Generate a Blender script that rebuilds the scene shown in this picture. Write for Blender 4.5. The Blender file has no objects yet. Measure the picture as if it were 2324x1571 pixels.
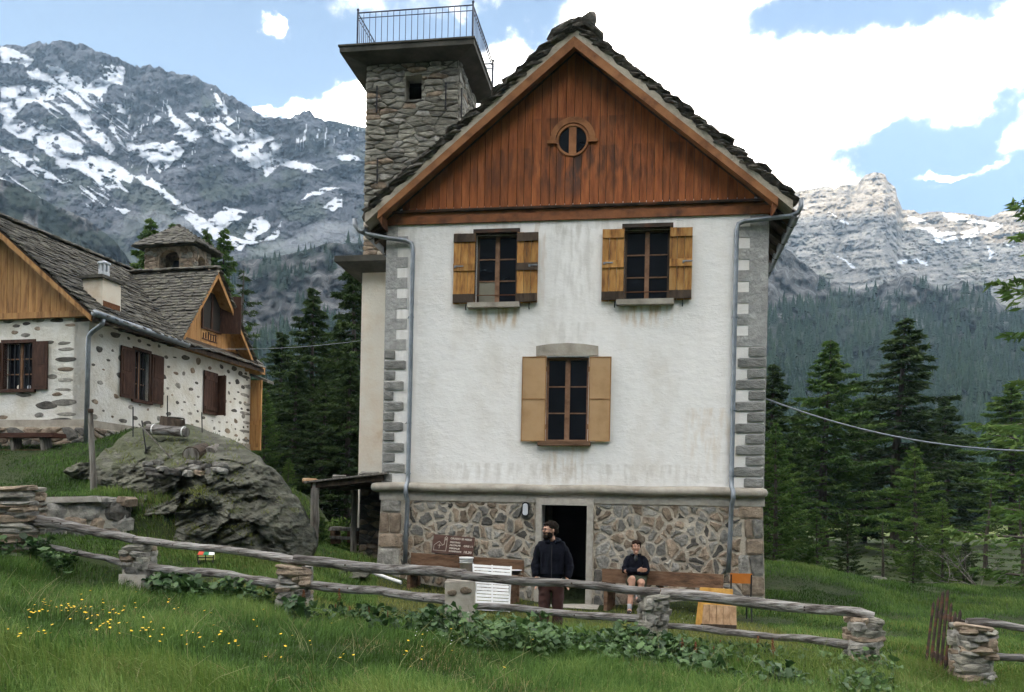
import bpy, bmesh, math, random
import numpy as np
from mathutils import Vector, Matrix
R = math.radians
rng = np.random.default_rng(7); random.seed(7)
scene = bpy.context.scene
col = scene.collection

# ---------------------------------------------------------------- camera
FPX, CX, V0, ROLL, W = 2000.0, 1162.0, 1165.0, 0.020, 2324.0   # measured on a 2324 px wide copy of the photo
CAM = np.array([0.0, 0.0, 1.8])
cd = bpy.data.cameras.new('camera'); cam = bpy.data.objects.new('camera', cd); col.objects.link(cam)
cd.sensor_width = 36; cd.lens = FPX / W * 36; cd.shift_y = (V0 - 785.5) / W
cd.clip_start = 0.1; cd.clip_end = 20000
cam.matrix_world = Matrix.Translation(CAM) @ Matrix.Rotation(R(90), 4, 'X') @ Matrix.Rotation(ROLL, 4, 'Z')
scene.camera = cam

def P(u, v, Y):
    du, dv = u - CX, v - V0
    a = du * math.cos(ROLL) + dv * math.sin(ROLL); b = -du * math.sin(ROLL) + dv * math.cos(ROLL)
    return np.array([a * Y / FPX, Y, CAM[2] - b * Y / FPX])

# ---------------------------------------------------------------- sky, sun, exposure
SUN_EL, SUN_AZ = 10.0, 212.0         # azimuth from +Y, clockwise: behind the camera and to its left
EXPOSURE = 2.3
SKY_STRENGTH = 0.15
CLOUD = 15.0
world = bpy.data.worlds.new('World'); scene.world = world; world.use_nodes = True
nt = world.node_tree; nd = nt.nodes; ln = nt.links; nd.clear()
out = nd.new('ShaderNodeOutputWorld'); bg = nd.new('ShaderNodeBackground'); ln.new(bg.outputs[0], out.inputs[0])
bg.inputs['Strength'].default_value = SKY_STRENGTH
sky = nd.new('ShaderNodeTexSky'); sky.sky_type = 'NISHITA'; sky.sun_disc = False
sky.sun_elevation = R(SUN_EL); sky.sun_rotation = R(SUN_AZ); sky.altitude = 1700; sky.dust_density = 0.1; sky.ozone_density = 2.4
tc = nd.new('ShaderNodeTexCoord')
def wmath(op, a, b=None, c=None):
    n = nd.new('ShaderNodeMath'); n.operation = op
    for i, x in enumerate((a, b, c)):
        if x is None: continue
        if isinstance(x, (int, float)): n.inputs[i].default_value = x
        else: ln.new(x, n.inputs[i])
    return n.outputs[0]
sep = nd.new('ShaderNodeSeparateXYZ'); ln.new(tc.outputs['Generated'], sep.inputs[0])
az = wmath('ARCTAN2', sep.outputs[0], sep.outputs[1]); el = wmath('ARCSINE', sep.outputs[2])
comb0 = nd.new('ShaderNodeCombineXYZ'); ln.new(az, comb0.inputs[0]); ln.new(el, comb0.inputs[1])
wp = nd.new('ShaderNodeTexNoise'); wp.inputs['Scale'].default_value = 11; wp.inputs['Detail'].default_value = 7; wp.inputs['Roughness'].default_value = .6; ln.new(tc.outputs['Generated'], wp.inputs['Vector'])
wm_ = nd.new('ShaderNodeVectorMath'); wm_.operation = 'MULTIPLY_ADD'; ln.new(wp.outputs['Color'], wm_.inputs[0]); wm_.inputs[1].default_value = (.16, .11, 0); wm_.inputs[2].default_value = (-.08, -.055, 0)
comb = nd.new('ShaderNodeVectorMath'); comb.operation = 'ADD'; ln.new(comb0.outputs[0], comb.inputs[0]); ln.new(wm_.outputs[0], comb.inputs[1])
def wnoise(scale, detail, rough, vec, off=0.0):
    n = nd.new('ShaderNodeTexNoise'); n.inputs['Scale'].default_value = scale; n.inputs['Detail'].default_value = detail
    n.inputs['Roughness'].default_value = rough; n.noise_dimensions = '4D'; n.inputs['W'].default_value = off
    ln.new(vec, n.inputs['Vector']); return n.outputs[0]
# cloud banks: centre pixel, half sizes in pixels (2324 px copy), weight
BANKS = [(1330,210,190,170,1.0),(1480,80,260,130,1.0),(1700,-20,120,70,.9),(1500,260,240,190,1.0),(1750,240,330,125,1.0),(1720,360,220,95,.95),
 (2010,190,330,95,1.0),(2190,170,220,95,1.0),(2330,130,150,130,.9),(2330,300,60,70,.8),(1180,170,120,70,.8),(1120,250,100,80,.9),(820,250,120,65,1.0),(740,262,110,38,.9),(620,268,90,20,.7),
 (590,66,46,34,.75),(625,85,34,20,.5),(900,25,190,50,.62),(1040,10,90,40,.6),(1850,420,140,50,.85),(2170,402,140,17,.75),(2130,440,70,14,.5),(1250,-60,900,60,.35),(1740,30,60,35,.5)]
acc = None
for u, v, ru, rv, w in BANKS:
    d = P(u, v, 1.0) - CAM; d /= np.linalg.norm(d)
    a0, e0 = math.atan2(d[0], d[1]), math.asin(d[2])
    s = nd.new('ShaderNodeVectorMath'); s.operation = 'SUBTRACT'; ln.new(comb.outputs[0], s.inputs[0]); s.inputs[1].default_value = (a0, e0, 0)
    m = nd.new('ShaderNodeVectorMath'); m.operation = 'MULTIPLY'; ln.new(s.outputs[0], m.inputs[0]); m.inputs[1].default_value = (FPX / ru * 1.05, FPX / rv * 1.1, 0)
    l = nd.new('ShaderNodeVectorMath'); l.operation = 'LENGTH'; ln.new(m.outputs[0], l.inputs[0])
    r = nd.new('ShaderNodeMapRange'); r.interpolation_type = 'SMOOTHSTEP'; ln.new(l.outputs['Value'], r.inputs[0])
    r.inputs[1].default_value = 1.5; r.inputs[2].default_value = 0.35; r.inputs[3].default_value = 0; r.inputs[4].default_value = w
    acc = r.outputs[0] if acc is None else wmath('MAXIMUM', acc, r.outputs[0])
# outside the framed part of the sky the same kind of broken cloud goes on
fr = nd.new('ShaderNodeVectorMath'); fr.operation = 'DOT_PRODUCT'; ln.new(tc.outputs['Generated'], fr.inputs[0])
d = P(1162, 500, 1.0) - CAM; d /= np.linalg.norm(d); fr.inputs[1].default_value = tuple(d)
fm = nd.new('ShaderNodeMapRange'); fm.interpolation_type = 'SMOOTHSTEP'; ln.new(fr.outputs['Value'], fm.inputs[0])
fm.inputs[1].default_value = 0.84; fm.inputs[2].default_value = 0.72
gen = wnoise(1.7, 3, .5, tc.outputs['Generated'], 3.1)
gm = nd.new('ShaderNodeMapRange'); gm.interpolation_type = 'SMOOTHSTEP'; ln.new(gen, gm.inputs[0]); gm.inputs[1].default_value = .40; gm.inputs[2].default_value = .60
acc = wmath('MAXIMUM', acc, wmath('MULTIPLY', gm.outputs[0], fm.outputs[0]))
n1 = wnoise(9, 9, .58, tc.outputs['Generated'], 1.0)
n3 = wnoise(26, 7, .6, tc.outputs['Generated'], 8.0)
cov = wmath('ADD', wmath('ADD', acc, wmath('MULTIPLY', wmath('SUBTRACT', n1, .5), 1.9)), wmath('MULTIPLY', wmath('SUBTRACT', n3, .5), .55))
cm = nd.new('ShaderNodeMapRange'); cm.interpolation_type = 'SMOOTHSTEP'; ln.new(cov, cm.inputs[0]); cm.inputs[1].default_value = .25; cm.inputs[2].default_value = .95
n2 = wnoise(5, 6, .55, tc.outputs['Generated'], 5.0)
shade = nd.new('ShaderNodeMapRange'); ln.new(n2, shade.inputs[0]); shade.inputs[1].default_value = .3; shade.inputs[2].default_value = .65; shade.inputs[3].default_value = CLOUD * .78; shade.inputs[4].default_value = CLOUD
cc = nd.new('ShaderNodeCombineColor'); ln.new(wmath('MULTIPLY', shade.outputs[0], 1.07), cc.inputs[0]); ln.new(shade.outputs[0], cc.inputs[1]); ln.new(wmath('MULTIPLY', shade.outputs[0], .90), cc.inputs[2])
sg = nd.new('ShaderNodeMix'); sg.data_type = 'RGBA'; sg.blend_type = 'MULTIPLY'; sg.inputs[0].default_value = 1
ln.new(sky.outputs[0], sg.inputs[6]); sg.inputs[7].default_value = (1, 1, 1, 1)
SKYGAIN = sg.inputs[7]
mx = nd.new('ShaderNodeMix'); mx.data_type = 'RGBA'; ln.new(wmath('POWER', cm.outputs[0], 3.6), mx.inputs[0]); ln.new(sg.outputs[2], mx.inputs[6]); ln.new(cc.outputs[0], mx.inputs[7])
ln.new(mx.outputs[2], bg.inputs[0])
SKYGAIN.default_value = (.145, .156, .198, 1)

sd = bpy.data.lights.new('sun', 'SUN'); sun = bpy.data.objects.new('sun', sd); col.objects.link(sun)
sd.energy = 5.0; sd.angle = R(0.5); sd.color = (1, .80, .56)
SUNV = Vector((math.sin(R(SUN_AZ)) * math.cos(R(SUN_EL)), math.cos(R(SUN_AZ)) * math.cos(R(SUN_EL)), math.sin(R(SUN_EL))))
sun.rotation_euler = SUNV.to_track_quat('Z', 'Y').to_euler()

vs = scene.view_settings; vs.view_transform = 'Standard'; vs.look = 'None'; vs.gamma = 1; vs.use_curve_mapping = False; vs.exposure = EXPOSURE
cy = scene.cycles; cy.use_denoising = True; cy.max_bounces = 6; cy.diffuse_bounces = 3; cy.glossy_bounces = 2; cy.transmission_bounces = 3
cy.transparent_max_bounces = 6; cy.volume_bounces = 1; cy.caustics_reflective = False; cy.caustics_refractive = False
try: cy.denoiser = 'OPENIMAGEDENOISE'; cy.denoising_input_passes = 'RGB_ALBEDO_NORMAL'
except Exception: pass

# ---------------------------------------------------------------- materials
MATS = {}
def M(name, cols, scale=6, st=(1, 1, 1), rough=.85, bump=.25, bscale=None, rnd=0.0, detail=7, spec=.25, metal=0.0, lo=.3, hi=.7, attr=None, bst=None, dist=.02):
    m = bpy.data.materials.new(name); m.use_nodes = True; n = m.node_tree.nodes; l = m.node_tree.links
    p = n['Principled BSDF']; p.inputs['Roughness'].default_value = rough; p.inputs['Metallic'].default_value = metal
    p.inputs['Specular IOR Level'].default_value = spec
    g = n.new('ShaderNodeNewGeometry')
    oi = n.new('ShaderNodeObjectInfo')
    off = n.new('ShaderNodeVectorMath'); off.operation = 'MULTIPLY_ADD'; l.new(oi.outputs['Random'], off.inputs[0]); off.inputs[1].default_value = (9.1, 5.7, 7.3); l.new(g.outputs['Position'], off.inputs[2])
    mp = n.new('ShaderNodeMapping'); mp.inputs['Scale'].default_value = st; l.new((off if rnd else g).outputs[0], mp.inputs[0])
    t = n.new('ShaderNodeTexNoise'); t.inputs['Scale'].default_value = scale; t.inputs['Detail'].default_value = detail; t.inputs['Roughness'].default_value = .62
    l.new(mp.outputs[0], t.inputs[0])
    fac = t.outputs[0]
    if attr:
        a = n.new('ShaderNodeAttribute'); a.attribute_name = attr
        mr = n.new('ShaderNodeMath'); mr.operation = 'MULTIPLY_ADD'; l.new(t.outputs[0], mr.inputs[0]); mr.inputs[1].default_value = .35
        s2 = n.new('ShaderNodeMath'); s2.operation = 'MULTIPLY_ADD'; l.new(a.outputs['Fac'], s2.inputs[0]); s2.inputs[1].default_value = .65; s2.inputs[2].default_value = 0
        l.new(s2.outputs[0], mr.inputs[2]); fac = mr.outputs[0]; lo, hi = .1, .9
    r = n.new('ShaderNodeValToRGB'); l.new(fac, r.inputs[0])
    k = len(cols)
    while len(r.color_ramp.elements) < k: r.color_ramp.elements.new(.5)
    for i, c in enumerate(cols):
        e = r.color_ramp.elements[i]; e.position = lo + (hi - lo) * i / max(1, k - 1); e.color = (*c, 1)
    c = r.outputs[0]
    if rnd:
        h = n.new('ShaderNodeHueSaturation'); l.new(c, h.inputs['Color'])
        v = n.new('ShaderNodeMapRange'); l.new(oi.outputs['Random'], v.inputs[0]); v.inputs[3].default_value = 1 - rnd; v.inputs[4].default_value = 1 + rnd
        l.new(v.outputs[0], h.inputs['Value']); c = h.outputs[0]
    l.new(c, p.inputs['Base Color'])
    if bump:
        mp2 = n.new('ShaderNodeMapping'); mp2.inputs['Scale'].default_value = bst or st; l.new((off if rnd else g).outputs[0], mp2.inputs[0])
        t2 = n.new('ShaderNodeTexNoise'); t2.inputs['Scale'].default_value = bscale or scale * 3; t2.inputs['Detail'].default_value = 8; t2.inputs['Roughness'].default_value = .65
        l.new(mp2.outputs[0], t2.inputs[0])
        b = n.new('ShaderNodeBump'); b.inputs['Strength'].default_value = bump; b.inputs['Distance'].default_value = dist
        l.new(t2.outputs[0], b.inputs['Height']); l.new(b.outputs[0], p.inputs['Normal'])
    MATS[name] = m
    return m
def leafy(m, amount=.35):
    "thin leaves let some light through"
    n = m.node_tree.nodes; l = m.node_tree.links; p = n['Principled BSDF']; o = n['Material Output']
    tr = n.new('ShaderNodeBsdfTranslucent'); mi = n.new('ShaderNodeMixShader'); mi.inputs[0].default_value = amount
    src = p.inputs['Base Color'].links[0].from_socket
    l.new(src, tr.inputs[0]); l.new(p.outputs[0], mi.inputs[1]); l.new(tr.outputs[0], mi.inputs[2]); l.new(mi.outputs[0], o.inputs[0])
    return m
stucco = M('stucco', [(.68, .655, .62), (.79, .78, .77), (.83, .825, .82)], scale=1.1, st=(1, 1, .6), bump=.4, bscale=4.2, bst=(1, 1, 1.6), rough=.95, dist=.05)
cream = M('cream_stucco', [(.50, .36, .23), (.66, .58, .48), (.70, .66, .58)], scale=.9, bump=.5, bscale=16, rough=.95, lo=.25, hi=.55)
stucco2 = M('rough_plaster', [(.52, .49, .42), (.64, .63, .59), (.71, .71, .70)], scale=1.6, bump=.8, bscale=11, rough=.95, dist=.04)
mortar = M('mortar', [(.30, .26, .21), (.44, .39, .32), (.54, .49, .41)], scale=4, bump=.9, bscale=22, rough=.95, dist=.03)
mortar_grey = M('grey_mortar', [(.22, .21, .185), (.36, .345, .30), (.46, .44, .385)], scale=4, bump=.8, bscale=22, rough=.95)
st_brown = M('brown_stone', [(.09, .07, .05), (.225, .175, .13), (.36, .29, .22)], scale=7, bump=.9, bscale=24, rnd=.35, dist=.03)
st_grey = M('grey_stone', [(.10, .098, .09), (.225, .215, .195), (.36, .345, .31)], scale=7, bump=.9, bscale=24, rnd=.4, dist=.03)
st_dark = M('dark_stone', [(.045, .043, .04), (.085, .08, .072), (.14, .13, .115)], scale=8, bump=.9, bscale=24, rnd=.35, dist=.03)
st_ochre = M('ochre_stone', [(.16, .075, .035), (.28, .17, .09), (.34, .25, .16)], scale=6, bump=.8, bscale=24, rnd=.3, dist=.03)
st_tower = M('tower_stone', [(.09, .088, .075), (.25, .24, .205), (.42, .40, .34)], scale=5, st=(1, 1, 3), bump=1.0, bscale=16, bst=(1, 1, 3.4), rnd=.35, dist=.05)
quoin = M('quoin_stone', [(.15, .15, .145), (.23, .23, .22), (.31, .31, .30)], scale=6, st=(1, 1, 2.5), bump=1.0, bscale=16, bst=(1, 1, 2.5), rnd=.15, dist=.04)
quoin_paint = M('painted_quoin', [(.27, .27, .265), (.35, .35, .345), (.46, .46, .455)], scale=7, bump=.9, bscale=13, rnd=.06, dist=.05)
concrete = M('concrete', [(.22, .20, .17), (.34, .31, .265), (.44, .41, .36)], scale=2.5, bump=.5, bscale=22, rough=.9)
granite = M('granite', [(.30, .275, .235), (.38, .355, .315), (.45, .42, .38)], scale=9, bump=.4, bscale=50, rough=.9)
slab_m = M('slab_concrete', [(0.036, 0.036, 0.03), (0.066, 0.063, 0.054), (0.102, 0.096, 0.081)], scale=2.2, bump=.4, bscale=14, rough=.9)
slate = M('roof_slate', [(.055, .049, .043), (.115, .104, .092), (.20, .185, .165)], scale=6, st=(1, 1, 2), bump=1.0, bscale=22, rnd=.4, dist=.04)
slate2 = M('mossy_slate', [(0.0351, 0.03354, 0.02964), (0.0819, 0.078, 0.06864), (0.1326, 0.1287, 0.0975)], scale=5, bump=1.0, bscale=18, rnd=.45, dist=.04)
red_wood = M('red_painted_wood', [(0.04418, 0.02009, 0.01173), (0.202, 0.06028, 0.01877), (0.2903, 0.09038, 0.02815), (0.366, 0.1256, 0.04223)], scale=1.7, st=(5, 5, .7), bump=.5, bscale=20, bst=(3, 3, .25), rnd=.16, rough=.75, lo=.24, hi=.66)
red_trim = M('red_trim_wood', [(.07, .03, .016), (.20, .075, .03), (.27, .105, .042)], scale=3, st=(1, 1, 1), bump=.4, bscale=14, rnd=.06, rough=.75)
rake_wood = M('rake_board_wood', [(.13, .05, .02), (.26, .11, .045), (.34, .155, .065)], scale=3, bump=.4, bscale=14, rnd=.08, rough=.75)
black_wood = M('blackened_wood', [(.016, .012, .010), (.045, .032, .025), (.14, .055, .028)], scale=4, st=(.6, 1, 2), bump=.6, bscale=20, rough=.85)
dark_wood = M('dark_wood', [(.025, .017, .012), (.06, .042, .03), (.10, .07, .048)], scale=5, st=(2, 2, .6), bump=.5, bscale=20, rnd=.2)
honey = M('honey_shutter_wood', [(.06, .03, .012), (.24, .105, .028), (.40, .20, .055), (.46, .26, .09)], scale=2.6, st=(4, 4, .8), bump=.4, bscale=22, bst=(3, 3, .3), rnd=.22, rough=.7, lo=.28, hi=.64)
tan = M('tan_painted_panel', [(.33, .20, .095), (.42, .27, .14), (.45, .30, .165)], scale=2, bump=.12, bscale=30, rnd=.04, rough=.7)
tan_edge = M('tan_frame_wood', [(.18, .09, .035), (.30, .165, .07), (.36, .21, .10)], scale=5, bump=.2, rough=.7)
sash = M('sash_wood', [(.13, .065, .035), (.22, .12, .07), (.29, .175, .11)], scale=7, bump=.3, rough=.7)
white_paint = M('white_paint', [(.62, .62, .62), (.74, .74, .74), (.78, .78, .78)], scale=5, bump=.06, rough=.5, spec=.4)
larch_wood = M('larch_boards', [(.16, .075, .025), (.36, .19, .07), (.45, .26, .10)], scale=2.4, st=(4, 4, .6), bump=.4, bscale=18, bst=(3, 3, .3), rnd=.13, rough=.75)
brown_wood = M('brown_shutter_wood', [(.026, .012, .008), (.052, .025, .017), (.085, .043, .03)], scale=4, st=(3, 3, .7), bump=.4, rnd=.1)
grey_wood = M('weathered_rail_wood', [(.045, .038, .034), (.15, .135, .125), (.28, .265, .255), (.37, .36, .35)], scale=4.5, st=(.22, 4, 4), bump=1.0, bscale=9, bst=(.25, 4, 4), rnd=.22, rough=.9, dist=.07, lo=.34, hi=.64)
post_wood = M('weathered_post_wood', [(.06, .05, .042), (.19, .175, .155), (.33, .31, .285)], scale=4, st=(4, 4, .4), bump=.9, bscale=14, bst=(4, 4, .3), rough=.9, dist=.03)
bench_wood = M('bench_wood', [(.055, .032, .02), (.15, .085, .05), (.22, .14, .09)], scale=3.5, st=(.5, 2, 4), bump=.6, bscale=16, bst=(.4, 3, 4), rnd=.12)
red_bench = M('dark_red_bench_wood', [(.03, .014, .01), (.075, .032, .022), (.11, .055, .04)], scale=3.5, st=(.5, 2, 4), bump=.5)
ply = M('plywood', [(.12, .065, .03), (.27, .17, .095), (.35, .24, .15)], scale=3, st=(4, 4, .6), bump=.3, rnd=.1)
ply_yellow = M('yellow_plywood', [(.22, .11, .02), (.32, .175, .035), (.38, .22, .06)], scale=3, st=(3, 3, .6), bump=.2)
zinc = M('zinc', [(.15, .17, .195), (.21, .235, .265), (.27, .295, .325)], scale=6, bump=.1, rough=.45, metal=.55, spec=.5)
iron = M('dark_iron', [(.02, .02, .022), (.04, .04, .045)], scale=8, bump=.2, rough=.6, metal=.5)
rail_iron = M('railing_iron', [(.025, .03, .05), (.05, .058, .085)], scale=8, bump=0, rough=.5, metal=.3)
rust = M('rust', [(.10, .035, .015), (.18, .08, .035)], scale=8, bump=.2)
glass = M('window_glass', [(.004, .005, .008), (.008, .009, .013)], scale=2, bump=.03, bscale=3, rough=.04, spec=.22)
inner = M('interior_shade', [(.02, .018, .016), (.03, .028, .025)], scale=3, bump=0)  # near-black so rooms behind openings look unlit; shade put into the colour
blind = M('grey_blind', [(.20, .19, .15), (.25, .24, .19)], scale=3, bump=.05)
sign_wood = M('sign_board_wood', [(.035, .018, .014), (.075, .038, .03), (.10, .055, .042)], scale=4, st=(1, 1, 3), bump=.3)
letter = M('sign_lettering', [(.38, .33, .28), (.48, .43, .38)], scale=9, bump=0, rough=.8)
plastic_w = M('white_plastic', [(.66, .67, .66), (.74, .75, .74)], scale=4, bump=.03, rough=.4, spec=.5)
lamp_glass = M('frosted_lamp_glass', [(.50, .53, .58), (.58, .61, .66)], scale=4, bump=.03, rough=.35, spec=.5)
black_p = M('black_plastic', [(.010, .010, .012), (.018, .018, .02)], scale=6, bump=.05, rough=.5)
orange = M('orange_laminate', [(.42, .13, .02), (.52, .175, .03)], scale=5, bump=.05, rough=.5)
rock_m = None
# ---------------------------------------------------------------- builders
def mesh(name, V, F, m=None, smooth=False, attrs=None):
    me = bpy.data.meshes.new(name)
    if isinstance(F, np.ndarray):
        V = np.asarray(V, dtype=np.float32); nf, k = F.shape
        me.vertices.add(len(V)); me.vertices.foreach_set('co', V.ravel())
        me.loops.add(nf * k); me.loops.foreach_set('vertex_index', F.astype(np.int32).ravel())
        me.polygons.add(nf); me.polygons.foreach_set('loop_start', np.arange(0, nf * k, k, dtype=np.int32))
        me.polygons.foreach_set('loop_total', np.full(nf, k, dtype=np.int32)); me.update(calc_edges=True)
    else:
        me.from_pydata([tuple(map(float, v)) for v in V], [], F); me.update()
    if smooth: me.polygons.foreach_set('use_smooth', np.ones(len(me.polygons), dtype=bool))
    for k, a in (attrs or {}).items():
        at = me.attributes.new(k, 'FLOAT', 'POINT'); at.data.foreach_set('value', np.asarray(a, dtype=np.float32))
    for x in (m if isinstance(m, (list, tuple)) else [m]):
        if x: me.materials.append(x)
    return me
def put(name, me, parent=None, loc=None, label=None, cat=None, group=None, kind=None):
    o = bpy.data.objects.new(name, me); col.objects.link(o)
    if parent: o.parent = parent
    if loc is not None: o.location = loc
    if label: o['label'] = label
    if cat: o['category'] = cat
    if group: o['group'] = group
    if kind: o['kind'] = kind
    return o
def thing(name, label, cat, loc=(0, 0, 0), rz=0.0, group=None):
    o = put(name, None, None, loc, label, cat, group); o.rotation_euler = (0, 0, rz); return o

class MB:
    def __init__(s): s.V = []; s.F = []; s.MI = []
    def add(s, V, F, mi=0):
        n = len(s.V); s.V += [tuple(v) for v in V]; s.F += [tuple(i + n for i in f) for f in F]; s.MI += [mi] * len(F); return s
    def box(s, a, b, mi=0, j=0.0):
        x0, y0, z0 = a; x1, y1, z1 = b
        V = [(x0,y0,z0),(x1,y0,z0),(x1,y1,z0),(x0,y1,z0),(x0,y0,z1),(x1,y0,z1),(x1,y1,z1),(x0,y1,z1)]
        if j: V = [tuple(c + random.uniform(-j, j) for c in v) for v in V]
        return s.add(V, [(0,3,2,1),(4,5,6,7),(0,1,5,4),(1,2,6,5),(2,3,7,6),(3,0,4,7)], mi)
    def obox(s, c, ax, ay, az, mi=0, j=0.0):
        c = np.array(c, float); ax, ay, az = (np.array(t, float) / 2 for t in (ax, ay, az)); V = []
        for k in (-1, 1):
            for p, q in ((-1,-1),(1,-1),(1,1),(-1,1)): V.append(c + p*ax + q*ay + k*az + (np.random.uniform(-j, j, 3) if j else 0))
        return s.add(V, [(0,3,2,1),(4,5,6,7),(0,1,5,4),(1,2,6,5),(2,3,7,6),(3,0,4,7)], mi)
    def prism(s, poly, vec, mi=0):
        "polygon (list of 3D points) pushed along vec, closed"
        n = len(poly); vec = np.array(vec, float); A = [np.array(p, float) for p in poly]; B = [p + vec for p in A]
        return s.add(A + B, [tuple(range(n))[::-1], tuple(range(n, 2*n))] + [(i, (i+1) % n, n + (i+1) % n, n + i) for i in range(n)], mi)
    def tube(s, pts, rad, n=8, mi=0, caps=True, rj=0.0):
        pts = [np.array(p, float) for p in pts]; m = len(pts)
        if not hasattr(rad, '__len__'): rad = [rad] * m
        V = []; up = None
        for i in range(m):
            t = pts[min(i+1, m-1)] - pts[max(i-1, 0)]; t /= np.linalg.norm(t) + 1e-9
            if up is None:
                up = np.array([0, 0, 1.0]) if abs(t[2]) < .9 else np.array([1.0, 0, 0])
            a = np.cross(t, up); a /= np.linalg.norm(a) + 1e-9; b = np.cross(a, t); up = b
            for k in range(n):
                q = 2 * math.pi * k / n; rr = rad[i] * (1 + random.uniform(-rj, rj))
                V.append(pts[i] + rr * (math.cos(q) * a + math.sin(q) * b))
        F = [(i*n+k, i*n+(k+1) % n, (i+1)*n+(k+1) % n, (i+1)*n+k) for i in range(m-1) for k in range(n)]
        if caps: F += [tuple(range(n))[::-1], tuple(range((m-1)*n, m*n))]
        return s.add(V, F, mi)
    def lathe(s, prof, n=20, o=(0,0,0), mi=0):
        V = [(o[0] + r*math.cos(2*math.pi*k/n), o[1] + r*math.sin(2*math.pi*k/n), o[2] + z) for r, z in prof for k in range(n)]
        F = [(i*n+k, i*n+(k+1) % n, (i+1)*n+(k+1) % n, (i+1)*n+k) for i in range(len(prof)-1) for k in range(n)]
        F += [tuple(range(n))[::-1], tuple(range((len(prof)-1)*n, len(prof)*n))]
        return s.add(V, F, mi)
    def grow(s, c, rx, ry, rz, nu=14, nv=9, fn=None, mi=0):
        "ellipsoid, optionally reshaped by fn(unit vector) -> unit-space point"
        V = []; c = np.array(c, float)
        for j in range(nv + 1):
            th = math.pi * j / nv
            for i in range(nu):
                ph = 2 * math.pi * i / nu; p = np.array([math.sin(th)*math.cos(ph), math.sin(th)*math.sin(ph), math.cos(th)])
                if fn: p = fn(p)
                V.append(c + p * np.array([rx, ry, rz]))
        F = [(j*nu+i, (j+1)*nu+i, (j+1)*nu+(i+1) % nu, j*nu+(i+1) % nu) for j in range(nv) for i in range(nu)]
        return s.add(V, F, mi)
    def me(s, name, m, smooth=False):
        me = mesh(name, s.V, s.F, m, smooth)
        if any(s.MI): me.polygons.foreach_set('material_index', s.MI)
        return me
    def put(s, name, m, parent=None, smooth=False, **k): return put(name, s.me(name, m, smooth), parent, **k)

class Frame:
    "a building's own axes: x along its front, y into it, z up"
    def __init__(s, o, th): s.o = np.array(o, float); s.th = th; s.ex = np.array([math.cos(th), math.sin(th), 0]); s.ey = np.array([-math.sin(th), math.cos(th), 0])
    def loc(s, p): d = np.array(p) - s.o; return np.array([d @ s.ex, d @ s.ey, d[2]])
    def w(s, x, y, z): return s.o + s.ex * x + s.ey * y + np.array([0, 0, z])
    def hit(s, u, v, axis, k):
        c = s.loc(CAM); q = s.loc(P(u, v, 1.0)) - c; t = (k - c[axis]) / q[axis]; return c + q * t

# value noise
_P = np.random.default_rng(3).permutation(4096); _G = np.random.default_rng(5).uniform(-1, 1, 4096)
def vnoise(x, y, s=0):
    xi = np.floor(x).astype(int); yi = np.floor(y).astype(int); xf = x - xi; yf = y - yi
    u = xf*xf*xf*(xf*(xf*6-15)+10); v = yf*yf*yf*(yf*(yf*6-15)+10)
    h = lambda a, b: _G[_P[(_P[(a + s*131) & 4095] + b) & 4095]]
    return (h(xi, yi)*(1-u)+h(xi+1, yi)*u)*(1-v) + (h(xi, yi+1)*(1-u)+h(xi+1, yi+1)*u)*v
def fbm(x, y, o=5, s=0, g=.5):
    r = 0; a = 1; t = 0
    for i in range(o): r = r + a*vnoise(x*2**i, y*2**i, s+i); t += a; a *= g
    return r / t
def ridged(x, y, o=5, s=0, g=.5):
    r = 0; a = 1; t = 0
    for i in range(o): r = r + a*(1-2*np.abs(vnoise(x*2**i, y*2**i, s+i))); t += a; a *= g
    return r / t
def sstep(a, b, x): t = np.clip((x-a)/(b-a), 0, 1); return t*t*(3-2*t)
def inpoly(px, py, poly):
    r = np.zeros(px.shape, bool); n = len(poly)
    for i in range(n):
        x0, y0 = poly[i]; x1, y1 = poly[(i+1) % n]
        if y0 == y1: continue
        r ^= ((y0 > py) != (y1 > py)) & (px < (x1-x0)*(py-y0)/(y1-y0)+x0)
    return r

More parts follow.
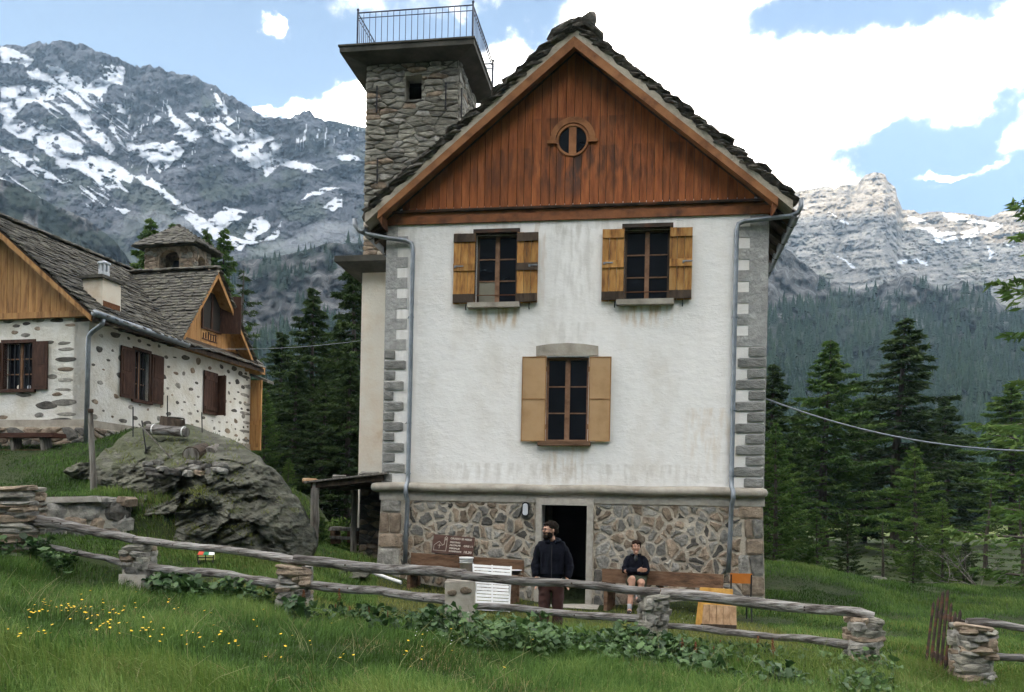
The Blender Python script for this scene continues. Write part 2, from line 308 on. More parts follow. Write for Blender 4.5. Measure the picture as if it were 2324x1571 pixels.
# ---------------------------------------------------------------- ground
def G(u, v, Y): return P(u, v, Y)
CTRL = [G(30,1262,13.9), G(315,1330,13.6), G(665,1395,13.0), G(1045,1432,12.4), G(1480,1468,11.9), G(1957,1524,11.3), G(2205,1562,11.0), G(2420,1575,10.9),
 (0,0,.1), (-4,0,.5), (4,0,-.25), (-3.66,6.3,.45), (-6,8,.85), (-2,7.5,.22), (0,8.3,.06), (2.5,9,-.12), (5,9.5,-.30), (4.5,6,-.3), (-8,11,1.05), (8,10,-.35), (-12,12,1.6), (-12,4,1.2), (12,10,-.4), (12,2,-.4),
 G(1245,1447,13.4), G(1280,1367,18.0), G(1393,1388,17.0), G(1737,1362,17.35), G(1700,1413,15.0), G(1000,1345,17.6), G(1120,1392,15.6), G(860,1330,17.6), G(712,1266,17.5), G(803,1262,18.8), G(468,1282,14.6), G(560,1270,15.3),
 G(900,1400,14.3), G(1400,1440,13.3), G(1750,1440,13.5), G(2000,1480,12.6),
 G(1760,1277,21.5), G(1860,1292,21.7), G(1990,1318,22), G(2120,1330,22), G(2324,1337,22), G(1850,1380,17), G(2100,1430,15), G(2324,1450,15), G(2000,1340,20), G(2600,1337,22),
 (6,26,-.3), (12,26,-.4), (20,26,-.4), (6,32,-.1), (14,34,0), (24,36,.1), (10,45,.15),
 (-5.2,24,.5), (-4.3,29,.4), (-3,36,.4), (0,30,.2), (-1.5,22,.3), (3,27,0),
 G(195,1004,20.0), G(0,1018,20.2), G(-150,1018,20.5), G(212,1120,16.5), G(90,1120,15.9), G(290,1125,15.9), G(60,1070,17.8), G(150,1030,19), (-9.0,26.7,3.6), (-7.7,25,3.4), (-7.4,27.5,2.6), (-6,29,1.2), (-14,24,4.2), (-18,18,4.3), (-20,28,5.5), (-16,12,2.6),
 G(700,1232,19.5), G(640,1150,22.8), G(770,1200,26), G(600,1090,25), G(480,1010,22), (-6.4,15.5,1.35), (-5.2,15.6,1.0), (-7.0,14.6,1.15), (-8.4,14.6,1.25), (-7.5,15.2,1.25), (-8.2,15.1,1.3), (-5.0,19.5,1.6), (-4.2,20.5,.9), (-3.9,17,.75)]
CTRL = np.array([np.asarray(c, float) for c in CTRL])
def terrace(x, y):   # the step held back by the retaining wall
    return .62 * sstep(15.4, 15.75, y) * (1 - sstep(-6.2, -5.4, x)) * (1 - sstep(16, 19, y) * .0)
_cz = CTRL[:, 2] - terrace(CTRL[:, 0], CTRL[:, 1])
def _tps(r2): return np.where(r2 > 0, r2 * np.log(np.maximum(r2, 1e-12)), 0)
_n = len(CTRL); _d2 = ((CTRL[:, None, :2] - CTRL[None, :, :2])**2).sum(-1)
_A = np.zeros((_n+3, _n+3)); _A[:_n, :_n] = _tps(_d2) + np.eye(_n)*.25; _A[:_n, _n] = 1; _A[:_n, _n+1] = CTRL[:, 0]; _A[:_n, _n+2] = CTRL[:, 1]; _A[_n:, :_n] = _A[:_n, _n:].T
_wt = np.linalg.solve(_A, np.concatenate([_cz, np.zeros(3)]))
def gz(x, y):
    x = np.asarray(x, float); y = np.asarray(y, float); sh = x.shape; xf = x.ravel(); yf = y.ravel(); z = np.zeros(len(xf))
    for i in range(0, len(xf), 20000):
        a, b = np.clip(xf[i:i+20000], -22, 24), np.clip(yf[i:i+20000], -3, 45)
        z[i:i+20000] = _tps((a[:, None]-CTRL[:, 0])**2 + (b[:, None]-CTRL[:, 1])**2) @ _wt[:_n] + _wt[_n] + _wt[_n+1]*a + _wt[_n+2]*b
    z = z.reshape(sh) + terrace(x, y)
    far = .45 + .006*np.clip(y-70, 0, 140) + np.clip(-x-18, 0, 60)*.10 + .35*fbm(x/14, y/14, 3, 11)
    ox = np.maximum(np.maximum(-16-x, x-17), 0); oy = np.maximum(np.maximum(-2-y, y-36), 0)
    w = 1 - sstep(0, 16, np.hypot(ox, oy))
    return w*z + (1-w)*far + .03*fbm(x/1.3, y/1.3, 3, 4)
def gz1(x, y): return float(gz(np.array([x]), np.array([y]))[0])
def axis(lo, hi, st, far): 
    a = list(np.arange(lo, hi+1e-6, st)); d = st
    while a[-1] < far: d *= 1.22; a.append(a[-1]+d)
    d = st
    while a[0] > -far: d *= 1.22; a.insert(0, a[0]-d)
    return np.array(a)
gx = axis(-15, 14, .22, 2300); gy = axis(2, 27, .2, 2300)
GX, GY = np.meshgrid(gx, gy); GZ = gz(GX, GY)
_r = np.hypot(GX, GY); GZ = GZ - sstep(260, 900, _r)*14
nx = len(gx); ii, jj = np.meshgrid(np.arange(nx-1), np.arange(len(gy)-1)); q = (jj*nx+ii).ravel()
GF = np.stack([q, q+1, q+nx+1, q+nx], 1)
meadow = sstep(60, 90, GY) * sstep(10, 30, GX)
soil = M('grassy_soil', [(.008, .012, .004), (.018, .028, .008), (.03, .045, .012), (.045, .05, .018)], scale=1.6, bump=.8, bscale=9, rough=1, lo=.25, hi=.72, dist=.08)
_nodes = soil.node_tree.nodes; _l = soil.node_tree.links; _p = _nodes['Principled BSDF']; _a = _nodes.new('ShaderNodeAttribute'); _a.attribute_name = 'meadow'
_m = _nodes.new('ShaderNodeMix'); _m.data_type = 'RGBA'; _s = _p.inputs['Base Color'].links[0].from_socket; _l.new(_a.outputs['Fac'], _m.inputs[0]); _l.new(_s, _m.inputs[6]); _m.inputs[7].default_value = (.125, .155, .045, 1); _l.new(_m.outputs[2], _p.inputs['Base Color'])
put('ground', mesh('ground', np.stack([GX, GY, GZ], -1).reshape(-1, 3), GF, soil, True, {'meadow': meadow.ravel()}), kind='structure')

# ---------------------------------------------------------------- mountains and wooded slopes
def interp(xs, pts): return np.interp(xs, [p[0] for p in pts], [p[1] for p in pts])
def massif(name, u0, u1, nu, nv, top, base, Yt, Yb, disp, m, snow=(), marks=(), jag=5, p=1.0, seed=0, shear=.6, tone=None, vegfn=None):
    u = np.linspace(u0, u1, nu); t = np.linspace(0, 1, nv); T, U = np.meshgrid(t, u, indexing='ij')
    vt = interp(u, top) + jag*(ridged(u/26, u*0+seed, 4, seed)-.3) + jag*.5*fbm(u/5, u*0+seed, 3, seed+9); vb = interp(u, base)
    V = vb[None]*(1-T) + vt[None]*T
    sn = np.zeros(U.shape)
    if snow:
        w1 = fbm(U/22, V/22, 5, 21+seed, .5)*9; w2 = fbm(U/22+40, V/22, 5, 33+seed, .5)*7
        for pl in snow: sn = np.maximum(sn, inpoly(U+w1, V+w2, pl))
        sn *= (fbm(U/16, V/9, 3, 44+seed) > -.33)
        if seed == 1: sn = np.maximum(sn, (ridged((V-U*.72)/15, (U+V)/260, 4, 120, .55) > .60)*(fbm(U/55, V/55, 3, 122) > -.02)*(V > 150)*(V < 470)*(U < 330)); sn = np.maximum(sn, (ridged((U+V*.12)/13, V/110, 4, 124, .55) > .66)*(fbm(U/70, V/50, 3, 126) > .06)*(V > 210)*(V < 430)*(U > 280)*(U < 830))
    nz = disp(U, V, sn) * np.sin(np.clip(T, 0.02, 1)*math.pi*.5)**.5
    Y = (Yb + (Yt-Yb)*T**p) * (1 + nz)
    pts = np.stack([(lambda a, b: a)(0, 0) + 0*U]*3, -1)
    du = U-CX; dv = V-V0; a = du*math.cos(ROLL)+dv*math.sin(ROLL); b = -du*math.sin(ROLL)+dv*math.cos(ROLL)
    pts[..., 0] = a*Y/FPX; pts[..., 1] = Y; pts[..., 2] = CAM[2]-b*Y/FPX
    back = pts[-1].copy(); rows = [pts.reshape(-1, 3)]
    back[:, 0] *= 1.25; back[:, 1] = back[:, 1]*1.25+60; back[:, 2] = -20
    Vv = np.concatenate([pts.reshape(-1, 3), back]); q = []
    jj, ii = np.meshgrid(np.arange(nv), np.arange(nu-1), indexing='ij'); k = (jj*nu+ii).ravel()
    F = np.stack([k, k+1, k+nu+1, k+nu], 1)
    mk = tone(U, V) if tone else np.zeros(U.shape)
    for pl, val in marks:
        w1 = fbm(U/30, V/30, 4, 51+seed)*22; w2 = fbm(U/30+40, V/30, 4, 63+seed)*16; mk = np.where(inpoly(U+w1, V+w2, pl), np.maximum(mk, val), mk)
    vg = vegfn(U, V) if vegfn else np.zeros(U.shape)
    pad = np.zeros(nu)
    me = mesh(name, Vv, F, m, False, {'snow': np.concatenate([sn.ravel(), pad]), 'mark': np.concatenate([mk.ravel(), pad]), 'veg': np.concatenate([vg.ravel(), pad])})
    return put(name, me, kind='structure'), pts, U, V
def rockmat(name, cols, green, scale, strata=(1, 1, 1), bump=1.0, snowc=(.60, .635, .70)):
    m = M(name, cols, scale=scale, st=strata, bump=bump, bscale=scale*3.5, rough=.95, dist=8, detail=12, lo=.36, hi=.64)
    n = m.node_tree.nodes; l = m.node_tree.links; p = n['Principled BSDF']; c = p.inputs['Base Color'].links[0].from_socket
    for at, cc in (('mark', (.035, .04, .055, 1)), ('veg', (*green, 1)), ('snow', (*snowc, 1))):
        a = n.new('ShaderNodeAttribute'); a.attribute_name = at; x = n.new('ShaderNodeMix'); x.data_type = 'RGBA'
        l.new(a.outputs['Fac'], x.inputs[0]); l.new(c, x.inputs[6]); x.inputs[7].default_value = cc; c = x.outputs[2]
    l.new(c, p.inputs['Base Color']); return m
rock_left = rockmat('grey_alpine_rock', [(.035, .04, .054), (.078, .086, .108), (.145, .155, .178)], (.05, .068, .048), .035, (1, 1, 1.6))
rock_right = rockmat('pale_limestone', [(.17, .165, .155), (.245, .235, .22), (.33, .315, .29)], (.10, .11, .07), .03, (1, 1, 2.2), .7)
rock_mid = rockmat('wooded_cliff_rock', [(.04, .042, .045), (.09, .09, .095), (.20, .20, .20)], (.012, .027, .016), .09, (1, 1, .5))
# (image-copy pixel outlines of the snow fields, turned into patches of the real surface)
SN_L = [[(0,105),(40,112),(75,135),(60,150),(0,140)],[(60,160),(130,165),(120,185),(65,180)],[(100,145),(180,175),(230,205),(235,240),(180,215),(120,180)],[(0,190),(130,195),(120,225),(60,235),(30,270),(0,265)],
 [(120,225),(200,260),(260,330),(250,350),(180,290),(140,240)],[(70,270),(140,300),(230,350),(310,400),(300,420),(200,370),(90,300)],[(0,262),(60,280),(160,340),(250,395),(300,440),(240,410),(120,350),(0,290)],[(0,330),(70,360),(150,420),(90,400),(0,345)],[(120,350),(200,365),(230,385),(130,380)],
 [(232,145),(290,155),(280,195),(235,185)],[(195,195),(265,160),(270,180),(215,230),(190,215)],[(250,230),(300,240),(290,260),(255,250)],[(165,205),(200,240),(215,270),(185,245)],[(285,310),(320,330),(400,320),(420,345),(365,395),(345,370),(300,350)],[(370,230),(410,270),(450,300),(400,310),(385,265)],[(420,290),(470,300),(440,325),(420,320)],
 [(465,280),(500,275),(540,310),(560,290),(625,310),(600,335),(640,360),(735,385),(700,395),(640,375),(610,400),(560,375),(510,330),(470,310)],[(610,330),(640,310),(640,345),(620,350)],[(595,400),(620,365),(628,385),(605,405)],[(505,275),(520,262),(535,275),(520,285)],
 [(305,397),(345,405),(420,465),(445,490),(400,465),(340,425)],[(400,475),(470,500),(510,470),(560,480),(500,530),(540,545),(600,545),(640,500),(630,540),(560,555),(540,570),(480,545),(420,500)],[(550,540),(570,500),(600,490),(610,515),(575,545)],
 [(250,262),(262,300),(300,345),(270,325),(250,290)],[(680,455),(715,430),(770,425),(730,440)],[(730,470),(775,440),(775,475),(750,480)],[(750,360),(800,350),(830,368),(780,365)],[(480,200),(510,240),(520,262),(490,240)],[(520,150),(545,170),(590,180),(560,165)],[(545,225),(560,210),(575,225),(560,232)],[(245,405),(280,395),(275,410)],[(580,250),(640,260),(680,268),(600,266)],[(200,395),(250,400),(280,440),(230,420)],
 [(420,250),(450,255),(470,280),(445,275)],[(345,255),(365,270),(350,280)],[(250,465),(300,480),(280,490)]]
TOP_L = [(-1300,260),(-900,150),(-600,190),(-350,90),(-200,120),(-60,115),(0,102),(60,105),(90,96),(150,97),(190,99),(225,120),(270,133),(300,148),(345,152),(400,170),(440,176),(480,190),(505,215),(550,228),(575,252),(600,262),(655,268),(680,262),(690,250),(704,248),(714,268),(760,276),(830,291),(880,310),(960,340),(1050,420),(1200,520)]
def disp_l(U, V, sn=0):
    cl = ridged((U+V*.15)/34, V/120, 5, 2); st = fbm((U*.25+V)/26, (V-U*.3)/300, 5, 6); big = ridged((U-V*.8)/190, (V+U*.3)/150, 4, 12)
    k = 1-.85*sn
    return k*(.024*cl + .020*st + .016*fbm(U/9, V/9, 4, 8) + .008*fbm(U/3.5, V/3, 3, 9)) + .075*big
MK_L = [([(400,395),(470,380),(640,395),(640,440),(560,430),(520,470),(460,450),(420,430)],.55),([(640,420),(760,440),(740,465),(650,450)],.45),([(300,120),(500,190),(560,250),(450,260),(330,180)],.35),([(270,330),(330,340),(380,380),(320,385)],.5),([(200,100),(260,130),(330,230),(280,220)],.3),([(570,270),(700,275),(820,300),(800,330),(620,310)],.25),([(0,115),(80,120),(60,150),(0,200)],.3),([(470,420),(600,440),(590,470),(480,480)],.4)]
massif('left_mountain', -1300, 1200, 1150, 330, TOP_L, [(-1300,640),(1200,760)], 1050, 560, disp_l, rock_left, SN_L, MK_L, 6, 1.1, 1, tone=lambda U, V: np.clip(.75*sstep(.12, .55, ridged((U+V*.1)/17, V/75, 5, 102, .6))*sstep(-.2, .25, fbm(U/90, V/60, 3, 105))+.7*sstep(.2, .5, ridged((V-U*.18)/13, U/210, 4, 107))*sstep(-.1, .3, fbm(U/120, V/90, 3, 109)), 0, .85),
       vegfn=lambda U, V: np.clip(.75*sstep(.0, .5, fbm(U/60, V/40, 4, 71)+.0014*(V-330)), 0, .8))
TOP_R = [(1500,400),(1700,430),(1760,440),(1828,431),(1855,426),(1879,423),(1888,424),(1892,430),(1908,420),(1943,420),(1954,408),(1964,397),(1982,391),(2000,392),(2010,397),(2014,410),(2033,426),(2036,444),(2048,476),(2074,477),(2088,486),(2117,480),(2187,484),(2244,493),(2272,481),(2301,473),(2324,473),(2450,440),(2700,420),(3000,430)]
SN_R = [[(2140,485),(2190,495),(2250,503),(2280,515),(2230,530),(2200,555),(2170,530),(2230,515),(2150,500)],[(2060,490),(2100,500),(2120,515),(2060,500)],[(2080,515),(2150,525),(2190,530),(2120,537)],[(2110,540),(2170,537),(2175,552),(2120,548)],[(1880,480),(1925,510),(1915,514)],[(1880,570),(1950,610),(1940,612)],[(2040,585),(2110,592),(2105,603),(2035,595)],[(2240,560),(2260,575),(2245,590)],[(2280,548),(2305,560),(2295,565)]]
def disp_r(U, V, sn=0):
    return .03*ridged((U+V*.3)/70, V/170, 5, 32) + .012*fbm((V+U*.12)/11, U/160, 4, 36) + .05*ridged((U-V*.5)/170, (V+U*.2)/150, 3, 40) + .012*fbm(U/8, V/6, 4, 38) + .005*fbm(U/3.5, V/3, 3, 39)
massif('right_mountain', 1500, 2900, 620, 230, TOP_R, [(1500,760),(3000,800)], 1250, 800, disp_r, rock_right, SN_R, [], 1.3, 1.2, 2, tone=lambda U, V: .38*np.clip(sstep(.15, .6, ridged((U+V*.2)/22, V/70, 5, 112, .6))+sstep(.25, .55, ridged((V+U*.1)/9, U/160, 4, 117)), 0, 1),
       vegfn=lambda U, V: np.clip(.7*sstep(.1, .6, fbm(U/60, V/30, 4, 81)+.003*(V-620)), 0, .7))
def disp_h(U, V, sn=0): return .05*ridged(U/45, V/70, 5, 52) + .03*fbm(U/14, V/14, 4, 55) + .05*ridged((U-V)/150, V/110, 3, 57)
TOP_KNOLL = [(1500,470),(1700,520),(1745,532),(1775,560),(1800,575),(1840,610),(1880,640),(1950,660),(2000,645),(2060,620),(2100,640),(2140,660),(2180,640),(2230,650),(2270,690),(2324,705),(2450,690),(2800,640)]
kn, KP, KU, KV = massif('rocky_knoll_slope', 1250, 2800, 330, 150, TOP_KNOLL, [(1500,1180),(2800,1200)], 640, 215, disp_h, rock_mid, [], [], 4, 1.3, 3,
       vegfn=lambda U, V: np.clip(sstep(-.15, .10, fbm(U/38, V/26, 5, 91)+.006*(V-690)), 0, 1))
TOP_CLIFF = [(-1500,300),(-1000,380),(-600,290),(-300,340),(-100,380),(0,405),(60,430),(130,470),(200,500),(260,545),(300,600),(400,630),(470,620),(540,592),(600,588),(650,580),(700,565),(750,553),(800,552),(850,556),(1000,540),(1200,570)]
cf, CP, CU, CV = massif('wooded_cliff_slope', -1500, 1400, 640, 170, TOP_CLIFF, [(-1500,1180),(1200,1185)], 480, 190, disp_h, rock_mid, [], [], 2.5, 1.2, 4,
       vegfn=lambda U, V: np.clip(1-sstep(.02, .24, fbm(U/34, V/46, 5, 95)+.45*np.exp(-((V-690)/75.)**2)*(U > 480)+.22*np.exp(-((V-560)/60.)**2)*(U < 480)-.10), 0, 1))
# the high valley side behind the photographer, which keeps the evening sun off the valley floor
u = np.linspace(-3600, 3000, 90); rows = []
crest = np.interp(u, [-3600,-2700,-2300,-1900,-1500,-1300,-1100,-700,0,1500,3000], [1000,1120,1120,1090,1030,965,930,960,930,880,800]) + 18*ridged(u/160, u*0, 4, 5)
rs = np.linspace(0, 1, 26)
BV = np.stack([np.stack([u, -500-1000*t+90*ridged(u/240, u*0+t*3, 4, 15)*t*(1-t)*2, crest*t**1.15], -1) for t in rs] + [np.stack([u, u*0-2100, u*0-15], -1)])
nb = len(u); jj, ii = np.meshgrid(np.arange(26), np.arange(nb-1), indexing='ij'); k = (jj*nb+ii).ravel()
z = np.zeros(BV.shape[0]*nb)
put('mountain_behind', mesh('mountain_behind', BV.reshape(-1, 3), np.stack([k, k+1, k+nb+1, k+nb], 1), rock_left, False, {'snow': z, 'mark': z, 'veg': z+.7}), kind='structure')

# far-off woods: many small firs joined
def fir(seed):
    r = random.Random(seed); V = []; F = []
    for t in range(6):
        z1 = 1.0 - t*.145; zb = z1 - .30 + .02*t; rr = .045 + t*.034; n = 9; b = len(V)
        V.append((0, 0, z1))
        for k in range(n):
            a = 2*math.pi*(k+r.random()*.6)/n; q = rr*(1.0 if k % 2 else .5)*r.uniform(.75, 1.2); V.append((q*math.cos(a), q*math.sin(a), zb+r.uniform(-.03, .03)))
        F += [(b, b+1+k, b+1+(k+1) % n) for k in range(n)]
    return np.array(V), np.array(F)
FIRS = [fir(i) for i in range(5)]
def wood(name, pos, hs, m, label=None):
    Vs = []; Fs = []; A = []; n = 0
    for p, h in zip(pos, hs):
        V, F = FIRS[rng.integers(5)]; a = rng.uniform(0, 6.28); c, s = math.cos(a), math.sin(a); w = h*rng.uniform(.85, 1.25)
        Q = np.stack([(V[:, 0]*c-V[:, 1]*s)*w, (V[:, 0]*s+V[:, 1]*c)*w, V[:, 2]*h], 1)+p; Vs.append(Q); Fs.append(F+n); n += len(V); A.append(np.full(len(V), np.clip(rng.random()*.7+.15+.5*float(fbm(np.array([p[0]/40]), np.array([p[1]/40+p[2]/30]), 2, 8)[0]), 0, 1)))
    me = mesh(name, np.concatenate(Vs), np.concatenate(Fs), m, False, {'rnd': np.concatenate(A)}); return put(name, me, kind='stuff', label=label)
far_green = M('distant_fir_green', [(0.0062, 0.01768, 0.0112), (0.01364, 0.03264, 0.0176), (0.02604, 0.0476, 0.024)], scale=.2, bump=0, attr='rnd', rough=1)
def scatter(Pts, U, V, n, ok, vmin):
    idx = np.argwhere(ok(U, V) & (V > vmin)); pick = idx[rng.integers(len(idx), size=n)]
    return np.array([Pts[a, b] for a, b in pick])+rng.uniform(-1, 1, (n, 3))*np.array([2, 2, 0])+np.array([0, 0, -1.0])
vk = np.clip(sstep(-.15, .10, fbm(KU/38, KV/26, 5, 91)+.006*(KV-690)), 0, 1)
p1 = scatter(KP, KU, KV, 4200, lambda U, V: (U > 1700) & (U < 2500) & ((V > 720) | (vk > .5)), 0)
wood('slope_forest', p1, rng.uniform(4.5, 12.5, len(p1)), far_green, 'dense fir forest on the slope under the pale right mountain')
vc = np.clip(1-sstep(.02, .24, fbm(CU/34, CV/46, 5, 95)+.45*np.exp(-((CV-690)/75.)**2)*(CU > 480)-.10), 0, 1)
p2 = scatter(CP, CU, CV, 1500, lambda U, V: (U > 480) & (U < 900) & ((V > 760) | (vc > .75)), 0)
wood('cliff_forest', p2, rng.uniform(5, 9, len(p2)), far_green, 'firs on ledges of the grey cliff below the snowy mountain')
n = 420; px = rng.uniform(15, 190, n); py = rng.uniform(105, 215, n); pp = np.stack([px, py, gz(px, py)-.2], 1); keep = (px/py > .18) & ((py > 125) | (px/py > .62)); pp = pp[keep]
wood('valley_forest', pp, rng.uniform(9, 15, len(pp)), far_green, 'dark firs at the far side of the sunny meadow')
n = 160; px = rng.uniform(-34, -4, n); py = rng.uniform(60, 110, n); pp = np.stack([px, py, gz(px, py)-.2], 1)
wood('gap_forest', pp, rng.uniform(9, 14, n), far_green, 'dark firs far back between the cottage and the tall house')
# ---------------------------------------------------------------- masonry
def clip(poly, a, b, c):     # keep a*x+b*y<=c
    o = []; n = len(poly)
    for i in range(n):
        p, q = poly[i], poly[(i+1) % n]; dp = a*p[0]+b*p[1]-c; dq = a*q[0]+b*q[1]-c
        if dp <= 0: o.append(p)
        if dp*dq < 0: t = dp/(dp-dq); o.append((p[0]+(q[0]-p[0])*t, p[1]+(q[1]-p[1])*t))
    return o
def cells(pts, rect, asp=1.0, holes=()):
    x0, x1, z0, z1 = rect; out = []
    A = np.array([(p[0], p[1]*asp) for p in pts])
    for i, p in enumerate(A):
        poly = [(x0, z0*asp), (x1, z0*asp), (x1, z1*asp), (x0, z1*asp)]
        d = ((A-p)**2).sum(1); 
        for j in np.argsort(d)[1:22]:
            q = A[j]; m = (p+q)/2; v = q-p; poly = clip(poly, v[0], v[1], v @ m)
            if len(poly) < 3: break
        poly = [(a, b/asp) for a, b in poly]
        for hx0, hx1, hz0, hz1 in holes:
            if not poly: break
            bx = [q[0] for q in poly]; bz = [q[1] for q in poly]
            if max(bx) <= hx0 or min(bx) >= hx1 or max(bz) <= hz0 or min(bz) >= hz1: continue
            c = (sum(bx)/len(bx), sum(bz)/len(bz))
            opt = [(hx0-c[0], (1, 0, hx0)), (c[0]-hx1, (-1, 0, -hx1)), (hz0-c[1], (0, 1, hz0)), (c[1]-hz1, (0, -1, -hz1))]
            g, cl = max(opt)
            poly = clip(poly, *cl)
        if len(poly) >= 3:
            ar = abs(sum(poly[k][0]*poly[(k+1) % len(poly)][1]-poly[(k+1) % len(poly)][0]*poly[k][1] for k in range(len(poly))))/2
            if ar > .0015: out.append(poly)
    return out
def scatter2(x0, x1, z0, z1, dx, dz, r, jit=.42):
    "jittered courses of seeds"
    pts = []; z = z0+dz/2; k = 0
    while z < z1:
        x = x0+dx*(.5 if k % 2 else .1)+r.uniform(-.2, .2)*dx
        while x < x1:
            pts.append((x+r.uniform(-jit, jit)*dx, z+r.uniform(-jit, jit)*dz)); x += dx*r.uniform(.7, 1.35)
        z += dz; k += 1
    return [(min(max(a, x0+.01), x1-.01), min(max(b, z0+.01), z1-.01)) for a, b in pts]
def stone_mesh(poly, mp, h, gap, m, r, name='stone', ch=.26):
    n = len(poly); c = np.mean(np.array(poly), 0); Q = []
    for i in range(n):
        a, b = np.array(poly[i]), np.array(poly[(i+1) % n]); L = np.linalg.norm(b-a)
        if L < .03: Q.append((a+b)/2); continue
        Q += [a+(b-a)*ch, a+(b-a)*(1-ch)]
    Q = [c+(q-c)*max(.35, 1-gap*r.uniform(.5, 1.5)/max(.02, np.linalg.norm(q-c))) for q in Q]; n = len(Q)
    V = [mp(q[0], q[1], -.02) for q in Q]+[mp(q[0], q[1], h*r.uniform(.45, .8)) for q in Q]+[mp(*(c+(q-c)*.74), h*r.uniform(.85, 1.15)) for q in Q]+[mp(c[0], c[1], h*r.uniform(.95, 1.25))]
    F = [(k*n+i, k*n+(i+1) % n, (k+1)*n+(i+1) % n, (k+1)*n+i) for k in (0, 1) for i in range(n)]+[(2*n+i, 2*n+(i+1) % n, 3*n) for i in range(n)]
    return mesh(name, V, F, m)
def wall_mesh(name, x0, x1, z0, z1, holes, thick, mp, m):
    "a wall with real openings; mp(x, depth, z)"
    xs = sorted({x0, x1, *[h[0] for h in holes], *[h[1] for h in holes]}); zs = sorted({z0, z1, *[h[2] for h in holes], *[h[3] for h in holes]})
    xs = [a for a in xs if x0 <= a <= x1]; zs = [a for a in zs if z0 <= a <= z1]
    sol = lambda i, j: 0 <= i < len(xs)-1 and 0 <= j < len(zs)-1 and not any(h[0] <= (xs[i]+xs[i+1])/2 <= h[1] and h[2] <= (zs[j]+zs[j+1])/2 <= h[3] for h in holes)
    b = MB()
    for i in range(len(xs)-1):
        for j in range(len(zs)-1):
            if not sol(i, j): continue
            a0, a1, c0, c1 = xs[i], xs[i+1], zs[j], zs[j+1]
            V = [mp(a0,0,c0),mp(a1,0,c0),mp(a1,0,c1),mp(a0,0,c1),mp(a0,thick,c0),mp(a1,thick,c0),mp(a1,thick,c1),mp(a0,thick,c1)]
            F = [(0,1,2,3),(7,6,5,4)]
            if not sol(i, j-1): F.append((0,4,5,1))
            if not sol(i, j+1): F.append((3,2,6,7))
            if not sol(i-1, j): F.append((0,3,7,4))
            if not sol(i+1, j): F.append((1,5,6,2))
            b.add(V, F)
    return b.me(name, m)
def rough_slab(r, n=9, sx=1, sy=1, sz=1, j=.12):
    "an irregular flagstone in a unit box, origin at its middle"
    V = []; A = sorted(r.uniform(0, 1)*.5/n*6+k/n*2*math.pi for k in range(n)); sup = [(abs(math.cos(a))**4+abs(math.sin(a))**4)**-.25 for a in A]
    for zz, k in ((-.5, .93), (-.1, 1.0), (.32, .97), (.5, .82)):
        for a, s in zip(A, sup):
            q = s*k*(1+r.uniform(-j, j)); V.append((.5*q*math.cos(a)*sx, .5*q*math.sin(a)*sy, (zz+r.uniform(-.09, .09))*sz))
    F = [(k*n+i, k*n+(i+1) % n, (k+1)*n+(i+1) % n, (k+1)*n+i) for k in range(3) for i in range(n)]+[tuple(range(n))[::-1], tuple(range(3*n, 4*n))]
    return V, F
SLABS = {}
def slab_meshes(name, m, seed=1, n=8):
    if name not in SLABS:
        r = random.Random(seed); SLABS[name] = [mesh(name, *rough_slab(r), m) for _ in range(n)]
    return SLABS[name]
def slab_obj(name, mats_m, parent, loc, size, rot, seed=1):
    me = random.choice(slab_meshes(name+'_'+mats_m.name, mats_m, seed)); o = put(name, me, parent, loc); o.scale = size; o.rotation_euler = rot; return o

# ---------------------------------------------------------------- the tall house
TH = -R(8.8); O = P(1302, 1160, 18.0); O[2] = 0
HF = Frame(O, TH)
house = thing('chapel_house', 'tall white house with red wooden gable, grey corner stones and rubble stone base', 'house', O, TH)
def fx(u, v, d=0.0): h = HF.hit(u, v, 1, d); return float(h[0])
def fz(u, v, d=0.0): h = HF.hit(u, v, 1, d); return float(h[2])
def fp(u, v, d=0.0): h = HF.hit(u, v, 1, d); return float(h[0]), float(h[2])
XL = fx(876, 700); XR = fx(1737.5, 800); ZC0 = fz(1300, 1130); ZC1 = fz(1300, 1103); ZF = (fz(885, 512)+fz(1740, 487))/2; DEP = 9.0
ZTOP = ZF+.35
WINS = [(fx(1080,610), fx(1173,610), fz(1120,689), fz(1120,530)), (fx(1417,600), fx(1520,600), fz(1460,682), fz(1460,518)), (fx(1238,905), fx(1335,905), fz(1285,1002), fz(1285,810))]
DOOR = (fx(1229,1250,-.1), fx(1331,1250,-.1), -.05, fz(1280,1147,-.1))
idm = lambda x, d, z: (x, d, z)
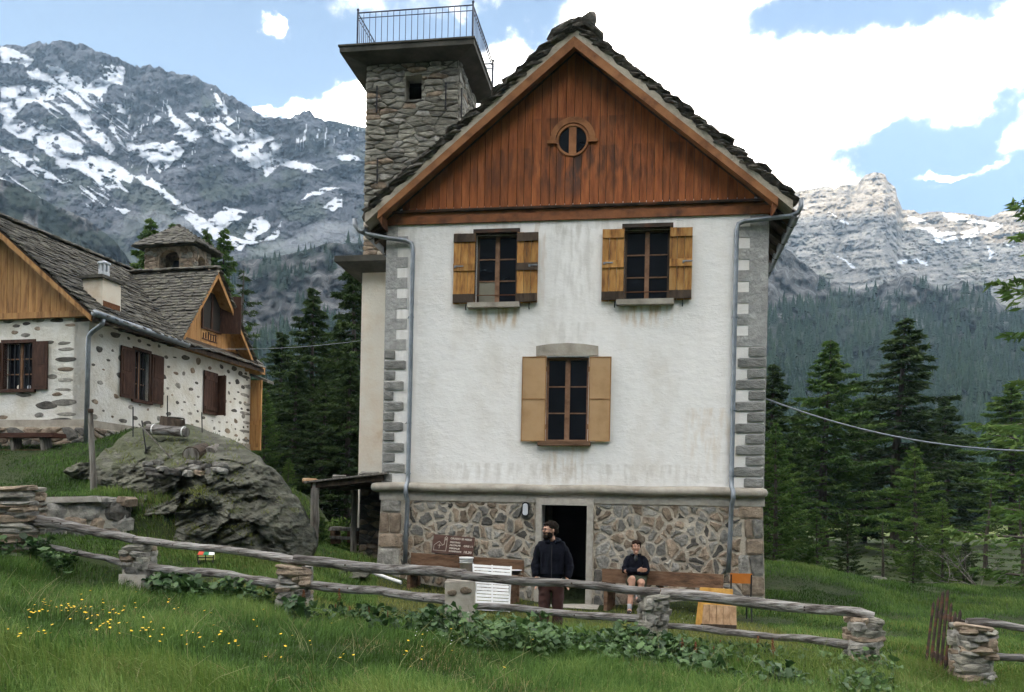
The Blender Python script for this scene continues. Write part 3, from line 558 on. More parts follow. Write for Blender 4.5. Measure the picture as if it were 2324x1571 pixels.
def stains(m, L):
    "weather stains with a shape of their own: (x0, x1, z0, z1, colour, strength)"
    n = m.node_tree.nodes; l = m.node_tree.links; p = n['Principled BSDF']; c = p.inputs['Base Color'].links[0].from_socket
    t = n.new('ShaderNodeTexCoord'); sp = n.new('ShaderNodeSeparateXYZ'); l.new(t.outputs['Object'], sp.inputs[0])
    mpn = n.new('ShaderNodeMapping'); mpn.inputs['Scale'].default_value = (5, 5, 1.1); l.new(t.outputs['Object'], mpn.inputs[0])
    nz = n.new('ShaderNodeTexNoise'); nz.inputs['Scale'].default_value = 1.6; nz.inputs['Detail'].default_value = 7; l.new(mpn.outputs[0], nz.inputs[0])
    def mth(op, a, b):
        q = n.new('ShaderNodeMath'); q.operation = op; q.use_clamp = True
        for i, x in enumerate((a, b)):
            if isinstance(x, (int, float)): q.inputs[i].default_value = x
            else: l.new(x, q.inputs[i])
        return q.outputs[0]
    def ramp(x, a, b):
        q = n.new('ShaderNodeMapRange'); q.interpolation_type = 'SMOOTHSTEP'; l.new(x, q.inputs[0]); q.inputs[1].default_value = a; q.inputs[2].default_value = b; return q.outputs[0]
    for x0, x1, z0, z1, cc, st in L:
        dx, dz = (x1-x0)*.3, (z1-z0)*.55
        f = mth('MULTIPLY', mth('MULTIPLY', ramp(sp.outputs[0], x0, x0+dx), ramp(sp.outputs[0], x1, x1-dx)), mth('MULTIPLY', ramp(sp.outputs[2], z0, z0+dz), ramp(sp.outputs[2], z1+.02, z1-.02)))
        f = mth('MULTIPLY', mth('MULTIPLY', f, ramp(nz.outputs[0], .40, .66)), st)
        x = n.new('ShaderNodeMix'); x.data_type = 'RGBA'; l.new(f, x.inputs[0]); l.new(c, x.inputs[6]); x.inputs[7].default_value = (*cc, 1); c = x.outputs[2]
    l.new(c, p.inputs['Base Color'])
OCH = (.50, .34, .17); GRY = (.40, .38, .35); DMP = (.47, .44, .40)
stains(stucco, [(WINS[k][0]-.2, WINS[k][1]+.25, WINS[k][2]-.62, WINS[k][2]-.1, OCH, .8) for k in (0, 1)]+[(WINS[2][0]-.2, WINS[2][1]+.1, WINS[2][2]-1.0, WINS[2][2]-.08, OCH, .45),
  (XL, XR, ZC1-.1, ZC1+.45, DMP, .5), (XL, XR, ZF-.45, ZF+.02, GRY, .35), (XR-1.7, XR-.3, ZC1+.1, ZC1+1.6, OCH, .3), (-.7, .5, ZF-2.3, ZF-.1, GRY, .4), (XL, XL+.9, ZC1, ZF, GRY, .3), (-1.0, -.6, ZF-2.2, ZF, (.52, .36, .24), .35), (WINS[2][0]-.4, WINS[2][1]+.4, WINS[2][3], WINS[2][3]+.7, GRY, .3)])
put('wall', wall_mesh('wall', XL, XR, ZC0, ZTOP, WINS, .45, idm, stucco), house)
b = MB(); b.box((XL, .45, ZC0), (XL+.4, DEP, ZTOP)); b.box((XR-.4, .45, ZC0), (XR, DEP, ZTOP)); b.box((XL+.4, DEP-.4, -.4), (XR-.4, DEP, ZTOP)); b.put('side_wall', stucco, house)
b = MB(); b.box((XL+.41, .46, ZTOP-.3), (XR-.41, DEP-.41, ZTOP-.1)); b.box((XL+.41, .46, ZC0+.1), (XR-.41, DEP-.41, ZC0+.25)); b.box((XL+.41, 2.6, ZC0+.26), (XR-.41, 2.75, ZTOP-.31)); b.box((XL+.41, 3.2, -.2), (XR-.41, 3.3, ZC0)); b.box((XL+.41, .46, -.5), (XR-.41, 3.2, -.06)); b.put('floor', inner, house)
# stone base with a batter
ZB = -.55; BH = ZC0-.11
def base_mp(x, z, h):
    k = max(0, min(1.6, (BH-z)/2.0)); xc = (XL+XR)/2; hw = (XR-XL)/2
    return (xc+(x-xc)*(1+.018*k), -.07-.085*k-h, z)
hole = (DOOR[0]-.13, DOOR[1]+.13, -1.5, DOOR[3]+.14)
put('base_wall', wall_mesh('base_wall', XL, XR, ZB, BH, [(DOOR[0], DOOR[1], -1, DOOR[3])], .5, lambda x, d, z: tuple(np.array(base_mp(x, z, 0))+np.array([0, d, 0])), mortar), house)
bw = house.children[-1]
b = MB(); b.box((XL-.03, .44, ZB), (XL+.4, DEP, ZC0)); b.box((XR-.4, .44, ZB), (XR+.03, DEP, ZC0)); b.put('base_side_wall', mortar, house)
r = random.Random(4)
pts = scatter2(XL+.55, XR-.55, -.35, BH-.01, .255, .16, r, .62)
pal = [st_brown]*7+[st_grey]*7+[st_dark]*2
def warp(p):
    x, z = p; f = lambda a: float(fbm(np.array([x/.33+a]), np.array([z/.33]), 3, 5)[0])
    return (x+.085*f(0), z+.075*f(50))
for poly in cells(pts, (XL+.5, XR-.42, -.4, BH), .95, [hole]):
    poly = [warp(((a[0]*(1-t)+b_[0]*t), (a[1]*(1-t)+b_[1]*t))) for a, b_ in zip(poly, poly[1:]+poly[:1]) for t in ((0, .5) if math.hypot(a[0]-b_[0], a[1]-b_[1]) > .16 else (0,))]
    poly = [(x_, min(z_, BH-.004)) for x_, z_ in poly]
    put('stone', stone_mesh(poly, lambda x, z, h: base_mp(x, z, h), r.uniform(.012, .04), r.choice([.018, .03, .045]), r.choice(pal), r, ch=r.uniform(.12, .3)), bw)
for x0, x1 in ((XL, XL+.5), (XR-.42, XR)):       # big corner stones of the base
    z = BH; 
    while z > -.45:
        hh = r.uniform(.22, .44); z0 = max(-.5, z-hh); e = r.uniform(-.1, .08)
        a0, a1 = (x0, x1+e) if x0 == XL else (x0-e, x1)
        for poly in ([[(a0, z0), (a1, z0), (a1, z), (a0, z)]] if r.random() < .7 else [[(a0, z0), ((a0+a1)/2, z0), ((a0+a1)/2-.05, z), (a0, z)], [((a0+a1)/2, z0), (a1, z0), (a1, z), ((a0+a1)/2-.05, z)]]):
            put('stone', stone_mesh(poly, base_mp, r.uniform(.03, .05), .014, r.choice([st_grey, st_grey, st_brown] if x0 == XL else [st_brown, st_grey, st_grey, st_brown]), r, ch=.1), bw)
        z = z0
# rounded string course with the plain band under it
b = MB(); prof = [(-.06+0, ZC1+.02), (-.16, ZC1+.0), (-.215, ZC1-.035), (-.23, ZC1-.09), (-.215, ZC1-.145), (-.16, ZC1-.18), (-.02, ZC1-.19), (.02, ZC1-.1)]
xs = np.linspace(XL-.12, XR-.01, 40)
V = [(x, d+.006*math.sin(x*5+z*9), z+.008*math.sin(x*3.1)) for x in xs for d, z in prof]; n = len(prof)
b.add(V, [(i*n+k, (i+1)*n+k, (i+1)*n+(k+1) % n, i*n+(k+1) % n) for i in range(39) for k in range(n)]+[tuple(range(n)), tuple(range(39*n, 40*n))[::-1]])
for s, X in ((-1, XL-.12), (1, XR-.01)): b.grow((X, -.14, ZC1-.09), .09, .09, .092, 10, 8)
b.put('string_course', concrete, house, True)
MB().box((XL-.03, -.1, BH), (XR+.03, .02, ZC1-.17)).put('plain_band', granite, house)
# corner stones of the facade
def quoins(left):
    zt = ZF-.02; zb = ZC1+.0; n = 25; hh = (zt-zb)/n
    for i in range(n):
        z1 = zt-i*hh; z0 = z1-hh; real = i > 11; long_ = i % 2 == 1
        if left: a0, a1 = XL-.006, XL+(.455 if long_ else .235)
        else: a0, a1 = XR-(.56 if long_ else .345), XR+.006
        m = quoin if real else quoin_paint; e = random.uniform(-.03, .03) if real else 0
        if left: a1 += e
        else: a0 -= e
        if real:
            poly = [(a0, z0+.012), (a1, z0+.012), (a1, z1-.012), (a0, z1-.012)]
            put('quoin_stone', stone_mesh(poly, lambda x, z, h: (x, -h, z), random.uniform(.03, .045), .004, m, r, ch=.09), house)
        else:
            MB().box((a0, -.012-.001*(i % 2), z0-.0005), (a1, .04, z1+.0005)).put('quoin_stone', m, house)
    if True:
        s = XL if left else XR
        MB().box((min(s-.005, s+.005)-.02*(left), .02, zb), (max(s-.005, s+.005)+.02*(not left), .5, zt)).put('quoin_return', quoin_paint, house)
quoins(True); quoins(False)

# windows
def casement(t, win, depth, rows, frame_m, parent, dark_case=None, mull=.09, bar=None):
    x0, x1, z0, z1 = win; w = put('window', None, parent)
    w.empty_display_size = .1
    f = MB(); fw = .045
    f.box((x0, depth, z0), (x0+fw, depth+.07, z1)); f.box((x1-fw, depth, z0), (x1, depth+.07, z1)); f.box((x0+fw, depth, z1-fw), (x1-fw, depth+.07, z1)); f.box((x0+fw, depth, z0), (x1-fw, depth+.07, z0+fw))
    f.put('frame', frame_m, w)
    xm = (x0+x1)/2; MB().box((xm-mull/2, depth-.012, z0+fw), (xm+mull/2, depth+.07, z1-fw)).put('mullion', sash, w)
    for s in (0, 1):
        a, bb = (x0+fw, xm-mull/2) if s == 0 else (xm+mull/2, x1-fw)
        zz = np.linspace(z0+fw, z1-fw, rows+1) if rows != 3.5 else np.array([z0+fw, z0+fw+.36*(z1-z0), z0+fw+.66*(z1-z0), z1-fw])
        for k in range(len(zz)-1):
            MB().box((a+.001, depth+.03, zz[k]+.012), (bb-.001, depth+.036, zz[k+1]-.012)).put('pane', blind if (bar == 'blind' and s == 0 and k == 0) else glass, w)
            if k: MB().box((a, depth+.012, zz[k]-.011), (bb, depth+.06, zz[k]+.011)).put('glazing_bar', sash, w)
    if bar: MB().tube([(x0, depth-.03, z0+.2), (x1, depth-.03, z0+.2)], .009, 6).put('guard_bar', rust, w)
    return w
def plank_shutter(x0, x1, z0, z1, mplank, mbat, parent, hinge_right, mixed=False):
    s = put('shutter', None, parent); n = 3; w = (x1-x0)/n
    for k in range(n):
        g = .004; MB().box((x0+k*w+g, -.085, z0+.005*k), (x0+(k+1)*w-g, -.055, z1-.004*k)).put('plank', mplank, s)
    for zc, hh, mm in ((z1-.10, .17, mbat[0]), ((z0+z1)/2+.02, .15, mbat[1]), (z0+.11, .17, mbat[2])):
        MB().box((x0+.006, -.115, zc-hh/2), (x1-.006, -.0853, zc+hh/2), j=.003).put('batten', mm, s)
    xm = x0+.1 if hinge_right else x1-.12
    b = MB(); b.box((xm-.07, -.128, (z0+z1)/2+.03), (xm+.12, -.116, (z0+z1)/2+.055)); b.box((xm-.07, -.14, (z0+z1)/2+.005), (xm-.03, -.116, (z0+z1)/2+.05)); b.put('latch', zinc, s)
    MB().tube([((x0+x1)/2+.05, -.06, z0), ((x0+x1)/2+.05, -.09, z0-.06), ((x0+x1)/2+.05, -.05, z0-.12)], .012, 6).put('shutter_stay', iron, s)
    return s
for i, (shl, shr, bat) in enumerate((((1029,1078,530,690),(1173,1221,527,688),(dark_wood, dark_wood, dark_wood)), ((1366,1416,520,684),(1519,1571,516,681),(honey, honey, dark_wood)))):
    w = WINS[i]; casement(0, w, .14, 3, dark_wood, house, bar='blind' if i == 0 else 'plain')
    c = MB(); a = .055
    c.box((w[0]-a, -.07, w[2]), (w[0], .10, w[3]+.0)); c.box((w[1], -.07, w[2]), (w[1]+a, .10, w[3]+.0)); c.box((w[0]-a, -.075, w[3]), (w[1]+a, .10, w[3]+.075)); c.put('window_casing', black_wood, house)
    MB().box((w[0]-.14, -.16, w[2]-.11), (w[1]+.09, .14, w[2]-.002), j=.004).put('window_sill', concrete, house)
    for s, (u0, u1, v0, v1) in enumerate((shl, shr)):
        plank_shutter(fx(u0, 600, -.08), fx(u1, 600, -.08), fz((u0+u1)/2, v1, -.08), fz((u0+u1)/2, v0, -.08), honey, bat if not (i == 0 and s == 0) else (dark_wood, honey, dark_wood), house, s == 0)
w = WINS[2]; casement(0, w, .14, 3, sash, house, mull=.10)
MB().box((w[0]-.13, -.15, w[2]-.095), (w[1]+.07, .14, w[2]-.002), j=.004).put('window_sill', bench_wood, house)
MB().box((w[0]+.0, -.012, w[3]), (w[1]-.0, .12, w[3]+.035)).put('window_head', white_paint, house)
p = [fp(u, v) for u, v in ((1217,808),(1217,786),(1250,781),(1287,779),(1325,781),(1358,786),(1358,807))]
MB().prism([(x, -.025, z) for x, z in p], (0, .05, 0)).put('lintel', concrete, house)
for u0, u1 in ((1184,1239), (1336,1386)):
    s = put('shutter', None, house); x0, x1 = fx(u0, 905, -.06), fx(u1, 905, -.06); z0, z1 = fz((u0+u1)/2, 1002, -.06), fz((u0+u1)/2, 810, -.06); zm = (z0+z1)/2
    MB().box((x0+.02, -.075, zm+.012), (x1-.02, -.055, z1-.02)).put('panel', tan, s); MB().box((x0+.02, -.075, z0+.02), (x1-.02, -.055, zm-.012)).put('panel', tan, s)
    f = MB(); f.box((x0, -.085, z0), (x0+.02, -.045, z1)); f.box((x1-.02, -.085, z0), (x1, -.045, z1)); f.box((x0+.02, -.085, z1-.02), (x1-.02, -.045, z1)); f.box((x0+.02, -.085, z0), (x1-.02, -.045, z0+.02)); f.box((x0+.02, -.085, zm-.012), (x1-.02, -.045, zm+.012)); f.put('shutter_frame', tan_edge, s)
    f = MB()
    for zz in (z0+.25, z1-.3): f.tube([(x0 if u0 > 1300 else x1, -.05, zz), (x0 if u0 > 1300 else x1, -.05, zz+.1)], .016, 6)
    f.put('hinge', sash, s)

# door surround, door lamp, threshold
b = MB(); b.box((DOOR[0]-.12, -.20, -.3), (DOOR[0], .3, DOOR[3])); b.box((DOOR[1], -.20, -.3), (DOOR[1]+.13, .3, DOOR[3])); b.box((DOOR[0]-.12, -.203, DOOR[3]), (DOOR[1]+.13, .3, DOOR[3]+.135)); b.put('door_surround', granite, house)
b = MB(); b.box((DOOR[0]+.03, .35, -.05), (DOOR[0]+.08, 1.15, DOOR[3]-.03)); d_ = b.put('door', dark_wood, house)
MB().tube([(DOOR[0]+.08, 1.05, .95), (DOOR[0]+.13, 1.05, .95), (DOOR[0]+.13, .95, .95)], .012, 6).put('handle', iron, d_)
b = MB(); b.box((DOOR[0]-.15, -.75, -.35), (DOOR[1]+.3, -.1, -.03), j=.03); b.put('door_step', granite, house)

# gable: planks, frieze, rake boards, round window
OV = -.46                                   # overhang of the roof in front of the wall
xA, zA = fp(1300, 82, OV); xl_, zl_ = fp(860, 480, OV); xr_, zr_ = fp(1770, 447, OV)
SL = (zA-zl_)/(xA-xl_); SR = (zA-zr_)/(xr_-xA); SLP = (SL+SR)/2
zE = zA-SLP*((xr_-xl_)/2); xA = (xl_+xr_)/2*.5+xA*.5
def roof_z(x): return zA-SLP*abs(x-xA)      # top edge of the rake board
gw = put('gable_wall', MB().prism([(XL, .02, ZTOP-.3), (XR, .02, ZTOP-.3), (XR, .02, roof_z(XR)-.1), (xA, .02, zA-.1), (XL, .02, roof_z(XL)-.1)], (0, .2, 0)).me('gable_wall', dark_wood), house)
zg0 = ZF+.31; ow = fp(1300, 320); orad = .315
x = XL+.01; k = 0
while x < XR-.03:
    w = random.uniform(.135, .19); x2 = min(x+w, XR-.01); g = .005
    top = lambda q: roof_z(q)-.12
    c = [x+g, x2-g]; mid = [xA] if c[0] < xA < c[1] else []
    xs_ = [c[0]]+mid+[c[1]]
    def strip(zlo, zhi):
        poly = [(c[0], 0, zlo(c[0]))]+[(c[1], 0, zlo(c[1]))]+[(q, 0, zhi(q)) for q in xs_[::-1]]
        return poly
    dd = random.uniform(0, .012)
    near = abs((x+x2)/2-ow[0]) < orad+.06
    segs = [(lambda q: zg0, top)]
    if c[1] > ow[0]-orad and c[0] < ow[0]+orad:
        h = lambda q: math.sqrt(max(0, orad**2-(q-ow[0])**2)); segs = [(lambda q: zg0, lambda q: ow[1]-h(q)), (lambda q: ow[1]+h(q), top)]
        xs_ = [c[0]+(c[1]-c[0])*t/4 for t in range(5)]
    for lo_, hi_ in segs:
        if hi_((c[0]+c[1])/2)-lo_((c[0]+c[1])/2) < .02: continue
        poly = [(q, -.03+dd, lo_(q)) for q in xs_]+[(q, -.03+dd, hi_(q)) for q in xs_[::-1]]
        MB().prism(poly, (0, .04, 0)).put('plank', red_wood, gw)
    x = x2; k += 1
stains(red_wood, [(XL, XR, ZF+.2, ZF+1.5, (.055, .026, .016), .55), (xA-1.3, xA+1.6, ZF+.2, ZF+2.1, (.05, .025, .016), .6), (ow[0]-.28, ow[0]+.28, ow[1]-1.35, ow[1]-.3, (.05, .035, .03), .9)])
# round window with its hood
w = put('round_window', None, house); cx_, cz_ = ow
def ring(ri, ro, y0, y1, a0=0, a1=2*math.pi, n=36):
    b = MB(); A = np.linspace(a0, a1, n+1); V = []
    for a in A:
        for rr, yy in ((ri, y0), (ro, y0), (ro, y1), (ri, y1)): V.append((cx_+rr*math.cos(a), yy, cz_+rr*math.sin(a)))
    b.add(V, [(i*4+k, i*4+(k+1) % 4, (i+1)*4+(k+1) % 4, (i+1)*4+k) for i in range(n) for k in range(4)]+([(0,1,2,3), (n*4+3, n*4+2, n*4+1, n*4)] if a1-a0 < 6 else [])); return b
ring(orad-.03, orad+.012, -.06, .06).put('frame', rake_wood, w)
ring(orad+.03, orad+.15, -.075, -.032, 0, math.pi, 20).put('hood', rake_wood, w)
for s in (-1, 1): MB().box((cx_+s*(orad+.10)-.10, -.08, cz_-.06), (cx_+s*(orad+.10)+.10, -.032, cz_-.001)).put('hood_foot', rake_wood, w)
MB().box((cx_-.075, -.045, cz_-orad+.04), (cx_+.075, .0, cz_+orad-.04)).put('mullion', rake_wood, w)
for s in (-1, 1): MB().prism([(cx_+s*.075+0*a, -.0, cz_) if False else (cx_+s*max(.076, (orad-.028)*math.cos(a)), .0, cz_+(orad-.028)*math.sin(a)) for a in np.linspace(-1.3, 1.3, 15)], (0, .008, 0)).put('pane', glass, w)
b = MB(); b.box((XL-.02, -.05, ZF), (XR+.02, .02, ZF+.16)); b.put('frieze_board', red_trim, house)
b = MB(); b.box((XL-.02, -.035, ZF+.162), (XR+.02, .02, ZF+.235)); b.put('frieze_strip', red_trim, house)
b = MB(); b.prism([(XL-.02, .0, ZF+.237), (XL-.02, -.095, ZF+.237), (XL-.02, -.105, ZF+.275), (XL-.02, 0, ZF+.32)], (XR-XL+.04, 0, 0)); b.put('drip_ledge', black_wood, house)
# roof: rake boards, deck, mortar bed and slabs
roof = put('roof', None, house)
ex = 4.27
for s in (-1, 1):
    xe = xA+s*((xr_-xl_)/2); 
    MB().prism([(xA, OV, zA), (xA, OV, zA-.215), (xe, OV, roof_z(xe)-.16), (xe, OV, roof_z(xe))], (0, .035, 0)).put('rake_board', rake_wood, roof)
    # soffit boards between the rake and the wall
    for k in range(3):
        y0 = OV+.036+k*.135; MB().prism([(xA, y0, zA-.05), (xA, y0, zA-.085), (xe, y0, roof_z(xe)-.085), (xe, y0, roof_z(xe)-.05)], (0, .13, 0)).put('soffit_board', rake_wood, roof)
    xo = xA+s*ex; dk = MB(); dk.prism([(xA, -.05, zA-.04), (xA, -.05, zA-.12), (xo, -.05, roof_z(xo)-.12), (xo, -.05, roof_z(xo)-.04)], (0, DEP+.4, 0)); dk.put('deck', dark_wood, roof)
    for k in range(13):
        y = .15+k*.7; MB().prism([(xo-s*.02, y, roof_z(xo)-.125), (xo-s*.02, y, roof_z(xo)-.24), (xo-s*.9, y, roof_z(xo-s*.9)-.24), (xo-s*.9, y, roof_z(xo-s*.9)-.125)], (0, .12, 0)).put('rafter', dark_wood, roof)
    xi = xA+s*(XR-XL)/2
    MB().prism([(xe-s*.005, OV+.04, roof_z(xe)-.06), (xe-s*.005, OV+.04, roof_z(xe)-.16), (xi+s*.01, OV+.04, roof_z(xe)-.31), (xi+s*.01, OV+.04, roof_z(xe)-.06)], (0, .40, 0)).put('eave_return', red_trim, roof)
    # mortar bed following the rake
    n = 40; b = MB(); V = []
    for i in range(n+1):
        x = xA+(xo-xA)*i/n; h = .20+.05*math.sin(i*2.1)+random.uniform(-.03, .03)
        for yy, zz in ((OV+.012, roof_z(x)+.002), (OV+.004, roof_z(x)+h*.75), (.3, roof_z(x)+.2), (.3, roof_z(x)-.03)): V.append((x, yy, zz))
    b.add(V, [(i*4+k, i*4+(k+1) % 4, (i+1)*4+(k+1) % 4, (i+1)*4+k) for i in range(n) for k in range(4)]); b.put('mortar_bed', mortar, roof)
ang = math.atan(SLP); rest = MB(); rs_ = random.Random(9)
for s in (-1, 1):
    N = 54; Ls = ex/math.cos(ang)
    for i in range(N):
        q = (i+.35)/N; xc = xA+s*ex*q; zc = roof_z(xc)+.22
        tilt = ang-R(rs_.uniform(17, 27))
        for row in range(1 if i % 3 else 2):
            ln_ = rs_.uniform(.38, .56); th = rs_.uniform(.038, .07); wy = rs_.uniform(.5, .85)
            slab_obj('slate', slate, roof, (xc+s*rs_.uniform(-.03, .05), OV+wy*.45-rs_.uniform(-.02, .06), zc+row*.07+rs_.uniform(-.02, .02)), (ln_, wy, th), (R(rs_.uniform(-3, 3)), s*tilt, R(rs_.uniform(-9, 9))), 3)
        y = OV+.62
        while y < DEP+.2:
            wy = rs_.uniform(.6, 1.0); V, F = rough_slab(rs_); ca, sa = math.cos(s*tilt), math.sin(s*tilt)
            rest.add([(xc+(vx*.6*ca+vz*.09*sa), y+wy/2+vy*wy, zc-vx*.6*sa+vz*.09*ca) for vx, vy, vz in V], F); y += wy*.94
rest.put('slates', slate, roof, kind='stuff')
for k, (dx, dz, l, t, th) in enumerate(((-.25,.17,.62,-30,.10),(.06,.22,.6,-12,.11),(.22,.33,.5,-38,.13),(.3,.16,.6,33,.10),(-.05,.30,.45,-30,.09))):
    slab_obj('ridge_stone', slate, roof, (xA+dx, OV+.22, zA+dz), (l, .6, th), (0, R(t), R(k*7-10)), 3)
for k in range(14): slab_obj('ridge_stone', slate, roof, (xA+random.uniform(-.05, .05), OV+.8+k*.62, zA+.3+random.uniform(-.03, .05)), (.5, .66, .12), (R(random.uniform(-4, 4)), R(random.uniform(-25, 25)), R(random.uniform(-8, 8))), 3)

# gutters and downpipes
for s in (-1, 1):
    xo = xA+s*(ex+.07); zo = roof_z(xo)+.0; A = [R(a) for a in range(180, 361, 20)]; V = []
    n = 20
    for i in range(n+1):
        y = OV-.02+(DEP+.3)*i/n
        for a in A: V.append((xo+.085*math.cos(a), y, zo-.03+.085*math.sin(a)))
        for a in A[::-1]: V.append((xo+.075*math.cos(a), y, zo-.03+.075*math.sin(a)))
    m_ = 2*len(A); b = MB(); b.add(V, [(i*m_+k, i*m_+(k+1) % m_, (i+1)*m_+(k+1) % m_, (i+1)*m_+k) for i in range(n) for k in range(m_)]+[tuple(range(m_)), tuple(range(n*m_, (n+1)*m_))[::-1]])
    g_ = b.put('gutter', zinc, house, True)
    for i in range(7):
        y = .1+i*1.1; MB().tube([(xo-s*.2, y, zo+.02), (xo-s*.09, y, zo-.07), (xo, y, zo-.125), (xo+s*.09, y, zo-.06)], .012, 5).put('gutter_bracket', iron, g_)
    if s < 0: path = [(805,497,-.4),(806,512,-.4),(815,524,-.38),(835,532,-.3),(880,540,-.16),(922,546,-.10),(934,553,-.09),(937,566,-.09),(934,700,-.09),(930,900,-.09),(926,1080,-.09),(925,1094,-.12),(921,1106,-.29),(921,1122,-.30),(925,1138,-.22),(922,1200,-.24),(919,1278,-.26)]
    else: path = [(1819,452,-.4),(1818,470,-.4),(1811,483,-.38),(1795,490,-.34),(1740,496,-.2),(1690,502,-.10),(1676,508,-.09),(1672,522,-.09),(1668,700,-.09),(1663,950,-.09),(1660,1092,-.09),(1660,1104,-.12),(1664,1116,-.29),(1664,1132,-.30),(1660,1148,-.22),(1657,1220,-.24),(1653,1300,-.26)]
    pp = [HF.hit(u, v, 1, d) for u, v, d in path]
    dp = MB().tube(pp, .047, 12).put('downpipe', zinc, house, True)
    for u, v in (((933,720),(928,960),(926,1075)) if s < 0 else ((1668,720),(1664,930),(1661,1080))):
        q = HF.hit(u, v, 1, -.09); MB().tube([(q[0], q[1], q[2]-.012), (q[0], q[1], q[2]+.012)], .06, 10).tube([(q[0]-.1*s*-1, 0, q[2]), (q[0], q[1], q[2])], .008, 5).put('pipe_clip', zinc, dp)
# wall lamp beside the door
lx, lz = fp(1192, 1156, -.2); lamp = thing('wall_lamp', 'black rimmed oval white wall lamp left of the dark doorway', 'lamp', HF.w(lx, -.15, lz), TH)
def pill(w, h, d, y, n=10): return [(w/2*math.cos(a), y, (h/2-w/2)*(1 if math.sin(a) > 0 else -1)+w/2*math.sin(a)) for a in np.linspace(0.001, 2*math.pi-.2, 22)]
MB().prism(pill(.155, .30, 0, .09), (0, -.12, 0)).put('lamp_housing', black_p, lamp); MB().prism(pill(.105, .245, 0, -.031), (0, -.025, 0)).put('lamp_glass', lamp_glass, lamp)

# ---------------------------------------------------------------- stone bell tower beside it
TD = 2.9
tx0 = float(HF.hit(831, 300, 1, TD)[0]); tx1 = float(HF.hit(1038, 250, 1, TD)[0]); tzs = float(HF.hit(930, 143, 1, TD)[2]); tdep = 2.0
tzl = float(HF.hit(825, 594, 1, TD)[2])
tower = thing('stone_tower', 'square grey stone tower with a railed slab platform behind the gabled roof', 'tower', HF.w(tx0, TD, 0), TH)
TWd = tx1-tx0
hx0, hz0 = HF.hit(919, 229, 1, TD)[[0, 2]]; hx1, hz1 = HF.hit(958, 170, 1, TD)[[0, 2]]; hx0 -= tx0; hx1 -= tx0
hole = (float(hx0), float(hx1), float(hz0), float(hz1))
tw = put('tower_wall', wall_mesh('tower_wall', 0, TWd, tzl, tzs, [hole], .4, idm, mortar_grey), tower)
b = MB(); b.box((0, .4, tzl), (.4, tdep, tzs)); b.box((TWd-.4, .4, tzl), (TWd, tdep, tzs)); b.box((.4, tdep-.4, tzl), (TWd-.4, tdep, tzs)); b.put('tower_side_wall', mortar_grey, tower)
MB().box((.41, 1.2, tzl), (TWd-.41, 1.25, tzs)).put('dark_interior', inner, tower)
r = random.Random(12); pal = [st_tower]*7+[st_grey]*2+[st_brown]
zvis = float(HF.hit(860, 470, 1, TD)[2])
for poly in cells(scatter2(0, TWd, zvis-.1, tzs, .40, .125, r, .4), (-.02, TWd+.02, zvis-.15, tzs-.02), 2.6, [hole]):
    put('stone', stone_mesh(poly, lambda x, z, h: (x, -h, z), r.uniform(.03, .085), .010, r.choice(pal), r, ch=.16), tw)
for poly in cells(scatter2(0, .75, tzl, zvis-.15, .36, .12, r, .4), (-.02, .75, tzl+.02, zvis-.15), 2.6):
    put('stone', stone_mesh(poly, lambda x, z, h: (x, -h, z), r.uniform(.03, .07), .010, r.choice([st_brown, st_brown, st_tower, mortar]), r, ch=.16), tw)
for poly in cells(scatter2(0, tdep, zvis+.9, tzs, .5, .13, r, .4), (.0, tdep, zvis+.8, tzs-.02), 2.6):
    put('stone', stone_mesh(poly, lambda x, z, h: (TWd+h, x, z), r.uniform(.03, .07), .010, r.choice(pal), r, ch=.16), tw)
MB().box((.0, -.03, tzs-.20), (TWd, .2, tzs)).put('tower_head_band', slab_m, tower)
for u, v0, v1 in ((857,197,257),(1013,190,249),(858,361,418)):
    a = HF.hit(u, v0, 1, TD-.07); c = HF.hit(u, v1, 1, TD-.07); MB().box((a[0]-tx0-.016, -.125, c[2]), (a[0]-tx0+.016, -.095, a[2])).put('tie_rod', iron, tower)
MB().box((TWd+.07, .06, tzs-1.35), (TWd+.10, .09, tzs-.65)).put('tie_rod', iron, tower)
# platform slab: thick at the wall, thinner at the rim
o1 = .5
zt = tzs+.25
def rect(o, z): return [(-o*1.08, -o, z), (TWd+o*.96, -o, z), (TWd+o*.96, tdep+o, z), (-o*1.08, tdep+o, z)]
b = MB(); b.add(rect(.02, tzs)+rect(o1, tzs+.10)+rect(o1, zt-.02)+rect(o1+.03, zt-.02)+rect(o1+.03, zt+.02), [(0,3,2,1)]+[(k*4+i, k*4+(i+1) % 4, (k+1)*4+(i+1) % 4, (k+1)*4+i) for k in range(4) for i in range(4)]+[(16,17,18,19)])
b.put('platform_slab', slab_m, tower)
rl = put('railing', None, tower); RH = .86; ins = -.50
cr = [(-.15, -.34), (TWd+.41, -.34), (TWd+.41, tdep+.4), (-.15, tdep+.4)]
for k in range(4):
    p, q = np.array(cr[k]), np.array(cr[(k+1) % 4]); 
    MB().box((p[0]-.018, p[1]-.018, zt), (p[0]+.018, p[1]+.018, zt+RH+.05)).grow((p[0], p[1], zt+RH+.075), .035, .035, .035, 8, 6).put('railing_post', rail_iron, rl)
    for z, t in ((RH, .016), (RH-.13, .010)): MB().tube([(*p, zt+z), (*q, zt+z)], t, 6).put('handrail', rail_iron, rl)
    n = int(np.linalg.norm(q-p)/.145)
    for i in range(1, n):
        c = p+(q-p)*i/n; MB().tube([(*c, zt), (*c, zt+RH)], .0085, 4, caps=False).put('baluster', rail_iron, rl)
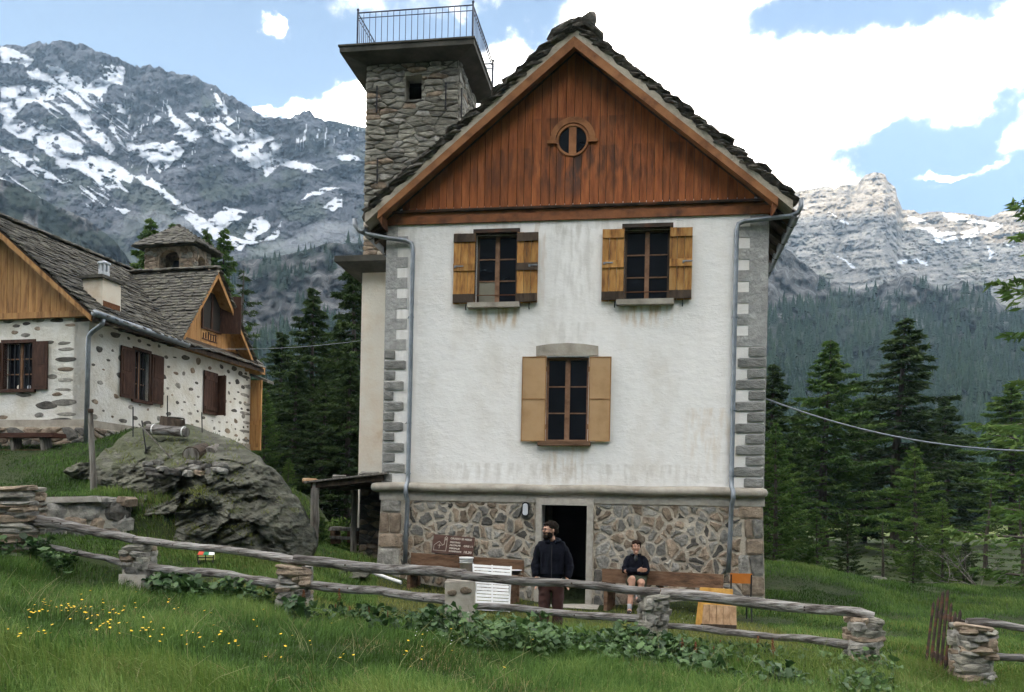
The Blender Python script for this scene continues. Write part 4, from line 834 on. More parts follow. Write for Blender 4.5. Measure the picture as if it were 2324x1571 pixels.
# ledge and plastered lower shaft
ov = .55; zl0 = float(HF.hit(825, 620, 1, TD)[2])
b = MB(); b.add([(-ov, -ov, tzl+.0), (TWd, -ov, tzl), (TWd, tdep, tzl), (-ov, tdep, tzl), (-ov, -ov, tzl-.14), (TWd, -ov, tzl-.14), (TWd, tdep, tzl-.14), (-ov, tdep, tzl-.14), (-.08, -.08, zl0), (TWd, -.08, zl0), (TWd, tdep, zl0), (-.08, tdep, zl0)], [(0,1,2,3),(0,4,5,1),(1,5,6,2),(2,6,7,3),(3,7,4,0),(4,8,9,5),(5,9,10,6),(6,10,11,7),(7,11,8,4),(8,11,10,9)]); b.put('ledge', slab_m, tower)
MB().box((-.02, -.02, -.5), (TWd, tdep, zl0+.02)).put('plastered_shaft', cream, tower)
# ---------------------------------------------------------------- the cottage on the left
CO = P(195, 1100, 20.0); CO[2] = 0
CF = Frame(CO, -math.atan2(498, 2000))
cot = thing('alpine_cottage', 'low white cottage with dark stones set in its plaster, slate roof and larch board gables', 'house', CO, CF.th)
def cw(u, v, d=0.0): h = CF.hit(u, v, 0, d); return float(h[1]), float(h[2])       # on the long right wall: (y, z)
def cf_(u, v, d=0.0): h = CF.hit(u, v, 1, d); return float(h[0]), float(h[2])      # on the front wall: (x, z)
yE, _ = cw(568, 900); LW = yE; ZW = cw(400, 790)[1]; ZWB = cw(380, 980)[1]; FX0 = -5.6
sw = [cw(u, v) for u, v in ((303,905),(338,804),(461,935),(490,852))]
holes_s = [(sw[0][0], sw[1][0], sw[0][1], sw[1][1]), (sw[2][0], sw[3][0], sw[2][1], sw[3][1])]
w0 = cf_(8, 884); w1 = cf_(76, 778); hole_f = (w0[0], w1[0], w0[1], w1[1]+.0)
put('side_wall', wall_mesh('side_wall', .0, LW, 1.5, ZW, holes_s, .4, lambda x, d, z: (-d, x, z), stucco2), cot); swall = cot.children[-1]
put('front_wall', wall_mesh('front_wall', FX0, -.401, 1.5, ZW+.1, [hole_f], .4, idm, stucco2), cot); fwall = cot.children[-1]
MB().box((-.40, .0, 1.5), (-.002, .004, ZW)).put('corner_wall', stucco2, cot)
b = MB(); b.box((FX0, LW-.4, 1.5), (-.4, LW, ZW)); b.box((FX0, .4, 1.5), (FX0+.4, LW-.4, ZW)); b.put('back_wall', stucco2, cot)
b = MB(); b.box((FX0+.41, .41, ZW-.2), (-.41, LW-.41, ZW-.1)); b.box((FX0+.41, .41, 2.2), (-.41, LW-.41, 2.3)); b.box((-1.6, .41, 2.31), (-1.55, LW-.41, ZW-.21)); b.box((FX0+.41, 1.3, 2.31), (-1.61, 1.35, ZW-.21)); b.put('floor', inner, cot)
# plinth
b = MB(); b.box((-.05, -.05, 1.4), (.055, LW, ZWB-.16)); b.box((FX0, -.055, 1.4), (-.06, .02, ZWB-.16)); b.put('plinth', mortar, cot); pl = cot.children[-1]
b = MB(); b.box((.0, -.03, ZWB-.155), (.035, LW, ZWB)); b.box((FX0, -.035, ZWB-.155), (-.001, .0, ZWB)); b.put('plinth_band', concrete, cot)
r = random.Random(31)
for poly in cells(scatter2(0, 2.2, 2.6, ZWB-.17, .36, .17, r), (-.05, 2.2, 2.6, ZWB-.17), 1.5): put('stone', stone_mesh(poly, lambda x, z, h: (.055+h, x, z), .04, .02, r.choice([st_brown, st_dark, st_grey]), r), pl)
for poly in cells(scatter2(-2.6, .05, 2.7, ZWB-.17, .5, .16, r), (-2.6, .055, 2.7, ZWB-.17), 2): put('stone', stone_mesh(poly, lambda x, z, h: (x, -.055-h, z), .05, .015, r.choice([st_brown, st_dark, st_brown]), r), pl)
# stones showing through the plaster
def blob(w, h, r):
    n = 9; return [(w/2*math.cos(2*math.pi*k/n+r.uniform(-.2, .2))*r.uniform(.75, 1.1), h/2*math.sin(2*math.pi*k/n+r.uniform(-.2, .2))*r.uniform(.75, 1.1)) for k in range(n)]
def set_stone(wall, mp, x, z, w, h, r, m):
    sh = r.uniform(-.35, .35)
    poly = [(x+a+b_*sh, z+b_) for a, b_ in blob(w, h, r)]; put('stone', stone_mesh(poly, mp, .012, .0, m, r, ch=.3), wall)
done = []
def ok_side(y, z, rad):
    if any(h[0]-rad-.12 < y < h[1]+rad+.3 and h[2]-rad < z < h[3]+rad for h in holes_s): return False
    return all((y-a)**2/1.6+(z-c)**2 > (rad+q)**2 for a, c, q in done)
smp = lambda x, z, h: (h-.004, x, z)
k = 0
for t in range(3000):
    y = r.uniform(.15, LW-.1); z = r.uniform(ZWB+.08, ZW-.08); far_ = y/LW
    rad = r.uniform(.04, .15)*(1.0 if far_ < .75 else .8); need = rad+(.15-.09*far_)*.5
    if not ok_side(y, z, need): continue
    done.append((y, z, need)); set_stone(swall, smp, y, z, rad*r.uniform(1.8, 3.6), rad*r.uniform(.9, 1.8), r, r.choice([st_dark, st_dark, st_grey, st_dark, st_brown])); k += 1
    if k > 240: break
for kk in range(8): set_stone(swall, smp, LW-.18-.12*(kk % 2), ZWB+.1+kk*.27, .45+.2*(kk % 2), .11, r, st_grey)
fmp = lambda x, z, h: (x, -h+.004, z)
for u, v, w, h in ((146,779,.42,.09),(150,793,.5,.09),(152,816,.62,.12),(150,838,.5,.11),(148,862,.46,.12),(144,884,.5,.08),(143,913,.85,.17),(152,960-20,.6,.10),(105,952-32,.62,.21),(135,976-20,.85,.16),(55,884+12,.5,.14),(88,965-23,.28,.13),(58,778-17,.3,.11),(33,768-13,.22,.12),(112,787-10,.28,.10),(85,760-14,.2,.12),(60,745-10,.25,.09),(37,740,.25,.1),(160,738,.3,.08),(20,728,.35,.14),(88,727,.4,.13),(130,727,.4,.12),(118,855,.32,.12),(130,895,.3,.1),(5,948,.4,.12),(-30,930,.4,.15),(-60,800,.4,.12)):
    x, z = cf_(u, v); set_stone(fwall, fmp, x, z, w, h, r, r.choice([st_grey, st_grey, st_dark, st_brown]))
# roof planes
xrg, zrg = cf_(-43, 480, -.4); xe = .42; ze = cw(300, 741, .42)[1]
KM = (zrg-ze)/(xe-xrg)
yc, zc = cw(497, 613, .38); y1, z1 = cw(411, 772, .38); y2, z2 = cw(584, 832, .38); KL = (zc-z1)/(yc-y1); KR = (zc-z2)/(y2-yc)
zm = lambda x: zrg-KM*abs(x-xrg); zx = lambda y: zc-(KL*(yc-y) if y < yc else KR*(y-yc))
croof = put('roof', None, cot)
T = .1
b = MB(); b.prism([(xrg, -.36, zrg-.03), (xrg, -.36, zrg-.03-T), (xe, -.36, ze-.03-T), (xe, -.36, ze-.03)], (0, LW+.4, 0)); b.prism([(xrg, -.36, zrg-.03), (2*xrg-xe, -.36, ze-.03), (2*xrg-xe, -.36, ze-.03-T), (xrg, -.36, zrg-.03-T)], (0, LW+.4, 0))
b.prism([(.36, yc, zc-.03), (.36, y1, z1-.03), (.36, y1, z1-.03-T), (.36, yc, zc-.03-T)], (-.36+xrg, 0, 0)); b.prism([(.36, yc, zc-.03), (.36, yc, zc-.03-T), (.36, y2, z2-.03-T), (.36, y2, z2-.03)], (-.36+xrg, 0, 0)); b.put('deck', dark_wood, croof)
# front gable: larch boards, rake board, beam
gx = lambda x: zm(x)-.16
fg = put('front_gable', None, cot); x = -.02
ZB_ = ZW+.24
MB().prism([(-.02, .06, ZW), (2*xrg, .06, ZW), (xrg, .06, zrg-.2)], (0, .1, 0)).put('backing', dark_wood, fg)
while x > 2*xrg+.1:
    w = r.uniform(.17, .24); a, c = x-w+.004, x-.004
    if gx((a+c)/2) > ZB_+.05:
        t1, t0 = max(gx(c), ZB_), max(gx(a), ZB_)
        if a < xrg < c: poly = [(a, 0, ZB_), (c, 0, ZB_), (c, 0, t1), (xrg, 0, gx(xrg)), (a, 0, t0)]
        else: poly = [(a, 0, ZB_), (c, 0, ZB_), (c, 0, t1), (a, 0, t0)]
        MB().prism(poly, (0, .03+r.uniform(0, .015), 0)).put('plank', larch_wood, fg)
    x -= w
MB().box((2*xrg-.2, -.10, ZW+.10), (.02, .04, ZB_), j=.004).put('beam', larch_wood, fg)
for s in (1, -1):
    xo = xrg+s*(xe-xrg-.05); MB().prism([(xrg, -.38, zrg-.08), (xrg, -.38, zrg-.23), (xo, -.38, zm(xo)-.20), (xo, -.38, zm(xo)-.08)], (0, .03, 0)).put('rake_board', larch_wood, fg)
    MB().prism([(xrg, -.345, zrg-.135), (xrg, -.345, zrg-.155), (xo, -.345, zm(xo)-.155), (xo, -.345, zm(xo)-.135)], (0, .36, 0)).put('soffit', larch_wood, fg)
# cross gable
cg = put('cross_gable', None, cot); gy_ = lambda y: zx(y)-.14; y = y1+.1; zcb = ZW+.14
gw0, gw1 = cw(458, 742), cw(521, 660); ghole = (cw(459, 720)[0], cw(498, 720)[0], cw(470, 745)[1], cw(475, 664)[1])
MB().prism([(-.03, y1+.2, ZW), (-.03, min(y2-.2, LW), ZW), (-.03, min(y2-.2, LW), max(ZW+.01, gy_(min(y2-.2, LW)))), (-.03, yc, zc-.2)], (-.1, 0, 0)).put('backing', dark_wood, cg)
while y < LW-.02:
    w = r.uniform(.2, .27); a, c = y+.005, min(y+w, LW)-.005
    if max(gy_(a), gy_(c)) > zcb+.05:
        t0, t1 = max(gy_(a), zcb), max(gy_(c), zcb)
        poly = [(.0, a, zcb), (.0, c, zcb), (.0, c, t1)]+([(.0, yc, gy_(yc))] if a < yc < c else [])+[(.0, a, t0)]
        MB().prism(poly, (-.03, 0, 0)).put('plank', larch_wood, cg)
    y += w
MB().box((.005, y1+.05, ZW+.0), (.06, LW+.02, zcb)).put('beam', larch_wood, cg)
MB().box((-.3, LW-.1, ZW-.1), (.36, LW+.22, ZW+.16)).put('purlin_end', larch_wood, cg)
for ya, za in ((y1+.02, z1), (y2-.02, z2)):
    MB().prism([(.37, yc, zc-.06), (.37, yc, zc-.22), (.37, ya, za-.17), (.37, ya, za-.05)], (-.03, 0, 0)).put('rake_board', larch_wood, cg)
    MB().prism([(.335, yc, zc-.135), (.335, yc, zc-.15), (.335, ya, za-.15), (.335, ya, za-.135)], (-.335, 0, 0)).put('soffit', larch_wood, cg)
gwin = put('gable_window', None, cg); h = ghole
MB().box((.005, h[0], h[2]), (.02, h[1], h[3])).put('pane', inner, gwin)  # near-black panel, not glass; the opening's shade is in its colour
f = MB(); f.box((.005, h[0]-.05, h[2]-.05), (.05, h[0], h[3]+.05)); f.box((.005, h[1], h[2]-.05), (.05, h[1]+.05, h[3]+.05)); f.box((.005, h[0], h[2]-.05), (.05, h[1], h[2])); f.box((.006, (h[0]+h[1])/2-.04, h[2]), (.045, (h[0]+h[1])/2+.04, h[3])); f.put('frame', brown_wood, gwin)
f = MB(); f.obox((.28, h[1]+.12, (h[2]+h[3])/2), (.55, .2, 0), (-.01, .03, 0), (0, 0, h[3]-h[2]+.05)); f.put('shutter', brown_wood, cg)
# carved date mark on the cross gable: a row of small raised strokes
cm_ = MB(); ym, zm0 = cw(478, 767, .01)
for k in range(6): cm_.box((.0, ym-.36+k*.12, zm0-.08+.02*(k % 2)), (.02, ym-.33+k*.12, zm0+.08+.03*((k*7) % 3)))
cm_.box((.0, ym-.4, zm0-.1), (.02, ym+.32, zm0-.075)); cm_.box((.0, ym-.1, zm0+.09), (.02, ym+.3, zm0+.11)); cm_.put('carved_ornament', brown_wood, cg)
# slates: nearest ones single, the rest joined
SM = slab_meshes('slate_'+slate2.name, slate2, 5, 8); rest = MB(); left = 296
def lay(cx, cy, cz, ln_, wy, th, axis_, tilt, single):
    global left
    if single and left > 0:
        left -= 1; o = put('slate', random.choice(SM), croof, (cx, cy, cz)); o.scale = (ln_, wy, th) if axis_ == 'y' else (wy, ln_, th); o.rotation_euler = (R(r.uniform(-3, 3)), tilt, R(r.uniform(-6, 6))) if axis_ == 'y' else (tilt, R(r.uniform(-3, 3)), R(r.uniform(-6, 6)))
    else:
        V, F = rough_slab(r, 7); ca, sa = math.cos(tilt), math.sin(tilt)
        if axis_ == 'y': rest.add([(cx+a*ln_*ca+c*th*sa, cy+b_*wy, cz-a*ln_*sa+c*th*ca) for a, b_, c in V], F)
        else: rest.add([(cx+a*wy, cy+b_*ln_*ca-c*th*sa, cz+b_*ln_*sa+c*th*ca) for a, b_, c in V], F)
am = math.atan(KM)
for s in (1, -1):
    N = 26; Lx = xe-xrg
    for i in range(N):
        x = xrg+s*Lx*(1-(i+.2)/N); y = -.42
        while y < LW+.1:
            w = r.uniform(.24, .46); z = zm(x)+.05
            if s < 0 or zx(y+w/2) < z+.12 or x > .3: lay(x, y+w/2, z+r.uniform(-.012, .015), .3, w*1.03, r.uniform(.03, .05), 'y', s*(am-R(r.uniform(9, 15))), s > 0 and y < 4.2)
            y += w
for side in (-1, 1):
    K = KL if side < 0 else KR; ya = y1 if side < 0 else y2; N = 24
    for i in range(N):
        y = yc+(ya-yc)*(1-(i+.15)/N)+side*.02; x = .44
        while x > xrg:
            w = r.uniform(.26, .46); z = zx(y)+.05
            if zm(x-w/2) < z+.1 or x > xe-.1: lay(x-w/2, y, z+r.uniform(-.012, .015), .26, w*1.03, r.uniform(.03, .05), 'x', -side*(math.atan(K)-R(r.uniform(11, 18))), False)
            x -= w
y = -.4
while y < LW: V, F = rough_slab(r, 7); rest.add([(xrg+a*.4, y+.2+b_*.45, zrg+.12+c*.06+abs(a)*-.12) for a, b_, c in V], F); y += .4
x = .4
while x > xrg: V, F = rough_slab(r, 7); rest.add([(x-.2+a*.45, yc+b_*.36, zc+.11+c*.06-abs(b_)*.12) for a, b_, c in V], F); x -= .4
rest.put('slates', slate2, croof, kind='stuff')
# rafter tails, gutter and downpipe
for k in range(9):
    y = .35+k*.62
    if y < y1: MB().box((-.1, y, ZW-.02), (.36, y+.12, ZW+.12), j=.004).put('rafter_tail', dark_wood, croof)
gp = [(xe+.03, -.4, ze+.02), (xe+.03, y1+.2, ze-.03)]
MB().tube(gp, .075, 10).put('gutter', zinc, croof, True)
dpp = [(.45, -.1, ze-.05), (.42, -.1, ze-.18), (.18, -.1, ze-.32), (.08, -.1, ze-.42), (.07, -.1, ze-.6), (.07, -.1, 2.9)]
MB().tube(dpp, .055, 10).put('downpipe', zinc, cot, True)
# windows and shutters
def small_window(kind):
    if kind == 's1': 
        h = holes_s[0]; mp = lambda a, d, z: (-d, a, z)
    elif kind == 's2': h = holes_s[1]; mp = lambda a, d, z: (-d, a, z)
    else: h = hole_f; mp = lambda a, d, z: (a, d, z)
    def bx(a0, a1, d0, d1, z0, z1, name, m, par):
        V = [mp(a0,d0,z0),mp(a1,d0,z0),mp(a1,d1,z0),mp(a0,d1,z0),mp(a0,d0,z1),mp(a1,d0,z1),mp(a1,d1,z1),mp(a0,d1,z1)]
        return MB().add(V, [(0,3,2,1),(4,5,6,7),(0,1,5,4),(1,2,6,5),(2,3,7,6),(3,0,4,7)]).put(name, m, par)
    w = put('window', None, cot); x0, x1, z0, z1 = h
    if kind == 's2':
        s = put('shutter', None, cot)
        for k in range(3): bx(x0-.04+k*(x1-x0+.08)/3+.003, x0-.04+(k+1)*(x1-x0+.08)/3-.003, -.05, -.02, z0-.04, z1+.05, 'plank', brown_wood, s)
        for z in (z0+.12, z1-.15): bx(x0, x1, -.075, -.0505, z-.05, z+.05, 'batten', brown_wood, s)
        bx(x1+.05, x1+.09, -.28, -.02, z0-.02, z1+.0, 'open_leaf', brown_wood, cot)
        bx(x0, x1, .1, .11, z0, z1, 'pane', glass, w); return
    bx(x0-.07, x0, -.03, .1, z0-.0, z1, 'casing', brown_wood, w); bx(x1, x1+.07, -.03, .1, z0, z1, 'casing', brown_wood, w); bx(x0-.07, x1+.07, -.032, .1, z1, z1+.08, 'casing', brown_wood, w); bx(x0-.1, x1+.1, -.07, .1, z0-.08, z0-.001, 'window_sill', brown_wood, w)
    bx(x0, x1, .13, .14, z0, z1, 'pane', glass, w)
    bx((x0+x1)/2-.035, (x0+x1)/2+.035, .08, .12, z0, z1, 'mullion', sash, w)
    for t in (1/3, 2/3): bx(x0, x1, .085, .118, z0+(z1-z0)*t-.012, z0+(z1-z0)*t+.012, 'glazing_bar', sash, w)
    for k in range(1, 6): a = x0+(x1-x0)*k/6; bx(a-.009, a+.009, .03, .048, z0, z1, 'guard_bar', iron, w)
    sides = [1] if kind == 'f' else [-1, 1]
    for s in sides + ([-1] if kind == 'f' else []):
        wd = .46 if kind != 'f' else .36; a0, a1 = (x1+.075, x1+.075+wd) if s > 0 else (x0-.075-wd, x0-.075); sh = put('shutter', None, cot)
        dd = -.06 if not (kind == 's1' and s > 0) else -.06
        bx(a0, a1, dd, dd+.035, z0-.02, z1+.02, 'board', brown_wood, sh)
        for q0, q1 in ((z0+.06, (z0+z1)/2-.05), ((z0+z1)/2+.03, z1-.06)): bx(a0+.06, a1-.06, dd-.012, dd-.0005, q0, q1, 'panel', brown_wood, sh)
    if kind == 'f':
        for a, m in ((.42, cream), (.78, lamp_glass)): V = mp(x0+(x1-x0)*a, .09, z0+.05); MB().grow(V, .04, .04, .06, 10, 6).put('pot', m, w)
for kd in ('s1', 's2', 'f'): small_window(kd)
# open plank door leaf at the far corner
dz0 = cw(566, 1022)[1]; dz1 = cw(566, 862)[1]; dr = put('door', None, cot)
MB().box((-.05, LW+.02, dz0), (.36, LW+.07, dz1)).put('leaf', larch_wood, dr)
for a, c in ((.04, .36), (.42, .96)):
    MB().box((.02, LW-.005, dz0+(dz1-dz0)*a), (.29, LW+.0195, dz0+(dz1-dz0)*c)).put('panel', larch_wood, dr)
b = MB(); b.obox((.2, LW+.25, ZW-.2), (.5, .3, -.2), (0, .4, 0), (0, 0, .08)); b.put('porch_roof', slate2, cot)
# chimney
ch = put('chimney', None, cot); cx, cy_, cz = [float(q) for q in CF.hit(222, 700, 1, 2.1)]
YC = 1.7
for YC in np.arange(.3, 6, .05):
    hh = CF.hit(231, 700, 1, YC)
    if hh[2] < zm(hh[0])+.09: break
q = float(CF.hit(187, 680, 1, YC)[0]); q2 = float(CF.hit(232, 680, 1, YC)[0]); cz1 = float(CF.hit(215, 632, 1, YC)[2])
MB().box((q, YC, zm(q2)-.3), (q2, YC+.62, cz1), j=.01).put('shaft', cream, ch); MB().box((q2+.001, YC+.03, zm(q2)-.2), (q2+.012, YC+.6, zm(q2)+.22)).put('flashing', rust, ch)
MB().box((q-.06, YC-.08, cz1), (q2+.07, YC+.7, cz1+.07), j=.012).put('cap_slab', slate2, ch)
c0 = ((q+q2)/2+.06, YC+.3, cz1+.07); f = MB(); f.lathe([(.12, 0), (.12, .14), (.10, .15)], 16, c0); f.lathe([(.145, .33), (.145, .37), (.02, .42)], 16, c0)
for k in range(8): a = 2*math.pi*k/8; f.obox((c0[0]+.11*math.cos(a), c0[1]+.11*math.sin(a), c0[2]+.235), (.05*-math.sin(a), .05*math.cos(a), 0), (.015*math.cos(a), .015*math.sin(a), 0), (0, 0, .2))
f.put('cowl', lamp_glass, ch)
# bell turret on the ridge
tb = CF.hit(328, 612, 1, 9.2); te = CF.hit(437, 612, 1, 9.2); bt = put('bell_turret', None, cot); a0, a1 = float(tb[0]), float(te[0]); bz0 = float(tb[2])-.5; bz1 = float(CF.hit(380, 556, 1, 9.2)[2]); ty0, ty1 = 9.2, 10.25
def arch_wall(lx, mp):
    b = MB(); h = bz1-bz0; xa, xb = lx*.30, lx*.72; sp = bz0+.35+.55*h; n = 8; top = bz1-.16
    arc = [((xa+xb)/2-(xb-xa)/2*math.cos(math.pi*k/n), sp-.25+(xb-xa)/2*.8*math.sin(math.pi*k/n)) for k in range(n+1)]
    sill = bz0+.3
    polys = [[(0, bz0), (xa, bz0), (xa, bz1), (0, bz1)], [(xb, bz0), (lx, bz0), (lx, bz1), (xb, bz1)], [(xa, bz0), (xb, bz0), (xb, sill), (xa, sill)]]
    for k in range(n): polys.append([arc[k], arc[k+1], (arc[k+1][0], bz1), (arc[k][0], bz1)])
    for pz in polys: b.add([mp(x, 0, z) for x, z in pz]+[mp(x, .25, z) for x, z in pz], [(0,1,2,3),(7,6,5,4)]+[(i, 4+i, 4+(i+1) % 4, (i+1) % 4) for i in range(4)])
    return b
m1 = lambda x, d, z: (a0+x, ty0+d, z); m2 = lambda x, d, z: (a1-d, ty0+x, z)
for mp_, L_ in ((m1, a1-a0), (m2, ty1-ty0), (lambda x, d, z: (a0+x, ty1-d, z), a1-a0), (lambda x, d, z: (a0+d, ty0+x, z), ty1-ty0)):
    arch_wall(L_, mp_).put('arched_wall', st_brown, bt)
    for poly in cells(scatter2(0, L_, bz0, bz1, .3, .11, r), (0, L_, bz0, bz1), 2, [(L_*.27, L_*.75, bz0+.2, bz1-.1)]):
        put('stone', stone_mesh(poly, lambda x, z, h, mp_=mp_: mp_(x, -h, z), .03, .01, r.choice([st_brown, st_tower, st_brown]), r), bt)
b = MB(); b.lathe([(.05, .35), (.14, .32), (.2, .1), (.26, 0)], 14, ((a0+a1)/2, (ty0+ty1)/2, bz0+.55)); b.put('bell', iron, bt)
ap = np.array([(a0+a1)/2, (ty0+ty1)/2, float(CF.hit(395, 514, 1, 9.7)[2])]); e = .26; ez = bz1-.02
crn = [np.array(c) for c in ((a0-e, ty0-e, ez), (a1+e, ty0-e, ez), (a1+e, ty1+e, ez), (a0-e, ty1+e, ez))]
b = MB(); b.add([*crn, ap, *[c-np.array([0, 0, .06]) for c in crn]], [(0,1,4),(1,2,4),(2,3,4),(3,0,4),(8,7,6,5),(0,5,6,1),(1,6,7,2),(2,7,8,3),(3,8,5,0)]); b.put('pyramid_roof', slate2, bt)
b = MB()
for k in range(4):
    p, q_ = crn[k], crn[(k+1) % 4]
    for i in range(11):
        t = (i+.3)/11; A, B = p+(ap-p)*t, q_+(ap-q_)*t; n = max(1, int(np.linalg.norm(B-A)/.26))
        for j in range(n):
            c = A+(B-A)*(j+.5)/n; ax = (B-A)/n*1.05; dn = ((p+q_)/2-ap); dn /= np.linalg.norm(dn); up = np.cross(ax, dn); up /= np.linalg.norm(up)*np.sign(up[2]); b.obox(c+up*.03, ax, dn*.27+up*.03, up*.04, j=.02)
b.put('slates', slate2, bt, kind='stuff')

# dark red bench in front of the cottage
bx0, bz = cf_(-60, 985, -.55); bx1, _ = cf_(134, 985, -.55); bn = thing('bench', 'dark red plank bench by the cottage wall', 'bench', CF.w(0, 0, 0), CF.th)
MB().box((bx0, -.75, bz-.09), (bx1, -.33, bz), j=.008).put('seat', red_bench, bn)
MB().box((bx0+.1, -.62, bz-.5), (bx1-.25, -.42, bz-.36), j=.015).put('foot_beam', bench_wood, bn)
for x in (bx0+.3, (bx0+bx1)/2, bx1-.35): MB().obox((x, -.53, bz-.25), (.09, 0, .03), (0, .25, 0), (-.06, 0, .36)).put('leg', post_wood, bn)

# ---------------------------------------------------------------- lean-to shed on the left side of the house
sh = thing('woodshed', 'open lean-to wood shelter with grey posts against the side of the tall house', 'shed', O, TH)
A = HF.hit(688, 1093, 1, -.15); B = HF.hit(868, 1073, 1, -.15)
b = MB(); slope = (B[2]-A[2])/(B[0]-A[0])
for k in range(13):
    y = -.2+k*.19; e = random.uniform(-.05, .05); b = MB(); b.prism([(A[0]+e, y, A[2]+e*slope), (B[0]+.1, y, B[2]+.1*slope), (B[0]+.1, y, B[2]-.035+.1*slope), (A[0]+e, y, A[2]-.035+e*slope)], (0, .18, 0)); b.put('roof_board', post_wood, sh)
for k in range(5): y = -.1+k*.5; MB().prism([(A[0]+.15, y, A[2]-.04+.15*slope), (B[0], y, B[2]-.04), (B[0], y, B[2]-.16), (A[0]+.15, y, A[2]-.16+.15*slope)], (0, .1, 0)).put('rafter', dark_wood, sh)
def post_at(u, v0, v1, d, w):
    a = HF.hit(u+2, v0, 1, d); c = HF.hit(u-2, v1, 1, d); pts = [a+(c-a)*t+np.array([random.uniform(-.012, .012), 0, 0]) for t in np.linspace(0, 1, 7)]; pts[-1][2] -= .3
    return MB().tube(pts, [w/2*random.uniform(.9, 1.1) for _ in pts], 8, rj=.06)
post_at(714, 1094, 1264, -.02, .20).put('post', post_wood, sh); post_at(803, 1112, 1264, 1.3, .16).put('post', post_wood, sh)
q0 = HF.hit(815, 1200, 1, 1.5)[0]; b = MB(); b.box((q0, 1.5, -.3), (XL+.1, 1.7, A[2]+.2)); b.put('rubble_wall', st_dark, sh); rw = sh.children[-1]
for poly in cells(scatter2(q0, XL, .3, 2.2, .3, .12, r), (q0, XL-.05, .2, 2.3), 2): put('stone', stone_mesh(poly, lambda x, z, h: (x, 1.5-h, z), .05, .012, r.choice([st_brown, st_dark]), r), rw)
for u, s in ((705,.34),(770,.3),(840,.45)):
    q = HF.hit(u, 1085, 1, .4); V = rough_slab(r); z = A[2]+(q[0]-A[0])*slope+.045; wq = HF.w(q[0], .4, z); MB().add([(v_[0]*s, v_[1]*s, v_[2]*.1) for v_ in V[0]], V[1]).put('flat_stone', st_ochre if u < 750 else st_grey, None, loc=wq, label={705: 'ochre flat stone weighing down the outer edge of the shed roof', 770: 'small grey flat stone halfway along the shed roof', 840: 'large grey flat stone on the shed roof against the house'}[u], cat='stone', group='stones weighing down the shed roof')
q = HF.hit(786, 1196, 1, 1.6); pb = thing('plank_stack', 'pale rough planks stacked on blocks behind the shelter posts', 'planks', HF.w(q[0], 1.6, q[2]-.38), TH)
MB().box((-.35, -.2, .30), (.3, .25, .38), j=.02).put('plank', post_wood, pb); MB().box((-.3, -.2, .0), (-.2, .2, .30), j=.02).put('block', bench_wood, pb); MB().box((.1, -.2, .0), (.25, .2, .30), j=.02).put('block', bench_wood, pb); MB().box((-.4, -.25, .10), (.3, -.205, .17), j=.01).put('plank', post_wood, pb)

# ---------------------------------------------------------------- cables
def cable(name, a, c, sag, rad, label):
    pts = [a+(c-a)*t-np.array([0, 0, sag*4*t*(1-t)]) for t in np.linspace(0, 1, 30)]; MB().tube(pts, rad, 6).put(name, zinc, None, True, label=label, cat='cable')
cable('cable', HF.w(*HF.hit(1739, 905, 1, .3)), P(2560, 1015, 16.0), .42, .017, 'grey cable sagging from the tall house corner to the right')
cable('cable', CF.w(*CF.hit(400, 788, 0, .12)), HF.w(*HF.hit(822, 773, 1, TD-.05)),   .12, .006, 'thin grey cable from the cottage gable to the tower base')
# ---------------------------------------------------------------- boulder, walls, loose things on the bank
rock_b = M('lichen_boulder', [(.025, .025, .02), (.072, .072, .058), (.14, .14, .11), (.21, .21, .165)], scale=2.6, st=(.8, 1, 2.2), bump=1.0, bscale=5, bst=(.8, 1, 2.6), rough=.95, dist=.12, lo=.25, hi=.74)
n_ = rock_b.node_tree.nodes; l_ = rock_b.node_tree.links; p_ = n_['Principled BSDF']; at = n_.new('ShaderNodeAttribute'); at.attribute_name = 'veg'; mm = n_.new('ShaderNodeMix'); mm.data_type = 'RGBA'
l_.new(at.outputs['Fac'], mm.inputs[0]); l_.new(p_.inputs['Base Color'].links[0].from_socket, mm.inputs[6]); mm.inputs[7].default_value = (.075, .085, .045, 1); l_.new(mm.outputs[2], p_.inputs['Base Color'])
OUT = [(200,1085),(225,1035),(262,1003),(300,978),(340,964),(380,957),(430,964),(480,982),(530,1003),(565,1024),(600,1052),(632,1084),(660,1122),(690,1168),(708,1205),(716,1240),(695,1275),(640,1292),(560,1292),(480,1285),(420,1276),(360,1256),(315,1236),(292,1200),(288,1150),(275,1122),(235,1108)]
